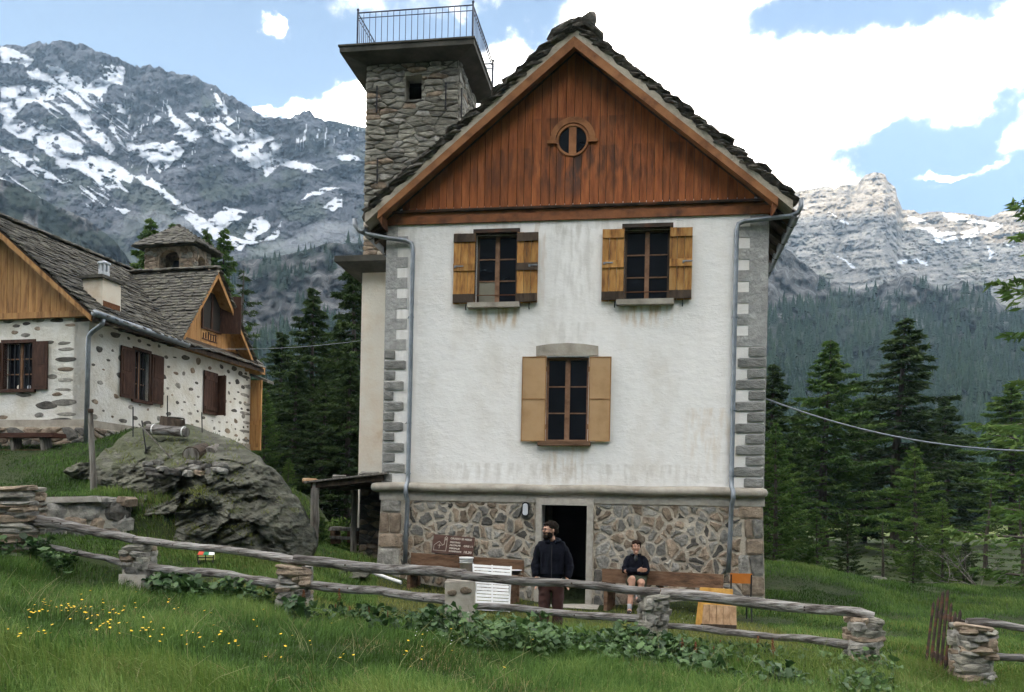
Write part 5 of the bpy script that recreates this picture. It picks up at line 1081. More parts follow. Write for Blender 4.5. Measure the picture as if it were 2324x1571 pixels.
def boulder(name, out, Yf, label, c0, K=100, NA=380, amp=.5, thick=1.4, vegf=None, cat='boulder'):
    o = np.array(out+[out[0]], float); seg = np.r_[0, np.cumsum(np.hypot(*np.diff(o, axis=0).T))]; s = np.linspace(0, seg[-1], NA, endpoint=False)
    ox = np.interp(s, seg, o[:, 0]); oy = np.interp(s, seg, o[:, 1]); k = np.linspace(0, 1, K)[:, None]
    U = c0[0]+(ox-c0[0])[None]*k; Vv = c0[1]+(oy-c0[1])[None]*k; U = U+k*5*fbm(U/18, Vv/18, 4, 3); Vv = Vv+k*5*fbm(U/18+9, Vv/18, 4, 5)
    dist = (1-k**2.2)
    lay_ = ridged((U*.35+Vv)/38, (Vv-U*.6)/230, 4, 21); big = fbm(U/75, Vv/75, 3, 25); fine = fbm(U/14, Vv/9, 4, 27); step = np.abs(((U*.42+Vv)/46+big*1.2) % 1-.5)
    crk = np.maximum(0, ridged((U*.5+Vv)/24, (Vv-U*.5)/150, 4, 41, .55)-.25)
    Y = Yf(U, Vv)-dist*amp-.13*lay_*dist-.6*big*dist-.07*fine-.08*step*dist+.20*crk*dist-.035*fbm(U/5, Vv/4, 3, 29)
    if K > 50:   # broken planes with sharp edges
        rf = np.random.default_rng(9); S = np.stack([rf.uniform(180, 730, 95), rf.uniform(940, 1300, 95)], 1); wu, wv = U+14*fbm(U/30, Vv/30, 3, 90), Vv+9*fbm(U/30, Vv/30, 3, 92)
        D = (wu[..., None]-S[:, 0])**2*.55+(wv[..., None]-S[:, 1])**2*1.3+.5*(wu[..., None]-S[:, 0])*(wv[..., None]-S[:, 1]); I = D.argmin(-1); h_, gx_, gy2 = rf.uniform(-.17, .17, 95), rf.normal(0, .0035, 95), rf.normal(0, .0045, 95)
        Y = Y+dist*(h_[I]+gx_[I]*(U-S[I, 0])+gy2[I]*(Vv-S[I, 1]))
    a = (U-CX)*math.cos(ROLL)+(Vv-V0)*math.sin(ROLL); b = -(U-CX)*math.sin(ROLL)+(Vv-V0)*math.cos(ROLL)
    Fp = np.stack([a*Y/FPX, Y, CAM[2]-b*Y/FPX], -1); Bp = Fp.copy(); Bp[..., 1] += thick*dist+.3; 
    V3 = np.concatenate([Fp.reshape(-1, 3), Bp.reshape(-1, 3)]); N = K*NA
    jj, ii = np.meshgrid(np.arange(K-1), np.arange(NA), indexing='ij'); q = (jj*NA+ii).ravel(); q2 = (jj*NA+(ii+1) % NA).ravel()
    F1 = np.stack([q, q2, q2+NA, q+NA], 1); F2 = np.stack([q+N, q+NA+N, q2+NA+N, q2+N], 1)
    e = (K-1)*NA+np.arange(NA); e2 = (K-1)*NA+(np.arange(NA)+1) % NA; F3 = np.stack([e, e2, e2+N, e+N], 1)
    vg = (vegf(U, Vv) if vegf else 0*U).ravel()
    return put(name, mesh(name, V3, np.concatenate([F1, F2, F3]), rock_b, False, {'veg': np.r_[vg, vg]}), label=label, cat=cat)
Yb_ = lambda U, V: np.interp(V, [955, 985, 1010, 1060, 1150, 1270], [19.4, 18.3, 17.6, 16.5, 16.0, 15.5])+.9*np.clip((U-560)/150, 0, 1)**2+.5*np.clip((300-U)/100, 0, 1)
boulder('boulder', OUT, Yb_, 'huge dark grey boulder with lichen in front of the cottage', (450, 1120), vegf=lambda U, V: np.clip(sstep(-.1, .35, fbm(U/24, V/14, 5, 31, .65)+.8*sstep(500, 380, U)*sstep(1100, 1000, V)-.30), 0, .8))
boulder('outcrop', [(143,1072),(165,1055),(200,1046),(212,1052),(210,1075),(195,1088),(160,1086)], lambda U, V: 17.2+0*U, 'low mossy rock outcrop on the grass bank left of the boulder', (180, 1070), 10, 40, .15, .4, lambda U, V: np.clip(fbm(U/9, V/9, 3, 2)+.3, 0, .8), 'rock')
boulder('flat_rock', [(738,1298),(770,1290),(820,1290),(838,1298),(830,1312),(760,1314)], lambda U, V: np.interp(V, [1290, 1312], [17.4, 16.9])+0*U, 'flat pale rock flush in the grass under the shelter', (790, 1300), 10, 40, .06, .3, None, 'rock')
boulder('flat_rock', [(1978,1318),(1990,1309),(2010,1310),(2018,1320),(2005,1328),(1985,1328)], lambda U, V: 21.6+0*U, 'pale rock on the grassy crest right of the tall house', (1998, 1319), 8, 30, .12, .3, None, 'rock')
boulder('flat_rock', [(2056,1562),(2068,1550),(2090,1550),(2100,1563),(2085,1575),(2062,1575)], lambda U, V: np.interp(V, [1550, 1575], [10.9, 10.6])+0*U, 'low grey rock in the grass by the foot of the open gate', (2077, 1562), 8, 30, .08, .2, None, 'rock')

def drystone(parent, pu, thick, r, pal, hgt=(.07, .15), wd=(.22, .5)):
    "pu: list of world points (x, y, z0, z1) along a wall line; stones stacked in courses"
    (x0, y0, a0, b0), (x1, y1, a1, b1) = pu; L = math.hypot(x1-x0, y1-y0); yaw = math.atan2(y1-y0, x1-x0)
    z = min(a0, a1)
    while z < max(b0, b1)-.03:
        h = r.uniform(*hgt); s = -r.uniform(0, .2)
        while s < L:
            w = r.uniform(*wd); t = (s+w/2)/L; zt = b0+(b1-b0)*min(1, max(0, t))
            if z+h*.5 < zt and 0 <= t <= 1: 
                m = r.choice(pal); slab_obj('stone', m, parent, (x0+(x1-x0)*t, y0+(y1-y0)*t+r.uniform(-.03, .03), z+h/2), (w*1.02, thick*r.uniform(.85, 1.1), h*1.12), (R(r.uniform(-5, 5)), R(r.uniform(-5, 5)), yaw+R(r.uniform(-7, 7))), 8)
            s += w*.97
        z += h*.96
r = random.Random(77)
a, c = P(82, 1136, 15.15), P(292, 1130, 15.5); rwl = thing('retaining_wall', 'low mortared stone wall holding the grass bank left of the boulder', 'wall')
drystone(rwl, ((a[0], a[1], 1.0, a[2]-.02), (c[0], c[1], 1.0, c[2]-.05)), .38, r, [st_grey, st_grey, st_dark, st_brown], (.10, .24), (.28, .6))
MB().prism([(a[0], a[1]-.12, .9), (c[0], c[1]-.12, .9), (c[0], c[1]-.12, c[2]-.1), (a[0], a[1]-.12, a[2]-.06)], (0, .32, 0)).put('mortar_core', mortar_grey, rwl)
k = P(168, 1132, 15.2); MB().obox((k[0], k[1], k[2]-.02), (.95, .04, .02), (0, .3, 0), (0, 0, .1), j=.02).put('cap_stone', granite, rwl)
for i, (u, v) in enumerate(((345,1068),(368,1064),(395,1072),(352,1079),(418,1066),(428,1074),(447,1063),(455,1073),(470,1060),(478,1071),(492,1066),(500,1057),(505,1069),(335,1054),(355,1050),(440,1052))):
    o = slab_obj('loose_stone', r.choice([st_grey, st_brown, st_grey, st_dark]), None, P(u, v, float(Yb_(u, v))-.62), (r.uniform(.16, .32), .25, r.uniform(.07, .12)), (0, R(r.uniform(-10, 10)), R(r.uniform(-30, 30))), 8)
    o['label'] = 'small loose flat stone in the row laid across the boulder'; o['category'] = 'stone'; o['group'] = 'loose stones laid across the boulder'
yb = lambda u, v: float(Yb_(u, v))
def log(u0, v0, u1, v1, Y0, Y1, rad, label, bands=False, m=post_wood, name='log'):
    a, c = P(u0, v0, Y0), P(u1, v1, Y1); t = thing(name, label, 'log'); pts = [a+(c-a)*s for s in np.linspace(0, 1, 8)]
    MB().tube(pts, [rad*random.uniform(.93, 1.05) for _ in pts], 14, rj=.03).put('trunk', m, t)
    d = (c-a)/np.linalg.norm(c-a)
    for q in (a, c): MB().tube([q-d*.006*(1 if q is a else -1), q+d*.004*(1 if q is a else -1)], rad*.9, 14).put('cut_end', post_wood, t)
    if bands:
        for s in (.16, .93): MB().tube([a+(c-a)*s-d*.012, a+(c-a)*s+d*.012], rad*1.06, 14).put('white_band', white_paint, t)
log(336, 974, 424, 981, 17.8, 17.6, .105, 'grey log with white bands lying on top of the boulder', True, grey_wood)
log(434, 1034, 462, 1024, 16.4, 17.2, .165, 'thick dark log stub end-on on the boulder ledge', False, dark_wood)
log(474, 1030, 492, 1022, 16.9, 17.5, .13, 'paler log stub behind the thick dark one on the boulder', False, post_wood)
a = P(391, 962, 19.0); b = MB(); b.tube([a+np.array([0, 0, -.25]), a+np.array([0, 0, .0]), a+np.array([.02, 0, .12])], [.30, .27, .25], 12, rj=.08); t = thing('tree_stump', 'dark cut stump on the crown of the boulder', 'stump', a); b.V = [tuple(np.array(v)-a) for v in b.V]; b.put('trunk', dark_wood, t); MB().tube([(.02, 0, .121), (.02, 0, .13)], .23, 12).put('cut_end', post_wood, t)
def rod(u0, v0, u1, v1, Y, rad, label, m=iron, name='iron_rod'): MB().tube([P(u0, v0, Y), P(u1, v1, Y)], rad, 6).put(name, m, None, label=label, cat='rod')
rod(302, 924, 302, 992, 17.4, .012, 'thin upright iron rod on the left shoulder of the boulder'); rod(322, 955, 332, 1028, 16.6, .012, 'thin leaning iron rod low on the left of the boulder')
rod(380, 898, 380, 962, 18.9, .012, 'thin upright iron rod above the cut stump'); rod(458, 936, 459, 985, 18.4, .012, 'thin iron rod under the closed dark shutter')
rod(315, 962, 388, 1040, 16.3, .013, 'pale thin stick leaning diagonally across the boulder', post_wood, 'stick')
pts = [P(u, v, 16.5) for u, v in ((205,928),(206,965),(208,1000),(210,1050),(212,1090),(213,1135))]; pole = thing('wooden_pole', 'thin grey wooden pole standing upright in the grass before the cottage', 'pole')
MB().tube(pts, [.045,.05,.055,.052,.058,.06], 9, rj=.08).put('shaft', post_wood, pole); MB().obox(P(206, 932, 16.45), (.10, 0, 0), (0, .05, 0), (0, 0, .06), j=.01).put('notched_head', dark_wood, pole)

# ---------------------------------------------------------------- fence
fence = thing('rail_fence', 'weathered two-rail log fence on stone pillars across the whole meadow front', 'fence')
fence2 = thing('rail_fence', 'short log fence piece right of the gate, leaving the picture', 'fence')
def pillar(par, u0, u1, vt, vb, Y, r, pal, core, depth=.42, base=None, top=None, lump=False):
    a = P((u0+u1)/2, vb, Y); tp = P((u0+u1)/2, vt, Y); w = (u1-u0)*Y/FPX; pl = put('pillar', None, par, a)
    h = tp[2]-a[2]; MB().box((-w*.4, -depth*.38, -.3), (w*.4, depth*.38, h-.06), j=.01).put('core', core, pl)
    z = 0 if base is None else base
    if base: MB().box((-w*.52, -depth*.52, -.3), (w*.50, depth*.5, base), j=.015).put('concrete_foot', granite, pl)
    else: z = -.2
    while z < h-.02:
        hh = min(r.uniform(.05, .105), h-z+.02); n = r.choice([1, 2, 2]); x = -w/2
        ws = [w] if n == 1 else [w*(q := r.uniform(.35, .65)), w*(1-q)]
        sh = r.uniform(-.03, .03)*(2.2 if lump else 1); sc = 1+(r.uniform(-.12, .10) if lump else r.uniform(-.05, .05))
        for ww in ws:
            m = r.choice(pal) if not (top and z > h*.62) else r.choice(top)
            slab_obj('stone', m, pl, (sc*(x+ww/2)+sh, -depth*.12+r.uniform(-.02, .02), z+hh/2), (ww*sc*1.06, depth*.85, hh*1.25), (R(r.uniform(-6, 6)), R(r.uniform(-8, 8)*(1.7 if lump else 1)), R(r.uniform(-12, 12))), 8); x += ww
        for s in (-1, 1):
            if r.random() < .7: slab_obj('stone', r.choice(pal), pl, (s*w*.36, depth*.28, z+hh/2), (w*.36, depth*.5, hh*1.1), (0, R(r.uniform(-8, 8)), R(r.uniform(-15, 15))), 8)
        z += hh*.93
    return pl
r = random.Random(5)
pg = [st_grey, st_tower, st_grey, st_brown]
pillar(fence, -60, 82, 1104, 1268, 13.9, r, [st_brown, st_grey, st_brown, st_tower], mortar, .6)
pillar(fence, 282, 344, 1241, 1332, 13.6, r, pg, mortar_grey, .42, .20)
pillar(fence, 632, 702, 1286, 1398, 13.0, r, [st_grey, st_brown, st_grey], mortar_grey, .42, .26)
# rendered pillar
Y = 12.4; a = P(1044, 1440, Y); pl = put('pillar', None, fence, a); hh = P(1044, 1318, Y)[2]-a[2]; w = 66*Y/FPX
b = MB(); b.box((-w/2, -.2, hh*.46), (w/2, .2, hh), j=.012); b.put('rendered_head', concrete, pl); MB().box((-w*.53, -.215, -.3), (w*.51, .21, hh*.452), j=.02).put('rendered_foot', mortar_grey, pl)
for x, z, s in ((-.11,.62,.15),(.08,.66,.17),(-.1,.2,.2),(.09,.12,.22),(.1,.3,.18),(-.12,.35,.12)):
    sm = random.choice([st_brown, st_ochre, st_brown] if z > .5 else [st_grey, st_tower]); put('stone', stone_mesh([(x+q, z*hh/.78+t_*.7) for q, t_ in blob(s, s, r)], lambda x_, z_, h: (x_, -.205-h, z_), .02, .0, sm, r, ch=.3), pl)
pillar(fence, 1452, 1510, 1346, 1475, 11.9, r, [st_grey, st_tower, st_tower], mortar_grey, .42, None, [st_ochre, st_tower, st_grey], True)
pillar(fence, 1924, 1990, 1406, 1534, 11.3, r, [st_tower, st_grey, st_brown], mortar_grey, .42)
pillar(fence2, 2168, 2244, 1416, 1572, 11.0, r, [st_tower, st_grey, st_brown], mortar_grey, .45)
pillar(fence2, 2500, 2570, 1425, 1582, 10.9, r, [st_tower, st_grey], mortar_grey, .45)
def log_rail(par, pts, rad, r):
    "pts: (u, v, Y)"
    c = np.array([P(u, v, Y) for u, v, Y in pts]); s = np.linspace(0, 1, 14); t = np.linspace(0, 1, len(c)); q = np.stack([np.interp(s, t, c[:, i]) for i in range(3)], 1)
    q[:, 2] += .012*np.sin(s*9+r.random()*6)+np.array([r.uniform(-.008, .008) for _ in s]); rr = [(rad[0]+(rad[1]-rad[0])*x)*(1+.05*math.sin(x*7+r.random())+r.uniform(-.05, .05)) for x in s]
    o = MB().tube(q, rr, 11, rj=.06).put('rail', grey_wood, par)
    for k in range(r.choice([1, 2, 3])):
        i = r.randrange(2, 12); d = q[i]+np.array([0, -rr[i]*.99, r.uniform(-.4, .4)*rr[i]]); MB().grow(d, .014, .006, .013, 8, 5).put('knot', dark_wood, o)
    return o
r = random.Random(15)
log_rail(fence, [(70,1180,13.9),(190,1200,13.75),(306,1226,13.55)], (.088, .066), r); log_rail(fence, [(308,1226,13.5),(500,1247,13.2),(692,1273,12.95)], (.055, .066), r)
log_rail(fence, [(668,1271,12.9),(860,1290,12.7),(1056,1304,12.35)], (.072, .078), r); log_rail(fence, [(1049,1306,12.3),(1280,1326,12.1),(1498,1344,11.85)], (.061, .058), r)
log_rail(fence, [(1500,1349,11.8),(1750,1370,11.55),(1940,1391,11.28),(1982,1400,11.22)], (.076, .062), r)
log_rail(fence, [(72,1236,13.85),(191,1256,13.7),(285,1282,13.6)], (.042, .052), r); log_rail(fence, [(340,1288,13.55),(490,1303,13.3),(640,1325,13.05)], (.058, .076), r)
log_rail(fence, [(698,1326,12.95),(850,1342,12.7),(1014,1361,12.4)], (.063, .068), r); log_rail(fence, [(1075,1374,12.35),(1260,1389,12.15),(1450,1408,11.9)], (.047, .056), r)
log_rail(fence, [(1508,1421,11.85),(1720,1440,11.6),(1924,1464,11.35)], (.038, .058), r)
log_rail(fence2, [(2194,1409,10.95),(2324,1426,10.9),(2560,1440,10.9)], (.047, .052), r); log_rail(fence2, [(2240,1491,10.95),(2400,1500,10.9),(2540,1504,10.9)], (.045, .04), r)
# picket gate standing open
gate = thing('picket_gate', 'dark picket gate standing open beside the right stone pillar', 'gate')
tops = [(1090,1065),(1118,1040),(1142,1008),(1168,1000),(1187,1072),(1209,1122),(1237,1112)]; bots = [(1045,1430),(1070,1450),(1098,1466),(1125,1480),(1150,1492),(1175,1503),(1197,1518)]
for i in range(7):
    Y = 12.25-1.1*i/6; a = P(1668.7+.40976*bots[i][0]+4, 927+.40976*bots[i][1], Y); c = P(1668.7+.40976*tops[i][0]+4, 927+.40976*tops[i][1], Y); ax = (c-a); L = np.linalg.norm(ax); ax /= L
    b = MB(); b.obox((a+c)/2-ax*.02, (.018, .009, 0), (-.014, .033, 0), ax*(L-.06), j=.004); tip = c
    n0 = len(b.V); b.V += [tuple(tip)]; b.F += [(4,5,8),(5,6,8),(6,7,8),(7,4,8)]; b.MI += [0]*4; b.put('picket', black_wood, gate)
for f0 in (.2, .80):
    q = [P(1668.7+.40976*(bots[i][0]+(tops[i][0]-bots[i][0])*f0*(.82 if i in (2, 3) else 1))+8, 927+.40976*(bots[i][1]+(tops[i][1]-bots[i][1])*f0*(.8 if i in (2, 3) else 1)), 12.3-1.15*i/6) for i in (0, 6)]
    MB().obox((q[0]+q[1])/2+np.array([.05, 0, 0]), (q[1]-q[0])*1.04, (.035, 0, 0), (0, 0, .085)).put('crossbar', black_wood, gate)

# ---------------------------------------------------------------- things in front of the house
def bench(Al, Ar, hb, label, legs, r):
    "Al, Ar: world points at the lower left and right of the backrest plank"
    t = thing('bench', label, 'bench'); d = (Ar-Al); d[2] = d[2]; L = np.linalg.norm(d[:2]); ex = d/np.linalg.norm(d); n = np.array([ex[1], -ex[0], 0]); n /= np.linalg.norm(n)
    up = np.array([0, 0, 1.0])
    MB().obox((Al+Ar)/2+up*hb/2, ex*np.linalg.norm(d), n*.05, up*hb, j=.006).put('backrest', bench_wood, t)
    zs = min(gz1(Al[0], Al[1]), gz1(Ar[0], Ar[1])); sz = min(Al[2], Ar[2])-.06
    for k in range(2): MB().obox((Al+Ar)/2*np.array([1, 1, 0])+np.array([0, 0, sz])+n*(.14+.19*k), ex*np.array([1, 1, 0])*L, n*.175, up*.05, j=.004).put('seat_plank', bench_wood, t)
    for f in legs:
        p = Al+(Ar-Al)*f; g = gz1(p[0], p[1])-.1
        MB().obox(np.array([p[0], p[1], (g+sz-.03)/2])+n*.22, ex*.07, n*.34, up*(sz-.03-g)).put('leg', bench_wood, t)
        MB().obox(np.array([p[0], p[1], (g+Al[2]+hb*.5)/2])-n*.05, ex*.08, n*.045, up*(Al[2]+hb*.5-g)).put('back_post', bench_wood, t)
    return t, ex, n, sz
r = random.Random(3)
b1, ex1, n1_, sz1 = bench(P(933, 1281, 18.1), P(1189, 1300, 17.25), .245, 'brown plank bench below the mass-times sign left of the door', (.06, .5, .94), r)
b2, ex2, n2_, sz2 = bench(P(1367, 1321, 17.4), P(1641, 1337, 16.35), .265, 'brown plank bench right of the door with a person sitting on it', (.09, .5, .93), r)
# mass-times sign
cor = [HF.w(*HF.hit(u, v, 1, d)) for u, v, d in ((978.5,1253.8,-.36),(1072,1262,-.36),(1077.7,1219.4,-.24),(985.5,1212.5,-.24))]
sx = cor[1]-cor[0]; sw_ = np.linalg.norm(sx); sx /= sw_; sy = cor[3]-cor[0]; sy -= sx*(sy @ sx); shh = np.linalg.norm(sy); sy /= shh; sn = np.cross(sx, sy)
sign = thing('sign_board', 'dark brown board with chapel outline and mass times leaning above the bench', 'sign'); sign.matrix_world = Matrix(((sx[0], sy[0], sn[0], cor[0][0]), (sx[1], sy[1], sn[1], cor[0][1]), (sx[2], sy[2], sn[2], cor[0][2]), (0, 0, 0, 1)))
MB().box((0, 0, -.03), (sw_, shh, 0), j=.004).put('board', sign_wood, sign)
def text(s, x, y, h, wmax):
    c = bpy.data.curves.new('lettering', 'FONT'); c.body = s; c.size = h*1.35; c.extrude = .003; c.resolution_u = 3; c.offset = .0025
    o = bpy.data.objects.new('lettering', c); col.objects.link(o); bpy.context.view_layer.update(); wd = max(.01, o.dimensions.x)
    me = bpy.data.meshes.new_from_object(o); bpy.data.objects.remove(o); me.materials.clear(); me.materials.append(letter)
    put('lettering', me, sign, (x, y, .004)).scale = (wmax/wd, 1, 1)
W1, H1 = sw_, shh
for s, x, y, h, w in (('ORARIO SS MESSE',.42,.80,.105,.52),('FESTIVO',.42,.60,.085,.25),("ALL'ALPE",.42,.445,.085,.27),('ORE 11',.76,.44,.10,.22),('FERIALE',.42,.275,.085,.25),('ROSMINIANI',.42,.115,.085,.30),('18.30',.77,.10,.13,.19)): text(s, x*W1, y*H1, h*H1, w*W1)
ic = [(.045,.14),(.045,.42),(.16,.64),(.25,.44),(.285,.50),(.285,.86),(.315,.93),(.345,.86),(.345,.14)]
b = MB()
def line(pts, t=.008, closed=False):
    pts = pts+([pts[0]] if closed else [])
    for p, q in zip(pts[:-1], pts[1:]):
        p = np.array([p[0]*W1, p[1]*H1, .004]); q = np.array([q[0]*W1, q[1]*H1, .004]); d = (q-p)/np.linalg.norm(q-p); b.obox((p+q)/2, q-p+d*t, np.cross(d, (0, 0, 1))*t, (0, 0, .005))
line(ic, .009, True); line([(.175,.26),(.175,.50)]); line([(.135,.42),(.215,.42)]); line([(.315,.74),(.315,.80)], .02); b.put('chapel_outline', letter, sign)
# bucket and bowl on the bench
def on_bench(u, ex, n, A, Br, sz, off): 
    t = (u-A[0])/(Br[0]-A[0]); p = P(A[0], A[1], A[2])+(P(Br[0], Br[1], Br[2])-P(A[0], A[1], A[2]))*t; return np.array([p[0], p[1], sz+.026])+n*off
q = on_bench(1071, ex1, n1_, (933,1281,18.1), (1189,1300,17.25), sz1, .22); bk = thing('bucket', 'white plastic bucket on the bench behind the white slats', 'bucket', q)
MB().lathe([(.115, 0), (.12, .02), (.135, .27), (.145, .28), (.145, .31), (.138, .31), (.125, .02)], 22).put('pail', plastic_w, bk, True); b = MB()
for z in (.20, .235): b.lathe([(.1335, z-.006), (.142, z), (.1345, z+.006)], 22)
b.put('rib', plastic_w, bk); MB().tube([(-.14*math.cos(t), -.02-.14*math.sin(t)*.35, .27-.16*math.sin(t)) for t in np.linspace(0, math.pi, 12)], .005, 5).put('handle', iron, bk)
q = on_bench(1178, ex1, n1_, (933,1281,18.1), (1189,1300,17.25), sz1, .2); bo = thing('bowl', 'shallow white rimmed bowl on the right end of the sign bench', 'bowl', q)
MB().lathe([(.06, 0), (.10, .05), (.125, .09), (.118, .09), (.05, .02)], 22).put('dish', black_p, bo, True); MB().lathe([(.117, .088), (.127, .084), (.13, .094), (.117, .096)], 22).put('rim', white_paint, bo, True)
# white slatted panel
cr4 = [P(1079, 1385, 15.7), P(1155, 1389, 15.65), P(1160, 1285.5, 15.95), P(1073.6, 1280, 16.0)]
slt = thing('slatted_panel', 'white slatted folding table top standing upright against the bench', 'table'); n = 14; b = None
for k in range(n):
    t0, t1 = (k+.12)/n, (k+.88)/n; A, B = cr4[0]+(cr4[3]-cr4[0])*t0, cr4[1]+(cr4[2]-cr4[1])*t0; C, D = cr4[1]+(cr4[2]-cr4[1])*t1, cr4[0]+(cr4[3]-cr4[0])*t1
    MB().prism([A, B, C, D], (0, .018, 0)).put('slat', white_paint, slt)
for s in (0, .5, 1): A = cr4[0]+(cr4[1]-cr4[0])*s; D = cr4[3]+(cr4[2]-cr4[3])*s; MB().obox((A+D)/2+np.array([0, .035, 0]), (.03, 0, 0), (0, .03, 0), D-A).put('crossbar', white_paint, slt)
for s in (0, 1): A = cr4[0] if s == 0 else cr4[1]; g = gz1(A[0], A[1]); MB().tube([A+np.array([0, .05, .5]), np.array([A[0], A[1]+.28, g-.02])], .014, 6).put('leg', white_paint, slt)
# orange chair seen from behind
cp = P(1676, 1413, 15.3); cp[2] = gz1(cp[0], cp[1]); chair = thing('chair', 'orange school chair with black tube legs by the right house corner', 'chair', cp, R(-4))
def bent(w, h, y, z, cv, m, name):
    xs = np.linspace(-w/2, w/2, 9); b = MB(); pl = [(x, y+cv*(2*x/w)**2, z) for x in xs]+[(x, y+.012+cv*(2*x/w)**2, z) for x in xs[::-1]]; b.prism(pl, (0, 0, h)); b.put(name, m, chair)
bent(.37, .17, -.20, .67, .03, orange, 'backrest')
MB().box((-.19, -.17, .40), (.19, .2, .415)).put('seat', orange, chair)
for s in (-1, 1):
    MB().tube([(s*.17, -.185, .82), (s*.17, -.17, .5), (s*.17, -.16, .43), (s*.18, -.26, .0)], .0125, 7).put('leg', black_p, chair); MB().tube([(s*.17, -.16, .43), (s*.17, .17, .43), (s*.18, .22, 0)], .0125, 7).put('leg', black_p, chair)
MB().tube([(-.17, .16, .42), (.17, .16, .42)], .01, 6).put('crossbar', black_p, chair)
# boards leaning together
yb_ = thing('plywood_board', 'yellowish plywood board leaning behind the plank panel', 'board')
A = [P(1576, 1440, 14.05), P(1664, 1444, 13.95), P(1663.3, 1337.4, 14.5), P(1588.9, 1332.9, 14.6)]; MB().prism(A, (0, .02, 0)).put('sheet', ply_yellow, yb_)
pb = thing('wooden_board', 'pale panel of five planks leaning by the orange chair', 'panel'); A = [P(1592, 1437, 13.7), P(1673, 1441, 13.6), P(1671.3, 1376.8, 13.85), P(1597, 1372.8, 13.95)]
for k in range(5):
    t0, t1 = k/5+.006, (k+1)/5-.006; MB().prism([A[0]+(A[1]-A[0])*t0, A[0]+(A[1]-A[0])*t1, A[3]+(A[2]-A[3])*t1, A[3]+(A[2]-A[3])*t0], (0, .03, .004)).put('plank', ply, pb)
MB().obox((A[0]+A[1])/2+np.array([0, .06, .1]), A[1]-A[0], (0, .03, 0), (0, 0, .08)).put('batten', dark_wood, pb)
for t in (.07, .9): q = A[0]+(A[1]-A[0])*t; MB().obox(q+np.array([0, .05, -.12]), (.10, 0, 0), (0, .04, 0), (0, 0, .35)).put('foot', dark_wood, pb)
# toy cart
tp = P(468, 1282, 14.6); tp[2] = gz1(tp[0], tp[1]); toy = thing('toy_cart', 'small toy cart with green and white printed top in the grass', 'toy', tp, R(12)); gr = M('green_print', [(.01, .12, .06), (.03, .22, .11)], scale=12, bump=0, rough=.4); ye = M('pale_yellow_plastic', [(.5, .52, .16), (.58, .6, .22)], scale=8, bump=0, rough=.4); rd = M('red_print', [(.45, .05, .03), (.5, .09, .04)], scale=9, bump=0)
MB().box((-.13, -.08, .075), (.13, .1, .16)).put('tray', ye, toy)
for k, m in enumerate((rd, gr, white_paint)): MB().add([(-.13+k*.087, -.09, .162), (-.13+(k+1)*.087, -.09, .162), (-.12+(k+1)*.08, .10, .225), (-.12+k*.08, .10, .225), (-.13+k*.087, -.09, .158), (-.13+(k+1)*.087, -.09, .158), (-.12+(k+1)*.08, .10, .165), (-.12+k*.08, .10, .165)], [(0,1,2,3),(7,6,5,4),(0,4,5,1),(1,5,6,2),(2,6,7,3),(3,7,4,0)]).put('printed_top', m, toy)
for x in (-.12, 0, .12): MB().box((x-.008, -.092, .03), (x+.008, -.081, .16)).put('bar', black_p, toy)
MB().box((-.13, -.094, .11), (.13, -.0925, .125)).put('bar', black_p, toy)
for x in (-.11, .11):
    for y in (-.07, .08): MB().tube([(x-.012, y, .035), (x+.012, y, .035)], .036, 12).put('wheel', black_p, toy)
MB().tube([P(846, 1300, 17.35), P(880, 1312, 17.2), P(910, 1322, 17.05)], .035, 8).put('drain_pipe', white_paint, None, label='white drain pipe lying in the grass at the house corner', cat='pipe')
# ---------------------------------------------------------------- people
skin_m = M('skin', [(.42, .235, .165), (.50, .29, .21)], scale=20, bump=.03, rough=.55)
jacket = M('navy_jacket', [(.0035, .004, .008), (.007, .008, .014)], scale=9, bump=.5, bscale=9, rough=.95, dist=.03, spec=.12)
trousers = M('maroon_trousers', [(.028, .012, .011), (.055, .024, .02)], scale=6, bump=.4, bscale=7, rough=.9)
shorts_m = M('olive_shorts', [(.028, .036, .022), (.05, .06, .038)], scale=7, bump=.4, bscale=10, rough=.9)
hair_m = M('dark_hair', [(.006, .004, .003), (.016, .011, .008)], scale=30, bump=.8, bscale=60, rough=.85, spec=.08)
hair_b = M('brown_hair', [(.014, .007, .005), (.035, .019, .013)], scale=30, bump=.8, bscale=60, rough=.85, spec=.08)
lips = M('lips', [(.30, .11, .09), (.36, .14, .11)], scale=9, bump=0); eye_w = M('eye_white', [(.6, .57, .54), (.65, .62, .6)], scale=9, bump=0, rough=.3); shoe = M('dark_shoe', [(.02, .017, .015), (.05, .04, .035)], scale=12, bump=.2); sock = M('grey_sock', [(.26, .27, .29), (.34, .35, .37)], scale=20, bump=.2); tee = M('grey_shirt', [(.03, .035, .04), (.05, .055, .06)], scale=9, bump=.1)
def skin_mesh(J, E, root, sub=2):
    ks = list(J); me = bpy.data.meshes.new('tmp'); me.from_pydata([J[k][0] for k in ks], [(ks.index(a), ks.index(b)) for a, b in E], []); o = bpy.data.objects.new('tmp', me); col.objects.link(o)
    o.modifiers.new('s', 'SKIN'); 
    for k, v in zip(ks, me.skin_vertices[0].data): q = J[k][1]; v.radius = q if isinstance(q, tuple) else (q, q); v.use_root = (k == root)
    m = o.modifiers.new('d', 'SUBSURF'); m.levels = m.render_levels = sub
    dg = bpy.context.evaluated_depsgraph_get(); out = bpy.data.meshes.new_from_object(o.evaluated_get(dg)); bpy.data.objects.remove(o); return out
def tomb(me, mb): mb.add([tuple(v.co) for v in me.vertices], [tuple(p.vertices) for p in me.polygons]); return mb
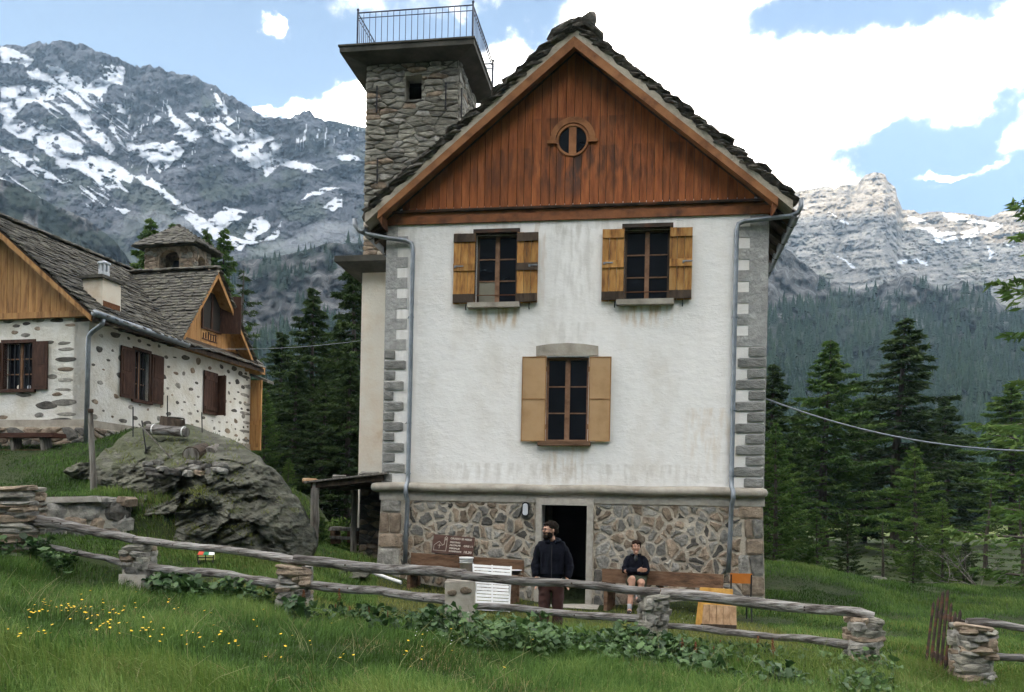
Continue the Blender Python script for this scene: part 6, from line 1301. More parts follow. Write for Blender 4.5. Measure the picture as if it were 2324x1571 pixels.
def remesh(mb, vox, name, m):
    me = mesh('tmp', mb.V, mb.F); o = bpy.data.objects.new('tmp', me); col.objects.link(o); k = o.modifiers.new('r', 'REMESH'); k.mode = 'VOXEL'; k.voxel_size = vox
    s = o.modifiers.new('s', 'SMOOTH'); s.factor = .5; s.iterations = 3
    dg = bpy.context.evaluated_depsgraph_get(); out = bpy.data.meshes.new_from_object(o.evaluated_get(dg)); bpy.data.objects.remove(o); out.name = name; out.materials.append(m)
    bm_ = bmesh.new(); bm_.from_mesh(out); bm_.verts.ensure_lookup_table(); seen = set(); isl = []
    for v in bm_.verts:
        if v.index in seen: continue
        q = [v]; seen.add(v.index); c = []
        while q:
            w = q.pop(); c.append(w)
            for e in w.link_edges:
                o2 = e.other_vert(w)
                if o2.index not in seen: seen.add(o2.index); q.append(o2)
        isl.append(c)
    isl.sort(key=len); bmesh.ops.delete(bm_, geom=[v for c in isl[:-1] for v in c], context='VERTS'); bm_.to_mesh(out); bm_.free()
    out.polygons.foreach_set('use_smooth', np.ones(len(out.polygons), bool)); return out
class Head:
    def __init__(s, c, yaw, pitch=0, k=1.0): s.c = np.array(c, float); s.M = np.array(Matrix.Rotation(yaw, 3, 'Z') @ Matrix.Rotation(pitch, 3, 'X'))*k; s.k = k
    def t(s, p): return s.c+s.M @ np.array(p, float)
    def ell(s, mb, c, rx, ry, rz, nu=14, nv=10, fn=None):
        n = len(mb.V); mb.grow((0, 0, 0), rx, ry, rz, nu, nv, fn); mb.V[n:] = [tuple(s.t(np.array(v)+np.array(c))) for v in mb.V[n:]]; return mb
    def build(s, mb):
        def f(p):
            x, y, z = p
            if z < 0: q = 1-.30*min(1, -z)**1.4; x *= q; y = y*(1-.10*-z)-(.10*-z if y < 0 else -.05*z*0)
            return np.array([x, y, z])
        s.ell(mb, (0, 0, .0), .076, .096, .120, 22, 16, f)
        s.ell(mb, (0, .012, .045), .080, .098, .085)                       # skull
        s.ell(mb, (0, -.098, -.012), .013, .020, .026); s.ell(mb, (0, -.108, -.022), .014, .014, .012)   # nose
        s.ell(mb, (0, -.086, .028), .055, .014, .012)                      # brow
        s.ell(mb, (0, -.078, -.095), .030, .024, .022)                     # chin
        for q in (-1, 1): s.ell(mb, (q*.078, .012, -.005), .010, .020, .032); s.ell(mb, (q*.042, -.075, -.02), .022, .018, .018)
        return mb
    def face(s, par, hm, hairfn, beard=False, glasses=False):
        for q in (-1, 1):
            b = MB(); s.ell(b, (q*.031, -.083, .006), .013, .010, .008, 10, 6); e = b.put('eye', eye_w, par, True)
            b = MB(); s.ell(b, (q*.031, -.092, .006), .006, .004, .006, 8, 6); b.put('pupil', black_p, e, True)
            b = MB(); s.ell(b, (q*.032, -.095, .028), .021, .007, .005, 10, 6); b.put('eyebrow', hm, par, True)
        b = MB(); s.ell(b, (0, -.093, -.058), .025, .010, .006, 10, 6); b.put('mouth', lips, par, True)
        b = MB(); rr = random.Random(4)
        def hf(p):
            x, y, z = p; n = 1+.06*math.sin(9*x+4*z)+.05*math.sin(13*y+7*x)+rr.uniform(-.03, .03); return p*n
        for c, a in hairfn: s.ell(b, c, *a, 18, 12, hf)
        b.put('hair', hm, par, True)
        if beard:
            b = MB()
            for c, a in (((0, -.066, -.098), (.050, .040, .036)), ((-.052, -.025, -.066), (.020, .045, .050)), ((.052, -.025, -.066), (.020, .045, .050)), ((0, -.098, -.043), (.028, .011, .008))): s.ell(b, c, *a, 12, 9, hf)
            b.put('beard', hm, par, True)
        if glasses:
            b = MB()
            for q in (-1, 1):
                b.tube([s.t((q*.032+.024*math.cos(t), -.106, .006+.019*math.sin(t))) for t in np.linspace(0, 2*math.pi, 17)], .0032, 5); b.tube([s.t((q*.056, -.104, .010)), s.t((q*.082, -.05, .012)), s.t((q*.083, .01, .008))], .003, 5)
            b.tube([s.t((-.009, -.107, .010)), s.t((.009, -.107, .010))], .003, 5); b.put('glasses', black_p, par)
def leg(mb, J, ks, root):
    pts = [J[k][0] for k in ks]; rad = [J[k][1] if not isinstance(J[k][1], tuple) else J[k][1][1]*.82 for k in ks]; q = []; rr = []
    for a, b_, ra, rb in zip(pts, pts[1:], rad, rad[1:]):
        for t in (0, .25, .5, .75): q.append(np.array(a)*(1-t)+np.array(b_)*t); rr.append(ra*(1-t)+rb*t+.008*math.sin(math.pi*t))
    q.append(np.array(pts[-1])); rr.append(rad[-1]); mb.tube(q, rr, 12)
    for p, r_ in zip(pts, rad): mb.grow(p, r_, r_, r_, 12, 8)
def hand(mb, w, d, side, curl=.5, k=1.0):
    "w wrist, d direction of the fingers, side: thumb direction"
    w = np.array(w, float); d = np.array(d, float); d /= np.linalg.norm(d); s = np.array(side, float); s -= d*(s @ d); s /= np.linalg.norm(s); n = np.cross(d, s)
    mb.obox(w+d*.045*k, s*.075*k, d*.10*k, n*.028*k)
    for i, (o, L) in enumerate(((.030, .070), (.010, .080), (-.010, .074), (-.030, .058))):
        b0 = w+d*.085*k+s*o*k; p1 = b0+d*L*.45*k; dd = d*math.cos(curl)+n*math.sin(curl); p2 = p1+dd*L*.4*k; dd = d*math.cos(curl*2)+n*math.sin(curl*2); p3 = p2+dd*L*.3*k; mb.tube([b0-d*.02, p1, p2, p3], [.010*k, .0095*k, .009*k, .008*k], 7)
    b0 = w+d*.02*k+s*.030*k; mb.tube([b0, b0+(s*.7+d*.7)*.035*k, b0+(s*.5+d)*.058*k+n*.01], [.013*k, .011*k, .009*k], 7)
def fold(me, amp=.013):
    n = len(me.vertices); c = np.empty(n*3, np.float32); me.vertices.foreach_get('co', c); c = c.reshape(-1, 3); nn = np.empty(n*3, np.float32); me.vertex_normals.foreach_get('vector', nn); nn = nn.reshape(-1, 3)
    d = ridged(c[:, 0]*7+c[:, 2]*3, c[:, 2]*9-c[:, 0]*4+c[:, 1]*3, 3, 5)+.6*fbm(c[:, 0]*16, c[:, 2]*13, 3, 9)
    me.vertices.foreach_set('co', (c+nn*(d*amp)[:, None]).ravel().astype(np.float32)); me.update()
def shell(J, E, root, name, m, par, sub=2):
    me = skin_mesh(J, E, root, sub+1); me.name = name; fold(me); me.materials.append(m); me.polygons.foreach_set('use_smooth', np.ones(len(me.polygons), bool)); return put(name, me, par)

# standing person, body to the camera, head turned to the left of the picture
sp = P(1249, 1443, 13.4); sp[2] = gz1(sp[0], sp[1])-.02
per = thing('person', 'bearded person with glasses in navy hooded jacket standing in front of the doorway', 'person', sp, R(-4))
J = {'pel': ((0,0,.93),(.13,.10)), 'sp': ((0,0,1.10),(.13,.10)), 'ch': ((0,.02,1.27),(.13,.09)), 'nb': ((0,.015,1.45),(.052,.052)), 'nk': ((-.012,-.005,1.55),(.055,.055)), 'hd': ((-.02,-.01,1.62),(.055,.055)),
 'hl': ((-.095,0,.86),.085), 'kl': ((-.105,-.02,.48),.055), 'al': ((-.11,.02,.10),.040), 'fl': ((-.125,-.13,.035),.035), 'hr': ((.095,0,.86),.085), 'kr': ((.105,-.02,.48),.055), 'ar': ((.115,.02,.10),.040), 'fr': ((.14,-.13,.035),.035),
 'sl': ((-.16,.01,1.375),.042), 'el': ((-.235,.03,1.13),.043), 'wl': ((-.225,-.05,.90),.030), 'sr': ((.16,.01,1.375),.042), 'er': ((.25,.03,1.13),.043), 'wr': ((.245,-.05,.90),.030)}
E = [('pel','sp'),('sp','ch'),('ch','nb'),('nb','nk'),('nk','hd'),('pel','hl'),('hl','kl'),('kl','al'),('al','fl'),('pel','hr'),('hr','kr'),('kr','ar'),('ar','fr'),('ch','sl'),('sl','el'),('el','wl'),('ch','sr'),('sr','er'),('er','wr')]
mb = MB(); [leg(mb, J, q_, 0) for q_ in (('pel','sp','ch','nb','nk','hd'),('pel','hl'),('pel','hr'),('ch','sl','el','wl'),('ch','sr','er','wr'))]; leg(mb, J, ('hl','kl','al','fl'), 0); leg(mb, J, ('hr','kr','ar','fr'), 0); hd = Head((-.035,-.02,1.635), R(-62), 0, 1.06); hd.build(mb)
hand(mb, (-.225,-.05,.90), (0,-.05,-1), (.3,-1,0), .35); hand(mb, (.245,-.05,.90), (0,-.05,-1), (-.3,-1,0), -.35)
put('body', remesh(mb, .008, 'body', skin_m), per)
hd.face(per, hair_m, [((0,.022,.055),(.087,.104,.084)), ((0,.055,.0),(.083,.070,.080)), ((0,-.05,.085),(.068,.05,.030))], True, True)
J2 = {'h': ((0,0,.86),(.20,.145)), 'p': ((0,0,.98),(.20,.145)), 's': ((0,0,1.12),(.20,.14)), 'c': ((0,.005,1.30),(.195,.135)), 'n': ((0,.015,1.455),(.115,.092)), 'n2': ((0,.01,1.50),(.075,.07)), 'sl': ((-.175,.01,1.40),.088), 'el': ((-.245,.03,1.13),.075), 'ml': ((-.245,-.01,.99),.066), 'wl': ((-.235,-.05,.89),.050), 'sr': ((.175,.01,1.40),.088), 'er': ((.262,.03,1.13),.075), 'mr': ((.262,-.01,.99),.066), 'wr': ((.25,-.05,.89),.050)}
jk = shell(J2, [('h','p'),('p','s'),('s','c'),('c','n'),('n','n2'),('c','sl'),('sl','el'),('el','ml'),('ml','wl'),('c','sr'),('sr','er'),('er','mr'),('mr','wr')], 's', 'jacket', jacket, per)
b = MB(); b.tube([(.105*math.cos(t), .03+.095*math.sin(t), 1.475+.02*math.sin(t)) for t in np.linspace(-1.2, math.pi+1.2, 18)], .036, 8); b.grow((0,.12,1.43), .13, .055, .085, 14, 9); b.put('hood', jacket, jk, True)
MB().tube([(0, -.135, 1.42), (0, -.147, 1.25), (0, -.15, 1.0), (0, -.15, .87)], .006, 5).put('zip', black_p, jk)
J3 = {'w': ((0,0,.98),(.165,.125)), 'c': ((0,0,.88),(.16,.125)), 'l1': ((-.095,0,.76),.115), 'l2': ((-.105,-.01,.48),.092), 'l3': ((-.11,.02,.10),.078), 'r1': ((.095,0,.76),.115), 'r2': ((.105,-.01,.48),.092), 'r3': ((.115,.02,.10),.078)}
shell(J3, [('w','c'),('c','l1'),('l1','l2'),('l2','l3'),('c','r1'),('r1','r2'),('r2','r3')], 'c', 'trousers', trousers, per)
for x, s in ((-.11, -.015), (.115, .02)): b = MB(); b.grow((x+s, -.06, .045), .05, .145, .05, 14, 8, lambda p: np.array([p[0], p[1], max(p[2], -.75)])); b.put('shoe', shoe, per, True)

# seated person
yA = P(1453, 1330, 16.75); Tt = (1453-1367)/(1641-1367); pl_ = P(1367,1321,17.4)+(P(1641,1337,16.35)-P(1367,1321,17.4))*Tt; pos = np.array([pl_[0], pl_[1], 0])+n2_*.20
gs = gz1(pos[0], pos[1]-.4); pos[2] = gs; hs = sz2+.025-gs
per2 = thing('person', 'dark haired person in navy jacket and green shorts sitting with crossed arms', 'person', pos, R(-6))
HP = hs+.09; SH = HP+.46
K1 = (-.075,-.47,HP+.10); A1 = (-.115,-.50,.09); K2 = (.10,-.45,HP+.02); A2 = (.015,-.42,.30)
J = {'pel': ((0,-.02,HP+.02),(.14,.11)), 'sp': ((0,.0,HP+.20),(.125,.095)), 'ch': ((0,.03,HP+.36),(.145,.10)), 'nb': ((0,.03,SH+.04),(.06,.06)), 'nk': ((0,.015,SH+.11),(.052,.052)), 'hd': ((0,.0,SH+.17),(.055,.055)),
 'hl': ((-.09,-.10,HP+.01),.08), 'kl': (K1,.056), 'cl': ((-.10,-.46,.32),.052), 'al': (A1,.036), 'fl': ((-.125,-.61,.04),.034), 'hr': ((.09,-.10,HP+.01),.08), 'kr': (K2,.056), 'cr': ((.065,-.40,.40),.05), 'ar': (A2,.036), 'fr': ((.06,-.53,.26),.034),
 'sl': ((-.15,.03,SH-.05),.042), 'el': ((-.205,-.10,HP+.21),.042), 'wl': ((.045,-.19,HP+.235),.03), 'sr': ((.15,.03,SH-.05),.042), 'er': ((.205,-.10,HP+.20),.042), 'wr': ((-.06,-.165,HP+.20),.03)}
E = [('pel','sp'),('sp','ch'),('ch','nb'),('nb','nk'),('nk','hd'),('pel','hl'),('hl','kl'),('kl','cl'),('cl','al'),('al','fl'),('pel','hr'),('hr','kr'),('kr','cr'),('cr','ar'),('ar','fr'),('ch','sl'),('sl','el'),('el','wl'),('ch','sr'),('sr','er'),('er','wr')]
mb = MB(); [leg(mb, J, q_, 0) for q_ in (('pel','sp','ch','nb','nk','hd'),('pel','hl'),('pel','hr'),('ch','sl','el','wl'),('ch','sr','er','wr'))]; leg(mb, J, ('hl','kl','cl','al','fl'), 0); leg(mb, J, ('hr','kr','cr','ar','fr'), 0); hd = Head((0,-.005,SH+.205), R(4), R(-4), 1.02); hd.build(mb)
hand(mb, (.045,-.195,HP+.235), (1,-.12,.12), (0,-.3,1), .25); hand(mb, (-.06,-.165,HP+.20), (-1,-.05,.1), (0,-.3,1), -.25)
put('body', remesh(mb, .008, 'body', skin_m), per2)
hd.face(per2, hair_b, [((0,.020,.062),(.089,.104,.080)), ((0,.060,.0),(.082,.060,.07)), ((.02,-.06,.088),(.068,.042,.028)), ((.074,-.01,.03),(.016,.04,.045)), ((-.074,.0,.03),(.014,.035,.04))])
J2 = {'h': ((0,-.02,HP-.0),(.165,.135)), 's': ((0,.0,HP+.15),(.165,.125)), 'c': ((0,.03,HP+.34),(.175,.125)), 'n': ((0,.04,SH+.03),(.10,.08)), 'sl': ((-.165,.03,SH-.03),.082), 'el': ((-.215,-.10,HP+.21),.070), 'ml': ((-.08,-.17,HP+.225),.060), 'wl': ((.03,-.19,HP+.235),.048), 'sr': ((.165,.03,SH-.03),.082), 'er': ((.215,-.10,HP+.20),.070), 'mr': ((.08,-.15,HP+.19),.060), 'wr': ((-.05,-.16,HP+.195),.048)}
jk = shell(J2, [('h','s'),('s','c'),('c','n'),('c','sl'),('sl','el'),('el','ml'),('ml','wl'),('c','sr'),('sr','er'),('er','mr'),('mr','wr')], 's', 'jacket', jacket, per2)
b = MB(); b.tube([(.085*math.cos(t), .035+.08*math.sin(t), SH+.06) for t in np.linspace(-1.1, math.pi+1.1, 16)], .026, 8); b.put('collar', jacket, jk, True)
b = MB(); b.grow((0,-.055,SH+.0), .042, .03, .06, 12, 8); b.put('shirt', tee, per2, True)
J3 = {'c': ((0,-.03,HP+.02),(.165,.125)), 'l1': ((-.09,-.18,HP+.02),.105), 'l2': ((-.082,-.27,HP+.05),.092), 'r1': ((.09,-.18,HP+.02),.105), 'r2': ((.095,-.30,HP+.02),.094)}
shell(J3, [('c','l1'),('l1','l2'),('c','r1'),('r1','r2')], 'c', 'shorts', shorts_m, per2)
b = MB(); b.tube([(-.112,-.498,.20), (-.116,-.50,.13), (-.118,-.51,.06)], [.043,.044,.045], 10); b.put('sock', sock, per2, True)
b = MB(); b.tube([(.038,-.415,.40), (.02,-.42,.31), (.03,-.45,.27)], [.046,.044,.045], 10); b.put('sock', sock, per2, True)
b = MB(); b.grow((-.123,-.57,.045), .046, .13, .048, 14, 8, lambda p: np.array([p[0], p[1], max(p[2], -.75)])); b.put('shoe', shoe, per2, True)
b = MB(); b.grow((.05,-.50,.265), .045, .12, .05, 14, 8); b.put('shoe', shoe, per2, True)
# ---------------------------------------------------------------- trees
bark = M('larch_bark', [(.03, .024, .02), (.07, .058, .05), (.12, .105, .09)], scale=6, st=(2, 2, .5), bump=.8, bscale=14)
needle_dark = leafy(M('dark_needles', [(0.0135, 0.02835, 0.00945), (0.0351, 0.0648, 0.01755), (0.07425, 0.1107, 0.03375)], scale=.5, bump=0, attr='rnd', rough=.9), .25)
needle_mid = leafy(M('green_needles', [(0.026, 0.0585, 0.013), (0.065, 0.1268, 0.026), (0.1381, 0.2031, 0.052)], scale=.5, bump=0, attr='rnd', rough=.9), .3)
needle_light = leafy(M('fresh_needles', [(0.03588, 0.07728, 0.0138), (0.08556, 0.1546, 0.03036), (0.1725, 0.2346, 0.0621)], scale=.5, bump=0, attr='rnd', rough=.9), .35)
def conifer(seed, rad, nb, dens, droop, up, size, low=.06, irr=.3, lean=.0):
    "height 10 tree: trunk mesh builder and crown arrays"
    r = np.random.default_rng(seed); H = 10.0; tk = MB()
    bend = r.uniform(-.12, .12, 2)
    cx = lambda z: np.array([bend[0]*math.sin(z*.5)+lean*z*.05, bend[1]*math.sin(z*.4+1), z])
    tk.tube([cx(z) for z in np.linspace(-.3, H, 12)], [.17*(1-z/H)**.85+.008 for z in np.linspace(0, H, 12)], 8, rj=.06)
    C = []; A = []; B = []; RN = []
    for i in range(nb):
        f = low+(1-low)*(i/nb)**.92; z0 = f*H; az = i*2.39996+r.uniform(-.5, .5); prof = (1-f)**.72*(.62+.38*min(1, (1-f)*0+f/.12))
        L = max(.18, rad*prof*r.uniform(1-irr, 1+irr*.8)); n = 7; t = np.linspace(0, 1, n); d = np.array([math.cos(az), math.sin(az)])
        zz = z0-droop*L*t+up*L*t**2+r.uniform(-.05, .05); o = cx(z0); pts = np.stack([o[0]+d[0]*L*t, o[1]+d[1]*L*t, zz+0*t], 1)
        pts[1:, :2] += r.uniform(-.05, .05, (n-1, 2))*L
        tk.tube(pts[::2], [.035*(1-f*.7)*(1-q)+.006 for q in (0, .34, .67, 1)], 4, caps=False)
        m = int(dens*L*(1.2 if f < .8 else 1.7))+6; q = r.uniform(.12, 1.02, m)**.8; base = np.stack([np.interp(q, t, pts[:, k]) for k in range(3)], 1)
        sd = np.array([-d[1], d[0], 0]); wl = (.36*L*(1-q)+.10)*r.uniform(-1, 1, m); base += sd*wl[:, None]; base[:, 2] -= np.abs(wl)*r.uniform(.0, .5, m)+r.uniform(-.05, .12, m)*size*3
        ax = np.stack([d[0]*.6+sd[0]*np.sign(wl)*.6+r.normal(0, .35, m), d[1]*.6+sd[1]*np.sign(wl)*.6+r.normal(0, .35, m), -.25+r.normal(0, .45, m)], 1); ax /= np.linalg.norm(ax, axis=1)[:, None]
        bx = np.cross(ax, r.normal(0, 1, (m, 3))); bx /= np.linalg.norm(bx, axis=1)[:, None]; s = size*r.uniform(.6, 1.5, m)
        C.append(base); A.append(ax*s[:, None]); B.append(bx*(s*.30)[:, None]); RN.append(np.clip(r.uniform(.1, .6)+r.uniform(-.25, .4, m)+.25*(q-.5), 0, 1))
    C = np.concatenate(C); A = np.concatenate(A); B = np.concatenate(B); RN = np.concatenate(RN); n = len(C)
    V = np.empty((n, 4, 3)); V[:, 0] = C-A*.5; V[:, 1] = C+B*.5; V[:, 2] = C+A*.6; V[:, 3] = C-B*.5
    return tk, V.reshape(-1, 3), np.arange(4*n).reshape(n, 4), np.repeat(RN, 4)
KINDS = {'larch': [(11, 2.5, 104, 140, .30, .20, .20, .10, .42), (12, 2.1, 108, 140, .18, .12, .20, .06, .5), (13, 2.8, 100, 135, .35, .30, .21, .14, .45)],
         'young': [(21, 2.6, 84, 120, -.10, .10, .20, .02, .3), (22, 3.0, 80, 110, .0, .12, .21, .02, .35)], 'thin': [(31, 2.1, 46, 60, .1, .15, .17, .04, .5), (32, 1.8, 56, 42, .25, .2, .17, .08, .5)]}
TM = {}
def tree(kind, var, m, u, Y, vt, zb, wide, label, cat='tree', group=None, name=None, yaw=None):
    k = (kind, var, m.name)
    if k not in TM: tk, V, F, RN = conifer(*KINDS[kind][var]); TM[k] = (tk.me('trunk', bark), mesh('crown', V, F, m, False, {'rnd': RN}))
    p = P(u, vt, Y); z0 = gz1(p[0], p[1])-.15 if zb is None else zb; h = p[2]-z0; s = h/10
    t = thing(name or ('larch_tree' if kind != 'young' else 'young_spruce'), label, cat, (p[0], p[1], z0), random.uniform(0, 6.28) if yaw is None else yaw, group); t.scale = (s*wide, s*wide, s)
    put('trunk', TM[k][0], t); put('crown', TM[k][1], t); return t
G_L = 'conifers between the cottage and the tall house'; G_R = 'conifers right of the tall house'; G_C = 'treetops behind the cottage roof'
for a in (('larch',0,needle_dark,712,38,650,None,1.15,'tall layered larch in the middle of the gap between cottage and tower','tree',G_L),
 ('larch',1,needle_dark,812,35,590,None,1.2,'dark larch half hidden by the left edge of the tower','tree',G_L),
 ('larch',2,needle_dark,640,46,752,None,1.2,'dark larch peering over the cottage end gable, left of the tall layered one','tree',G_L),
 ('larch',1,needle_dark,765,47,735,None,1.2,'distant dark larch seen between the tall layered larch and the tower','tree',G_L),
 ('young',0,needle_mid,602,30.5,880,None,.9,'bright green young conifer right behind the open cottage door leaf','tree',G_L),
 ('larch',2,needle_dark,735,31,865,None,1.5,'broad dark conifer directly behind the wood shelter','tree',G_L),
 ('larch',0,needle_dark,672,34,820,None,1.5,'bushy dark conifer between the young one and the wood shelter','tree',G_L),
 ('larch',1,needle_dark,795,30,800,None,1.4,'dark conifer touching the cream tower base above the shed roof','tree',G_L),
 ('young',1,needle_light,655,27.5,1040,None,1.2,'small light green conifer above the right flank of the boulder','tree',G_L),
 ('larch',1,needle_mid,350,41,500,3.5,1.0,'left of the two treetops rising behind the bell turret','tree',G_C),
 ('larch',0,needle_mid,398,43,505,3.5,.8,'right of the two treetops rising behind the bell turret','tree',G_C),
 ('larch',2,needle_mid,474,46,522,3.5,.8,'left tip of the pair of treetops right of the bell turret','tree',G_C),
 ('larch',1,needle_mid,504,46,519,3.5,.8,'right tip of the pair of treetops right of the bell turret','tree',G_C),
 ('larch',0,needle_mid,325,45,555,3.5,.9,'low dark treetop left of the bell turret behind the slates','tree',G_C),
 ('thin',0,needle_dark,548,40,610,3,1.3,'thin larch crown showing over the cottage end gable roof','tree',G_C),
 ('larch',1,needle_dark,1752,40,826,None,1.5,'dark larch half hidden by the right corner of the tall house','tree',G_R),
 ('young',0,needle_mid,1763,26.5,958,None,1.05,'bright green young spruce touching the right corner of the tall house','tree',G_R),
 ('larch',2,needle_mid,1880,42,770,None,1.35,'tall blunt-topped larch, nearer the house of the two tall ones','tree',G_R),
 ('larch',0,needle_dark,2046,45,722,None,1.6,'tallest pointed larch in the middle of the right side','tree',G_R),
 ('young',1,needle_light,2080,33,1012,None,1.3,'green bushy spruce in front of the tallest pointed larch','tree',G_R),
 ('young',0,needle_light,2141,27,1128,None,.95,'small fresh green spruce with a bare leader on the grassy crest','tree',G_R),
 ('young',1,needle_mid,1856,26.5,1150,None,1.2,'low bushy spruce right of the bright green one by the house','tree',G_R),
 ('young',0,needle_dark,1925,28,1165,None,1.2,'low dark spruce at the left edge of the sunny meadow gap','tree',G_R),
 ('thin',1,needle_dark,2005,27.5,1180,None,1.5,'thin young larch in front of the sunny meadow gap','tree',G_R),
 ('young',1,needle_mid,1800,29,1085,None,1.2,'dark spruce filling the space behind the bright green one','tree',G_R),
 ('thin',0,needle_mid,2245,31,1090,None,1.6,'loose open larch right of the meadow, by the dead bush','tree',G_R),
 ('larch',2,needle_light,2300,52,870,None,1.7,'soft hazy larch filling the right picture edge','tree',G_R),
 ('thin',0,needle_mid,2320,27,1120,None,1.6,'near open conifer cut by the right picture edge','tree',G_R),
 ('young',0,needle_mid,2075,26,1235,None,1.5,'lowest dark bush-like spruce below the green bushy one','tree',G_R),
 ('young',1,needle_dark,2190,27.5,1225,None,1.6,'low dark spruce just left of the dead bush','tree',G_R),
 ('larch',1,needle_dark,1960,50,905,None,1.6,'dark conifer filling the gap between the blunt-topped larch and the tallest one','tree',G_R),
 ('larch',2,needle_dark,2150,55,900,None,1.5,'dark conifer right of the tallest pointed larch','tree',G_R),
 ('larch',0,needle_dark,1820,52,930,None,1.6,'dark conifer between the house corner tree and the blunt-topped larch','tree',G_R),
 ('thin',0,needle_mid,2425,21,150,None,1.1,'large near larch outside the right edge whose branch tips reach in','tree',G_R)): tree(*a)
# dead bush with pale twigs
def twigs(seed, n, h):
    r = random.Random(seed); b = MB()
    def grow(p, d, L, rad, dep):
        q = [p]; 
        for k in range(4): d = d+np.array([r.uniform(-.28, .28), r.uniform(-.28, .28), r.uniform(-.15, .2)]); d /= np.linalg.norm(d); q.append(q[-1]+d*L/4)
        b.tube(q, [rad, rad*.85, rad*.7, rad*.5, rad*.3], 4, caps=False)
        if dep: 
            for _ in range(r.choice([2, 3])): grow(q[r.randrange(1, 5)], d+np.array([r.uniform(-.9, .9), r.uniform(-.9, .9), r.uniform(-.3, .5)]), L*r.uniform(.5, .75), rad*.6, dep-1)
    for _ in range(n): grow(np.zeros(3), np.array([r.uniform(-1, 1), r.uniform(-1, 1), .7]), h, .018, 3)
    return b
p = P(2228, 1318, 24); p[2] = gz1(p[0], p[1]); db = thing('dead_bush', 'leafless bush of pale grey twigs on the right edge of the grassy crest', 'bush', p); twigs(3, 6, .9).put('twigs', post_wood, db)
# shrub behind the shelter
def shrub(u, v, Y, rx, rz, m, label, seed):
    r = np.random.default_rng(seed); n = 1500; p = P(u, v, Y); p[2] = gz1(p[0], p[1]); d = r.normal(0, 1, (n, 3)); d /= np.linalg.norm(d, axis=1)[:, None]; c = d*np.array([rx, rx*.8, rz])*r.uniform(.45, 1, (n, 1))**.5*(1+.25*np.sin(d[:, :1]*5+d[:, 1:2]*4)); c[:, 2] = np.abs(c[:, 2])
    ax = r.normal(0, 1, (n, 3)); ax /= np.linalg.norm(ax, axis=1)[:, None]; bx = np.cross(ax, r.normal(0, 1, (n, 3))); bx /= np.linalg.norm(bx, axis=1)[:, None]; V = np.stack([c-ax*.06, c+bx*.025, c+ax*.06, c-bx*.025], 1).reshape(-1, 3)
    t = thing('shrub', label, 'shrub', p); put('foliage', mesh('foliage', V, np.arange(4*n).reshape(n, 4), m, False, {'rnd': np.repeat(r.uniform(0, 1, n), 4)}), t); twigs(seed, 4, rz*.5).put('stems', bark, t)
shrub(752, 1200, 21.5, .8, .65, needle_light, 'bright green shrub seen between the two shelter posts', 5); shrub(705, 1180, 19.8, .45, .5, needle_mid, 'small green shrub at the right foot of the boulder', 6); shrub(770, 1215, 24, .7, .6, needle_mid, 'darker shrub farther back between the shelter posts', 7)

# ---------------------------------------------------------------- grass, weeds, flowers
grass_m = leafy(M('meadow_grass', [(0.02192, 0.05029, 0.007937), (0.0548, 0.1183, 0.01853), (0.1027, 0.1804, 0.0344), (0.1781, 0.2292, 0.05955)], scale=2.0, bump=0, attr='rnd', rough=.7), .3)
grass_y = leafy(M('yard_grass', [(0.0512, 0.072, 0.0128), (0.12, 0.152, 0.0288), (0.208, 0.216, 0.056), (0.272, 0.248, 0.096)], scale=2.0, bump=0, attr='rnd', rough=.8), .3)
straw = M('pale_grass_stalk', [(.15, .17, .06), (.26, .26, .12)], scale=3, bump=0, rough=.7)
def inside(x, y):
    l = np.stack([x-O[0], y-O[1]], 1); lx_ = l @ HF.ex[:2]; ly = l @ HF.ey[:2]; a = (lx_ > XL-.1) & (lx_ < XR+.1) & (ly > -.25)
    l = np.stack([x-CO[0], y-CO[1]], 1); b = ((l @ CF.ex[:2]) < .05) & ((l @ CF.ey[:2]) > -.05) & ((l @ CF.ey[:2]) < LW+.5)
    c = (np.abs(lx_-(DOOR[0]+DOOR[1])/2-.1) < .75) & (ly > -.95) & (ly < 0)
    return a | b | c
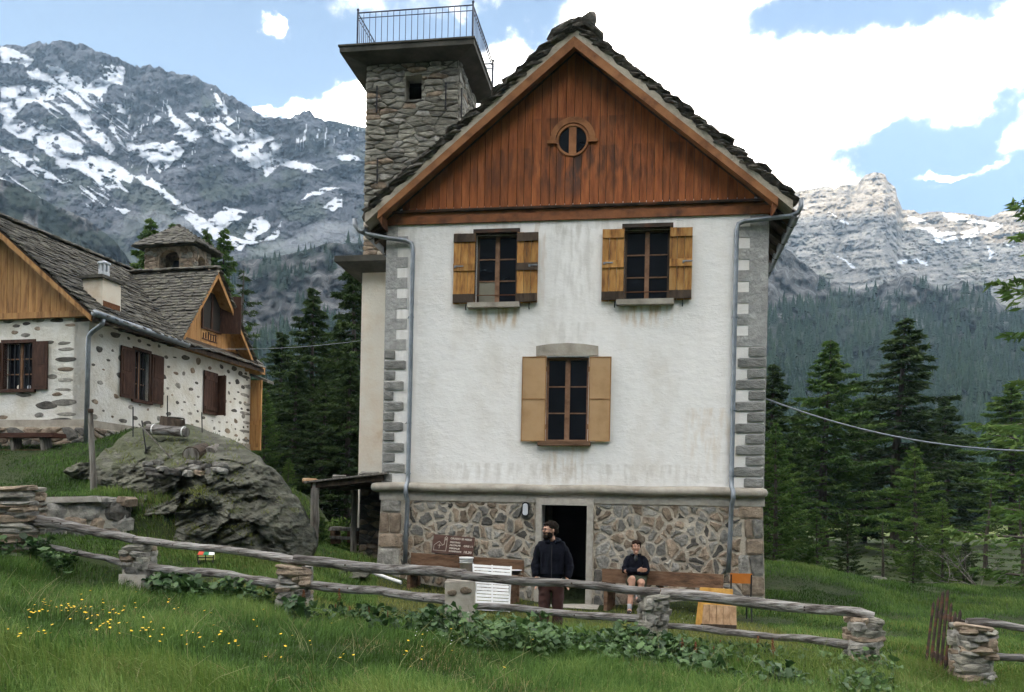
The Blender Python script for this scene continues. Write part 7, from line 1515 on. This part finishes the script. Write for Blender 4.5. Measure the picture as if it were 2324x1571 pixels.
def blades(name, n, u0, u1, Y0, Y1, hmin, hmax, w, m, seed, bend=.55, keep=None, pw=1.0, label=None):
    r = np.random.default_rng(seed); u = r.uniform(u0, u1, n); Y = Y0+(Y1-Y0)*r.uniform(0, 1, n)**pw; x = (u-CX)*Y/FPX; k = ~inside(x, Y)
    if keep is not None: k &= keep(x, Y, u)
    x, Y = x[k], Y[k]; n = len(x); z = gz(x, Y)-.015; pt = fbm(x/.9, Y/.9, 4, 61); pt2 = fbm(x/3.1, Y/3.1, 3, 67)
    h = (hmin+(hmax-hmin)*r.uniform(0, 1, n))*np.clip(1+1.0*pt+.6*pt2, .3, 2.0); a = r.uniform(0, 6.283, n)*.55+pt2*5; dx, dy = np.cos(a), np.sin(a); b = r.uniform(.08, 1, n)**1.3*bend*2
    base = np.stack([x, Y, z], 1); d = np.stack([dx, dy, 0*x], 1); yaw = r.uniform(-.9, .9, n); s = np.stack([np.cos(yaw), np.sin(yaw), 0*x], 1)*(w*r.uniform(.6, 1.3, n))[:, None]
    up = np.array([0, 0, 1.0]); mid = base+d*(h*b*.28)[:, None]+up*(h*.60)[:, None]; tip = base+d*(h*b)[:, None]+up*(h*np.clip(1.05-.45*b, .3, 1))[:, None]
    V = np.stack([base-s, base+s, mid-s*.8, mid+s*.8, tip], 1).reshape(-1, 3); i = np.arange(n)*5
    F = np.concatenate([np.stack([i, i+1, i+3], 1), np.stack([i, i+3, i+2], 1), np.stack([i+2, i+3, i+4], 1)])
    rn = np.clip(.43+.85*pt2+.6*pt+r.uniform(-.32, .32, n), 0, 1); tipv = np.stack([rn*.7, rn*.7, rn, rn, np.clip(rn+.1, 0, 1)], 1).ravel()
    return put(name, mesh(name, V, F, m, False, {'rnd': tipv}), kind='stuff', label=label)
def fenceY(u): return np.interp(u, [0, 315, 665, 1045, 1480, 1957, 2205, 2500], [13.9, 13.6, 13.0, 12.4, 11.9, 11.3, 11.0, 10.9])
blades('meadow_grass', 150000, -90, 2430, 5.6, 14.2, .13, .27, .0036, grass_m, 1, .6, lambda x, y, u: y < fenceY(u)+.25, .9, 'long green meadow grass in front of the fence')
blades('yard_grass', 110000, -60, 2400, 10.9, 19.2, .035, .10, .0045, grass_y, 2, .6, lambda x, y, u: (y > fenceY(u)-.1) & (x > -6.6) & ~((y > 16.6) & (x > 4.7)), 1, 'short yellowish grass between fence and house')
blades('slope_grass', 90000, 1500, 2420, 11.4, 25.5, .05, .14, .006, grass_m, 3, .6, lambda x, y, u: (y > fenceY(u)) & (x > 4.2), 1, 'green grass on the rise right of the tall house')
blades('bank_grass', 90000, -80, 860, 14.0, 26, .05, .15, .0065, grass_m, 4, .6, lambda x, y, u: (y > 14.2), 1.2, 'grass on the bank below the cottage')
dry = M('dry_grass', [(.12, .10, .04), (.22, .19, .08), (.30, .27, .13)], scale=3, bump=0, rough=.9)
blades('dry_grass', 60000, -90, 2430, 5.6, 13.5, .08, .22, .003, dry, 6, .9, lambda x, y, u: (y < fenceY(u)+.3) & (fbm(x/.8, y/.6, 3, 131) > .17), .9, 'patches of dry tan grass in the meadow')
def ground_hit(u, v, lift=0.0):
    for Y in np.arange(5.0, 60, .08):
        p = P(u, v, Y)
        if p[2]-lift < gz1(p[0], p[1]): return p
    return p
# long pale stalks
r = np.random.default_rng(8); b = MB()
for k in range(330):
    u = r.uniform(-40, 2360); Y = r.uniform(6.2, 12.2); x = (u-CX)*Y/FPX; z = gz1(x, Y); L = r.uniform(.30, .62); a = r.uniform(-1, 1)*1.2; h = L*r.uniform(.35, .9); p = np.array([x, Y, z]); q = p+np.array([math.sin(a)*L*.75, r.uniform(-.2, .2), h]); m = (p+q)/2+np.array([0, 0, .10*L])
    b.tube([p, m, q], [.0032, .0026, .0016], 3, caps=False)
b.put('grass_stalks', straw, kind='stuff', label='long pale bent grass stalks scattered over the meadow')
# leafy docks along the fence
dock = leafy(M('dock_leaf', [(0.012, 0.0315, 0.0105), (0.033, 0.075, 0.024), (0.0675, 0.1275, 0.042), (0.1125, 0.195, 0.06)], scale=3, bump=.2, bscale=30, attr='rnd', rough=.55, spec=.35), .25)
n = 9500; u = np.concatenate([r.uniform(-60, 700, 2700), r.uniform(650, 2040, 6800)]); fy = fenceY(u); o = np.where(u < 660, r.uniform(.05, .6, n), r.uniform(-.05, 1.7, n)**1.1); o = np.where((u > 1000), o, np.minimum(o, .9+.3*r.uniform(-1, 1, n))); Y = fy-o; x = (u-CX)*Y/FPX
k = fbm(x/.7, Y/.7, 3, 77) > -.16; x, Y = x[k], Y[k]; n = len(x); z = gz(x, Y)+r.uniform(.02, .24, n)*(1+.9*fbm(x/.5, Y/.5, 2, 78)); L = r.uniform(.045, .13, n)*np.where(u[k] < 700, 1.25, 1); a = r.uniform(0, 6.283, n); pit = r.uniform(-.7, 1.1, n)
d = np.stack([np.cos(a)*np.cos(pit), np.sin(a)*np.cos(pit), np.sin(pit)], 1); s = np.stack([-np.sin(a), np.cos(a), 0*a], 1); s = s*np.cos(.5*r.normal(0, 1, n))[:, None]+np.array([0, 0, .35])*r.normal(0, 1, n)[:, None]; nn = np.cross(d, s); c = np.stack([x, Y, z], 1); Ws = []
for t, wv, dz in ((0, 0, 0), (.22, .36, .04), (.5, .48, .05), (.78, .34, .0), (1.0, 0, -.12)):
    m_ = c+d*(L*t)[:, None]+nn*(L*dz)[:, None]
    if wv == 0: Ws.append(m_)
    else:
        e = (wv*(1+.45*r.uniform(-1, 1, n))*L)[:, None]; lift = nn*(L*(.08+.22*r.uniform(-1, 1, n)))[:, None]; Ws += [m_-s*e+lift, m_, m_+s*e+lift*.6]
V = np.stack(Ws, 1); i = np.arange(n)*11; T = [(0,1,2),(0,2,3),(1,4,5),(1,5,2),(2,5,6),(2,6,3),(4,7,8),(4,8,5),(5,8,9),(5,9,6),(7,10,8),(8,10,9)]
F = np.concatenate([np.stack([i+p, i+q, i+w], 1) for p, q, w in T]); rn = np.clip(.45+.35*r.normal(0, 1, n)*.7+.5*fbm(x/.8, Y/.8, 3, 79), 0, 1)
put('dock_leaves', mesh('dock_leaves', V.reshape(-1, 3), F, dock, False, {'rnd': np.repeat(rn, 11)}), kind='stuff', label='dark broad dock leaves crowding along the fence foot')
st = MB(); 
for k in range(0, n, 5): st.tube([(x[k]+random.uniform(-.05, .05), Y[k], z[k]-.3), tuple(c[k])], .004, 3, caps=False)
st.put('dock_stems', dock, kind='stuff', label='stems of the dock leaves along the fence')
# rust-red dock flower spikes
rusty = M('rusty_dock_seed', [(.085, .028, .014), (.17, .065, .032), (.24, .12, .06)], scale=30, bump=.3)
def spike(seed):
    q = random.Random(seed); b = MB(); b.tube([(0, 0, -.25), (.01, 0, .1), (0, 0, .42)], [.006, .005, .002], 5)
    for k in range(46):
        t = q.random(); z0 = .12+.31*t; w = .034*(1-t)+.010; a = q.uniform(0, 6.28); b.grow((w*math.cos(a), w*math.sin(a), z0), .013, .013, .018, 5, 4)
    return b
SPK = [spike(i).me('dock_spike', rusty) for i in range(4)]
for i, (u, v0, v1) in enumerate(((771,1335,1362),(760,1372,1396),(797,1376,1402),(820,1372,1399),(838,1376,1406),(692,1338,1378),(484,1345,1372),(1364,1430,1468),(1163,1414,1442),(1176,1420,1440),(1550,1449,1486),(1571,1458,1510),(1633,1452,1474),(1617,1466,1484),(1720,1444,1476),(1758,1450,1482),(1681,1493,1546),(1220,1405,1425),(880,1385,1402),(1075,1398,1428))):
    Y = float(fenceY(u))-(.15 if v1 < 1480 else .7); a = P(u, v0, Y); c = P(u, v1, Y); s = (a[2]-c[2])/.30; o = put('dock_spike', SPK[i % 4], None, (a[0], a[1], a[2]-.43*s), label='rust-red dock flower spike among the leaves along the fence', cat='plant', group='rust-red dock spikes along the fence'); o.scale = (s*.9, s*.9, s); o.rotation_euler = (R(random.uniform(-6, 6)), R(random.uniform(-8, 8)), i)
# buttercups and tiny white flowers
yel = M('buttercup_yellow', [(.62, .40, .01), (.72, .50, .02)], scale=9, bump=0, rough=.5); wht = M('white_blossom', [(.6, .62, .62), (.72, .73, .72)], scale=9, bump=0)
def blooms(name, spots, m, size, lift, label):
    b = MB(); sb = MB()
    for cu, cv, su, sv, n in spots:
        for _ in range(n):
            p = ground_hit(random.gauss(cu, su), random.gauss(cv, sv), lift); q = size*random.uniform(.7, 1.25); V = [p]; tl = np.array([random.uniform(-.4, .4), random.uniform(-.5, .1)])
            for k in range(10): a = 2*math.pi*k/10; rr = q*(1 if k % 2 else .72); V.append(p+np.array([rr*math.cos(a), rr*math.sin(a), .35*q+rr*(tl[0]*math.cos(a)+tl[1]*math.sin(a)*-1)]))
            b.add(V, [(0, 1+k, 1+(k+1) % 10) for k in range(10)]); sb.tube([p-np.array([0, 0, lift]), p], .002, 3, caps=False)
    b.put(name, m, kind='stuff', label=label); sb.put(name+'_stems', grass_m, kind='stuff')
blooms('buttercups', [(100,1367,9,5,6),(80,1389,8,3,5),(155,1382,24,7,13),(200,1396,80,16,20),(275,1420,38,8,12),(312,1431,12,5,6),(430,1445,60,14,14),(60,1430,50,10,8),(640,1440,140,30,16),(1000,1470,300,30,14),(340,1395,120,25,16),(180,1362,90,20,10)], yel, .0135, .24, 'yellow buttercups scattered in the meadow grass on the left')
blooms('white_blossoms', [(1030,1440,60,12,18),(1290,1455,60,14,16),(470,1345,20,8,6),(1440,1395,30,6,14),(1560,1400,60,8,16),(1870,1515,20,6,8),(260,1170,80,8,10)], wht, .009, .14, 'tiny white blossoms among the dock leaves')

bo_ = bpy.data.objects['boulder'].data; nv_ = len(bo_.vertices); co = np.empty(nv_*3, np.float32); bo_.vertices.foreach_get('co', co); co = co.reshape(-1, 3); no = np.empty(nv_*3, np.float32); bo_.vertex_normals.foreach_get('vector', no); no = no.reshape(-1, 3)
half = nv_//2; okk = np.where((np.abs(no[:half, 2]) > .62) & (co[:half, 2] < 3.4))[0]; r = np.random.default_rng(19); pk = okk[r.integers(len(okk), size=150)]; b = MB()
for i in pk:
    for _ in range(11):
        p = co[i]+r.normal(0, .045, 3)*np.array([1.6, 1, .2]); L = r.uniform(.05, .13); a = r.uniform(0, 6.28); d = np.array([math.cos(a)*.6, math.sin(a)*.6, 1])*L; s_ = np.array([math.sin(a), -math.cos(a), 0])*.004; b.add([p-s_, p+s_, p+d*.6+s_*.6, p+d+np.array([0, 0, -.02])], [(0,1,2),(0,2,3)])
me = b.me('boulder_grass', grass_y); at = me.attributes.new('rnd', 'FLOAT', 'POINT'); at.data.foreach_set('value', r.uniform(.1, .8, len(b.V)).astype(np.float32)); put('boulder_grass', me, kind='stuff', label='grass tufts growing on the ledges of the boulder')
# ---------------------------------------------------------------- haze
hz = bpy.data.materials.new('valley_haze'); hz.use_nodes = True; n = hz.node_tree.nodes; n.clear(); o_ = n.new('ShaderNodeOutputMaterial'); pv = n.new('ShaderNodeVolumePrincipled')
pv.inputs['Color'].default_value = (.52, .74, 1, 1); pv.inputs['Density'].default_value = .00016; pv.inputs['Anisotropy'].default_value = .1; hz.node_tree.links.new(pv.outputs[0], o_.inputs['Volume'])
MB().box((-4000, -2400, -60), (4000, 2600, 1200)).put('haze', hz, kind='stuff')
# low mist hanging in front of the left mountain
ms = bpy.data.materials.new('drifting_mist'); ms.use_nodes = True; n = ms.node_tree.nodes; n.clear(); o_ = n.new('ShaderNodeOutputMaterial'); pv = n.new('ShaderNodeVolumePrincipled')
pv.inputs['Color'].default_value = (.86, .92, 1, 1); pv.inputs['Density'].default_value = .02; pv.inputs['Anisotropy'].default_value = .1; ms.node_tree.links.new(pv.outputs[0], o_.inputs['Volume'])
b = MB(); rm = np.random.default_rng(2)
for u, v, ru, rv in ((330,505,55,26),(400,515,50,20),(285,520,40,22),(440,500,40,14),(360,490,34,14),(650,560,60,18),(720,545,60,26),(770,530,50,30),(800,560,60,24),(690,572,60,14),(600,575,40,10),(745,515,34,16)):
    Y = rm.uniform(520, 550); c = P(u, v, Y); a, d_ = rm.uniform(0, 6, 2)
    b.grow(c, ru*Y/FPX, ru*Y/FPX*.35, rv*Y/FPX, 26, 16, lambda p: p*(1+.22*math.sin(5*p[0]+a)*math.cos(4*p[2]+d_)+.12*math.sin(9*p[0]-6*p[2]+d_)))
b.put('mist', ms, None, True, kind='stuff', label='low white mist drifting at the foot of the snowy mountain')
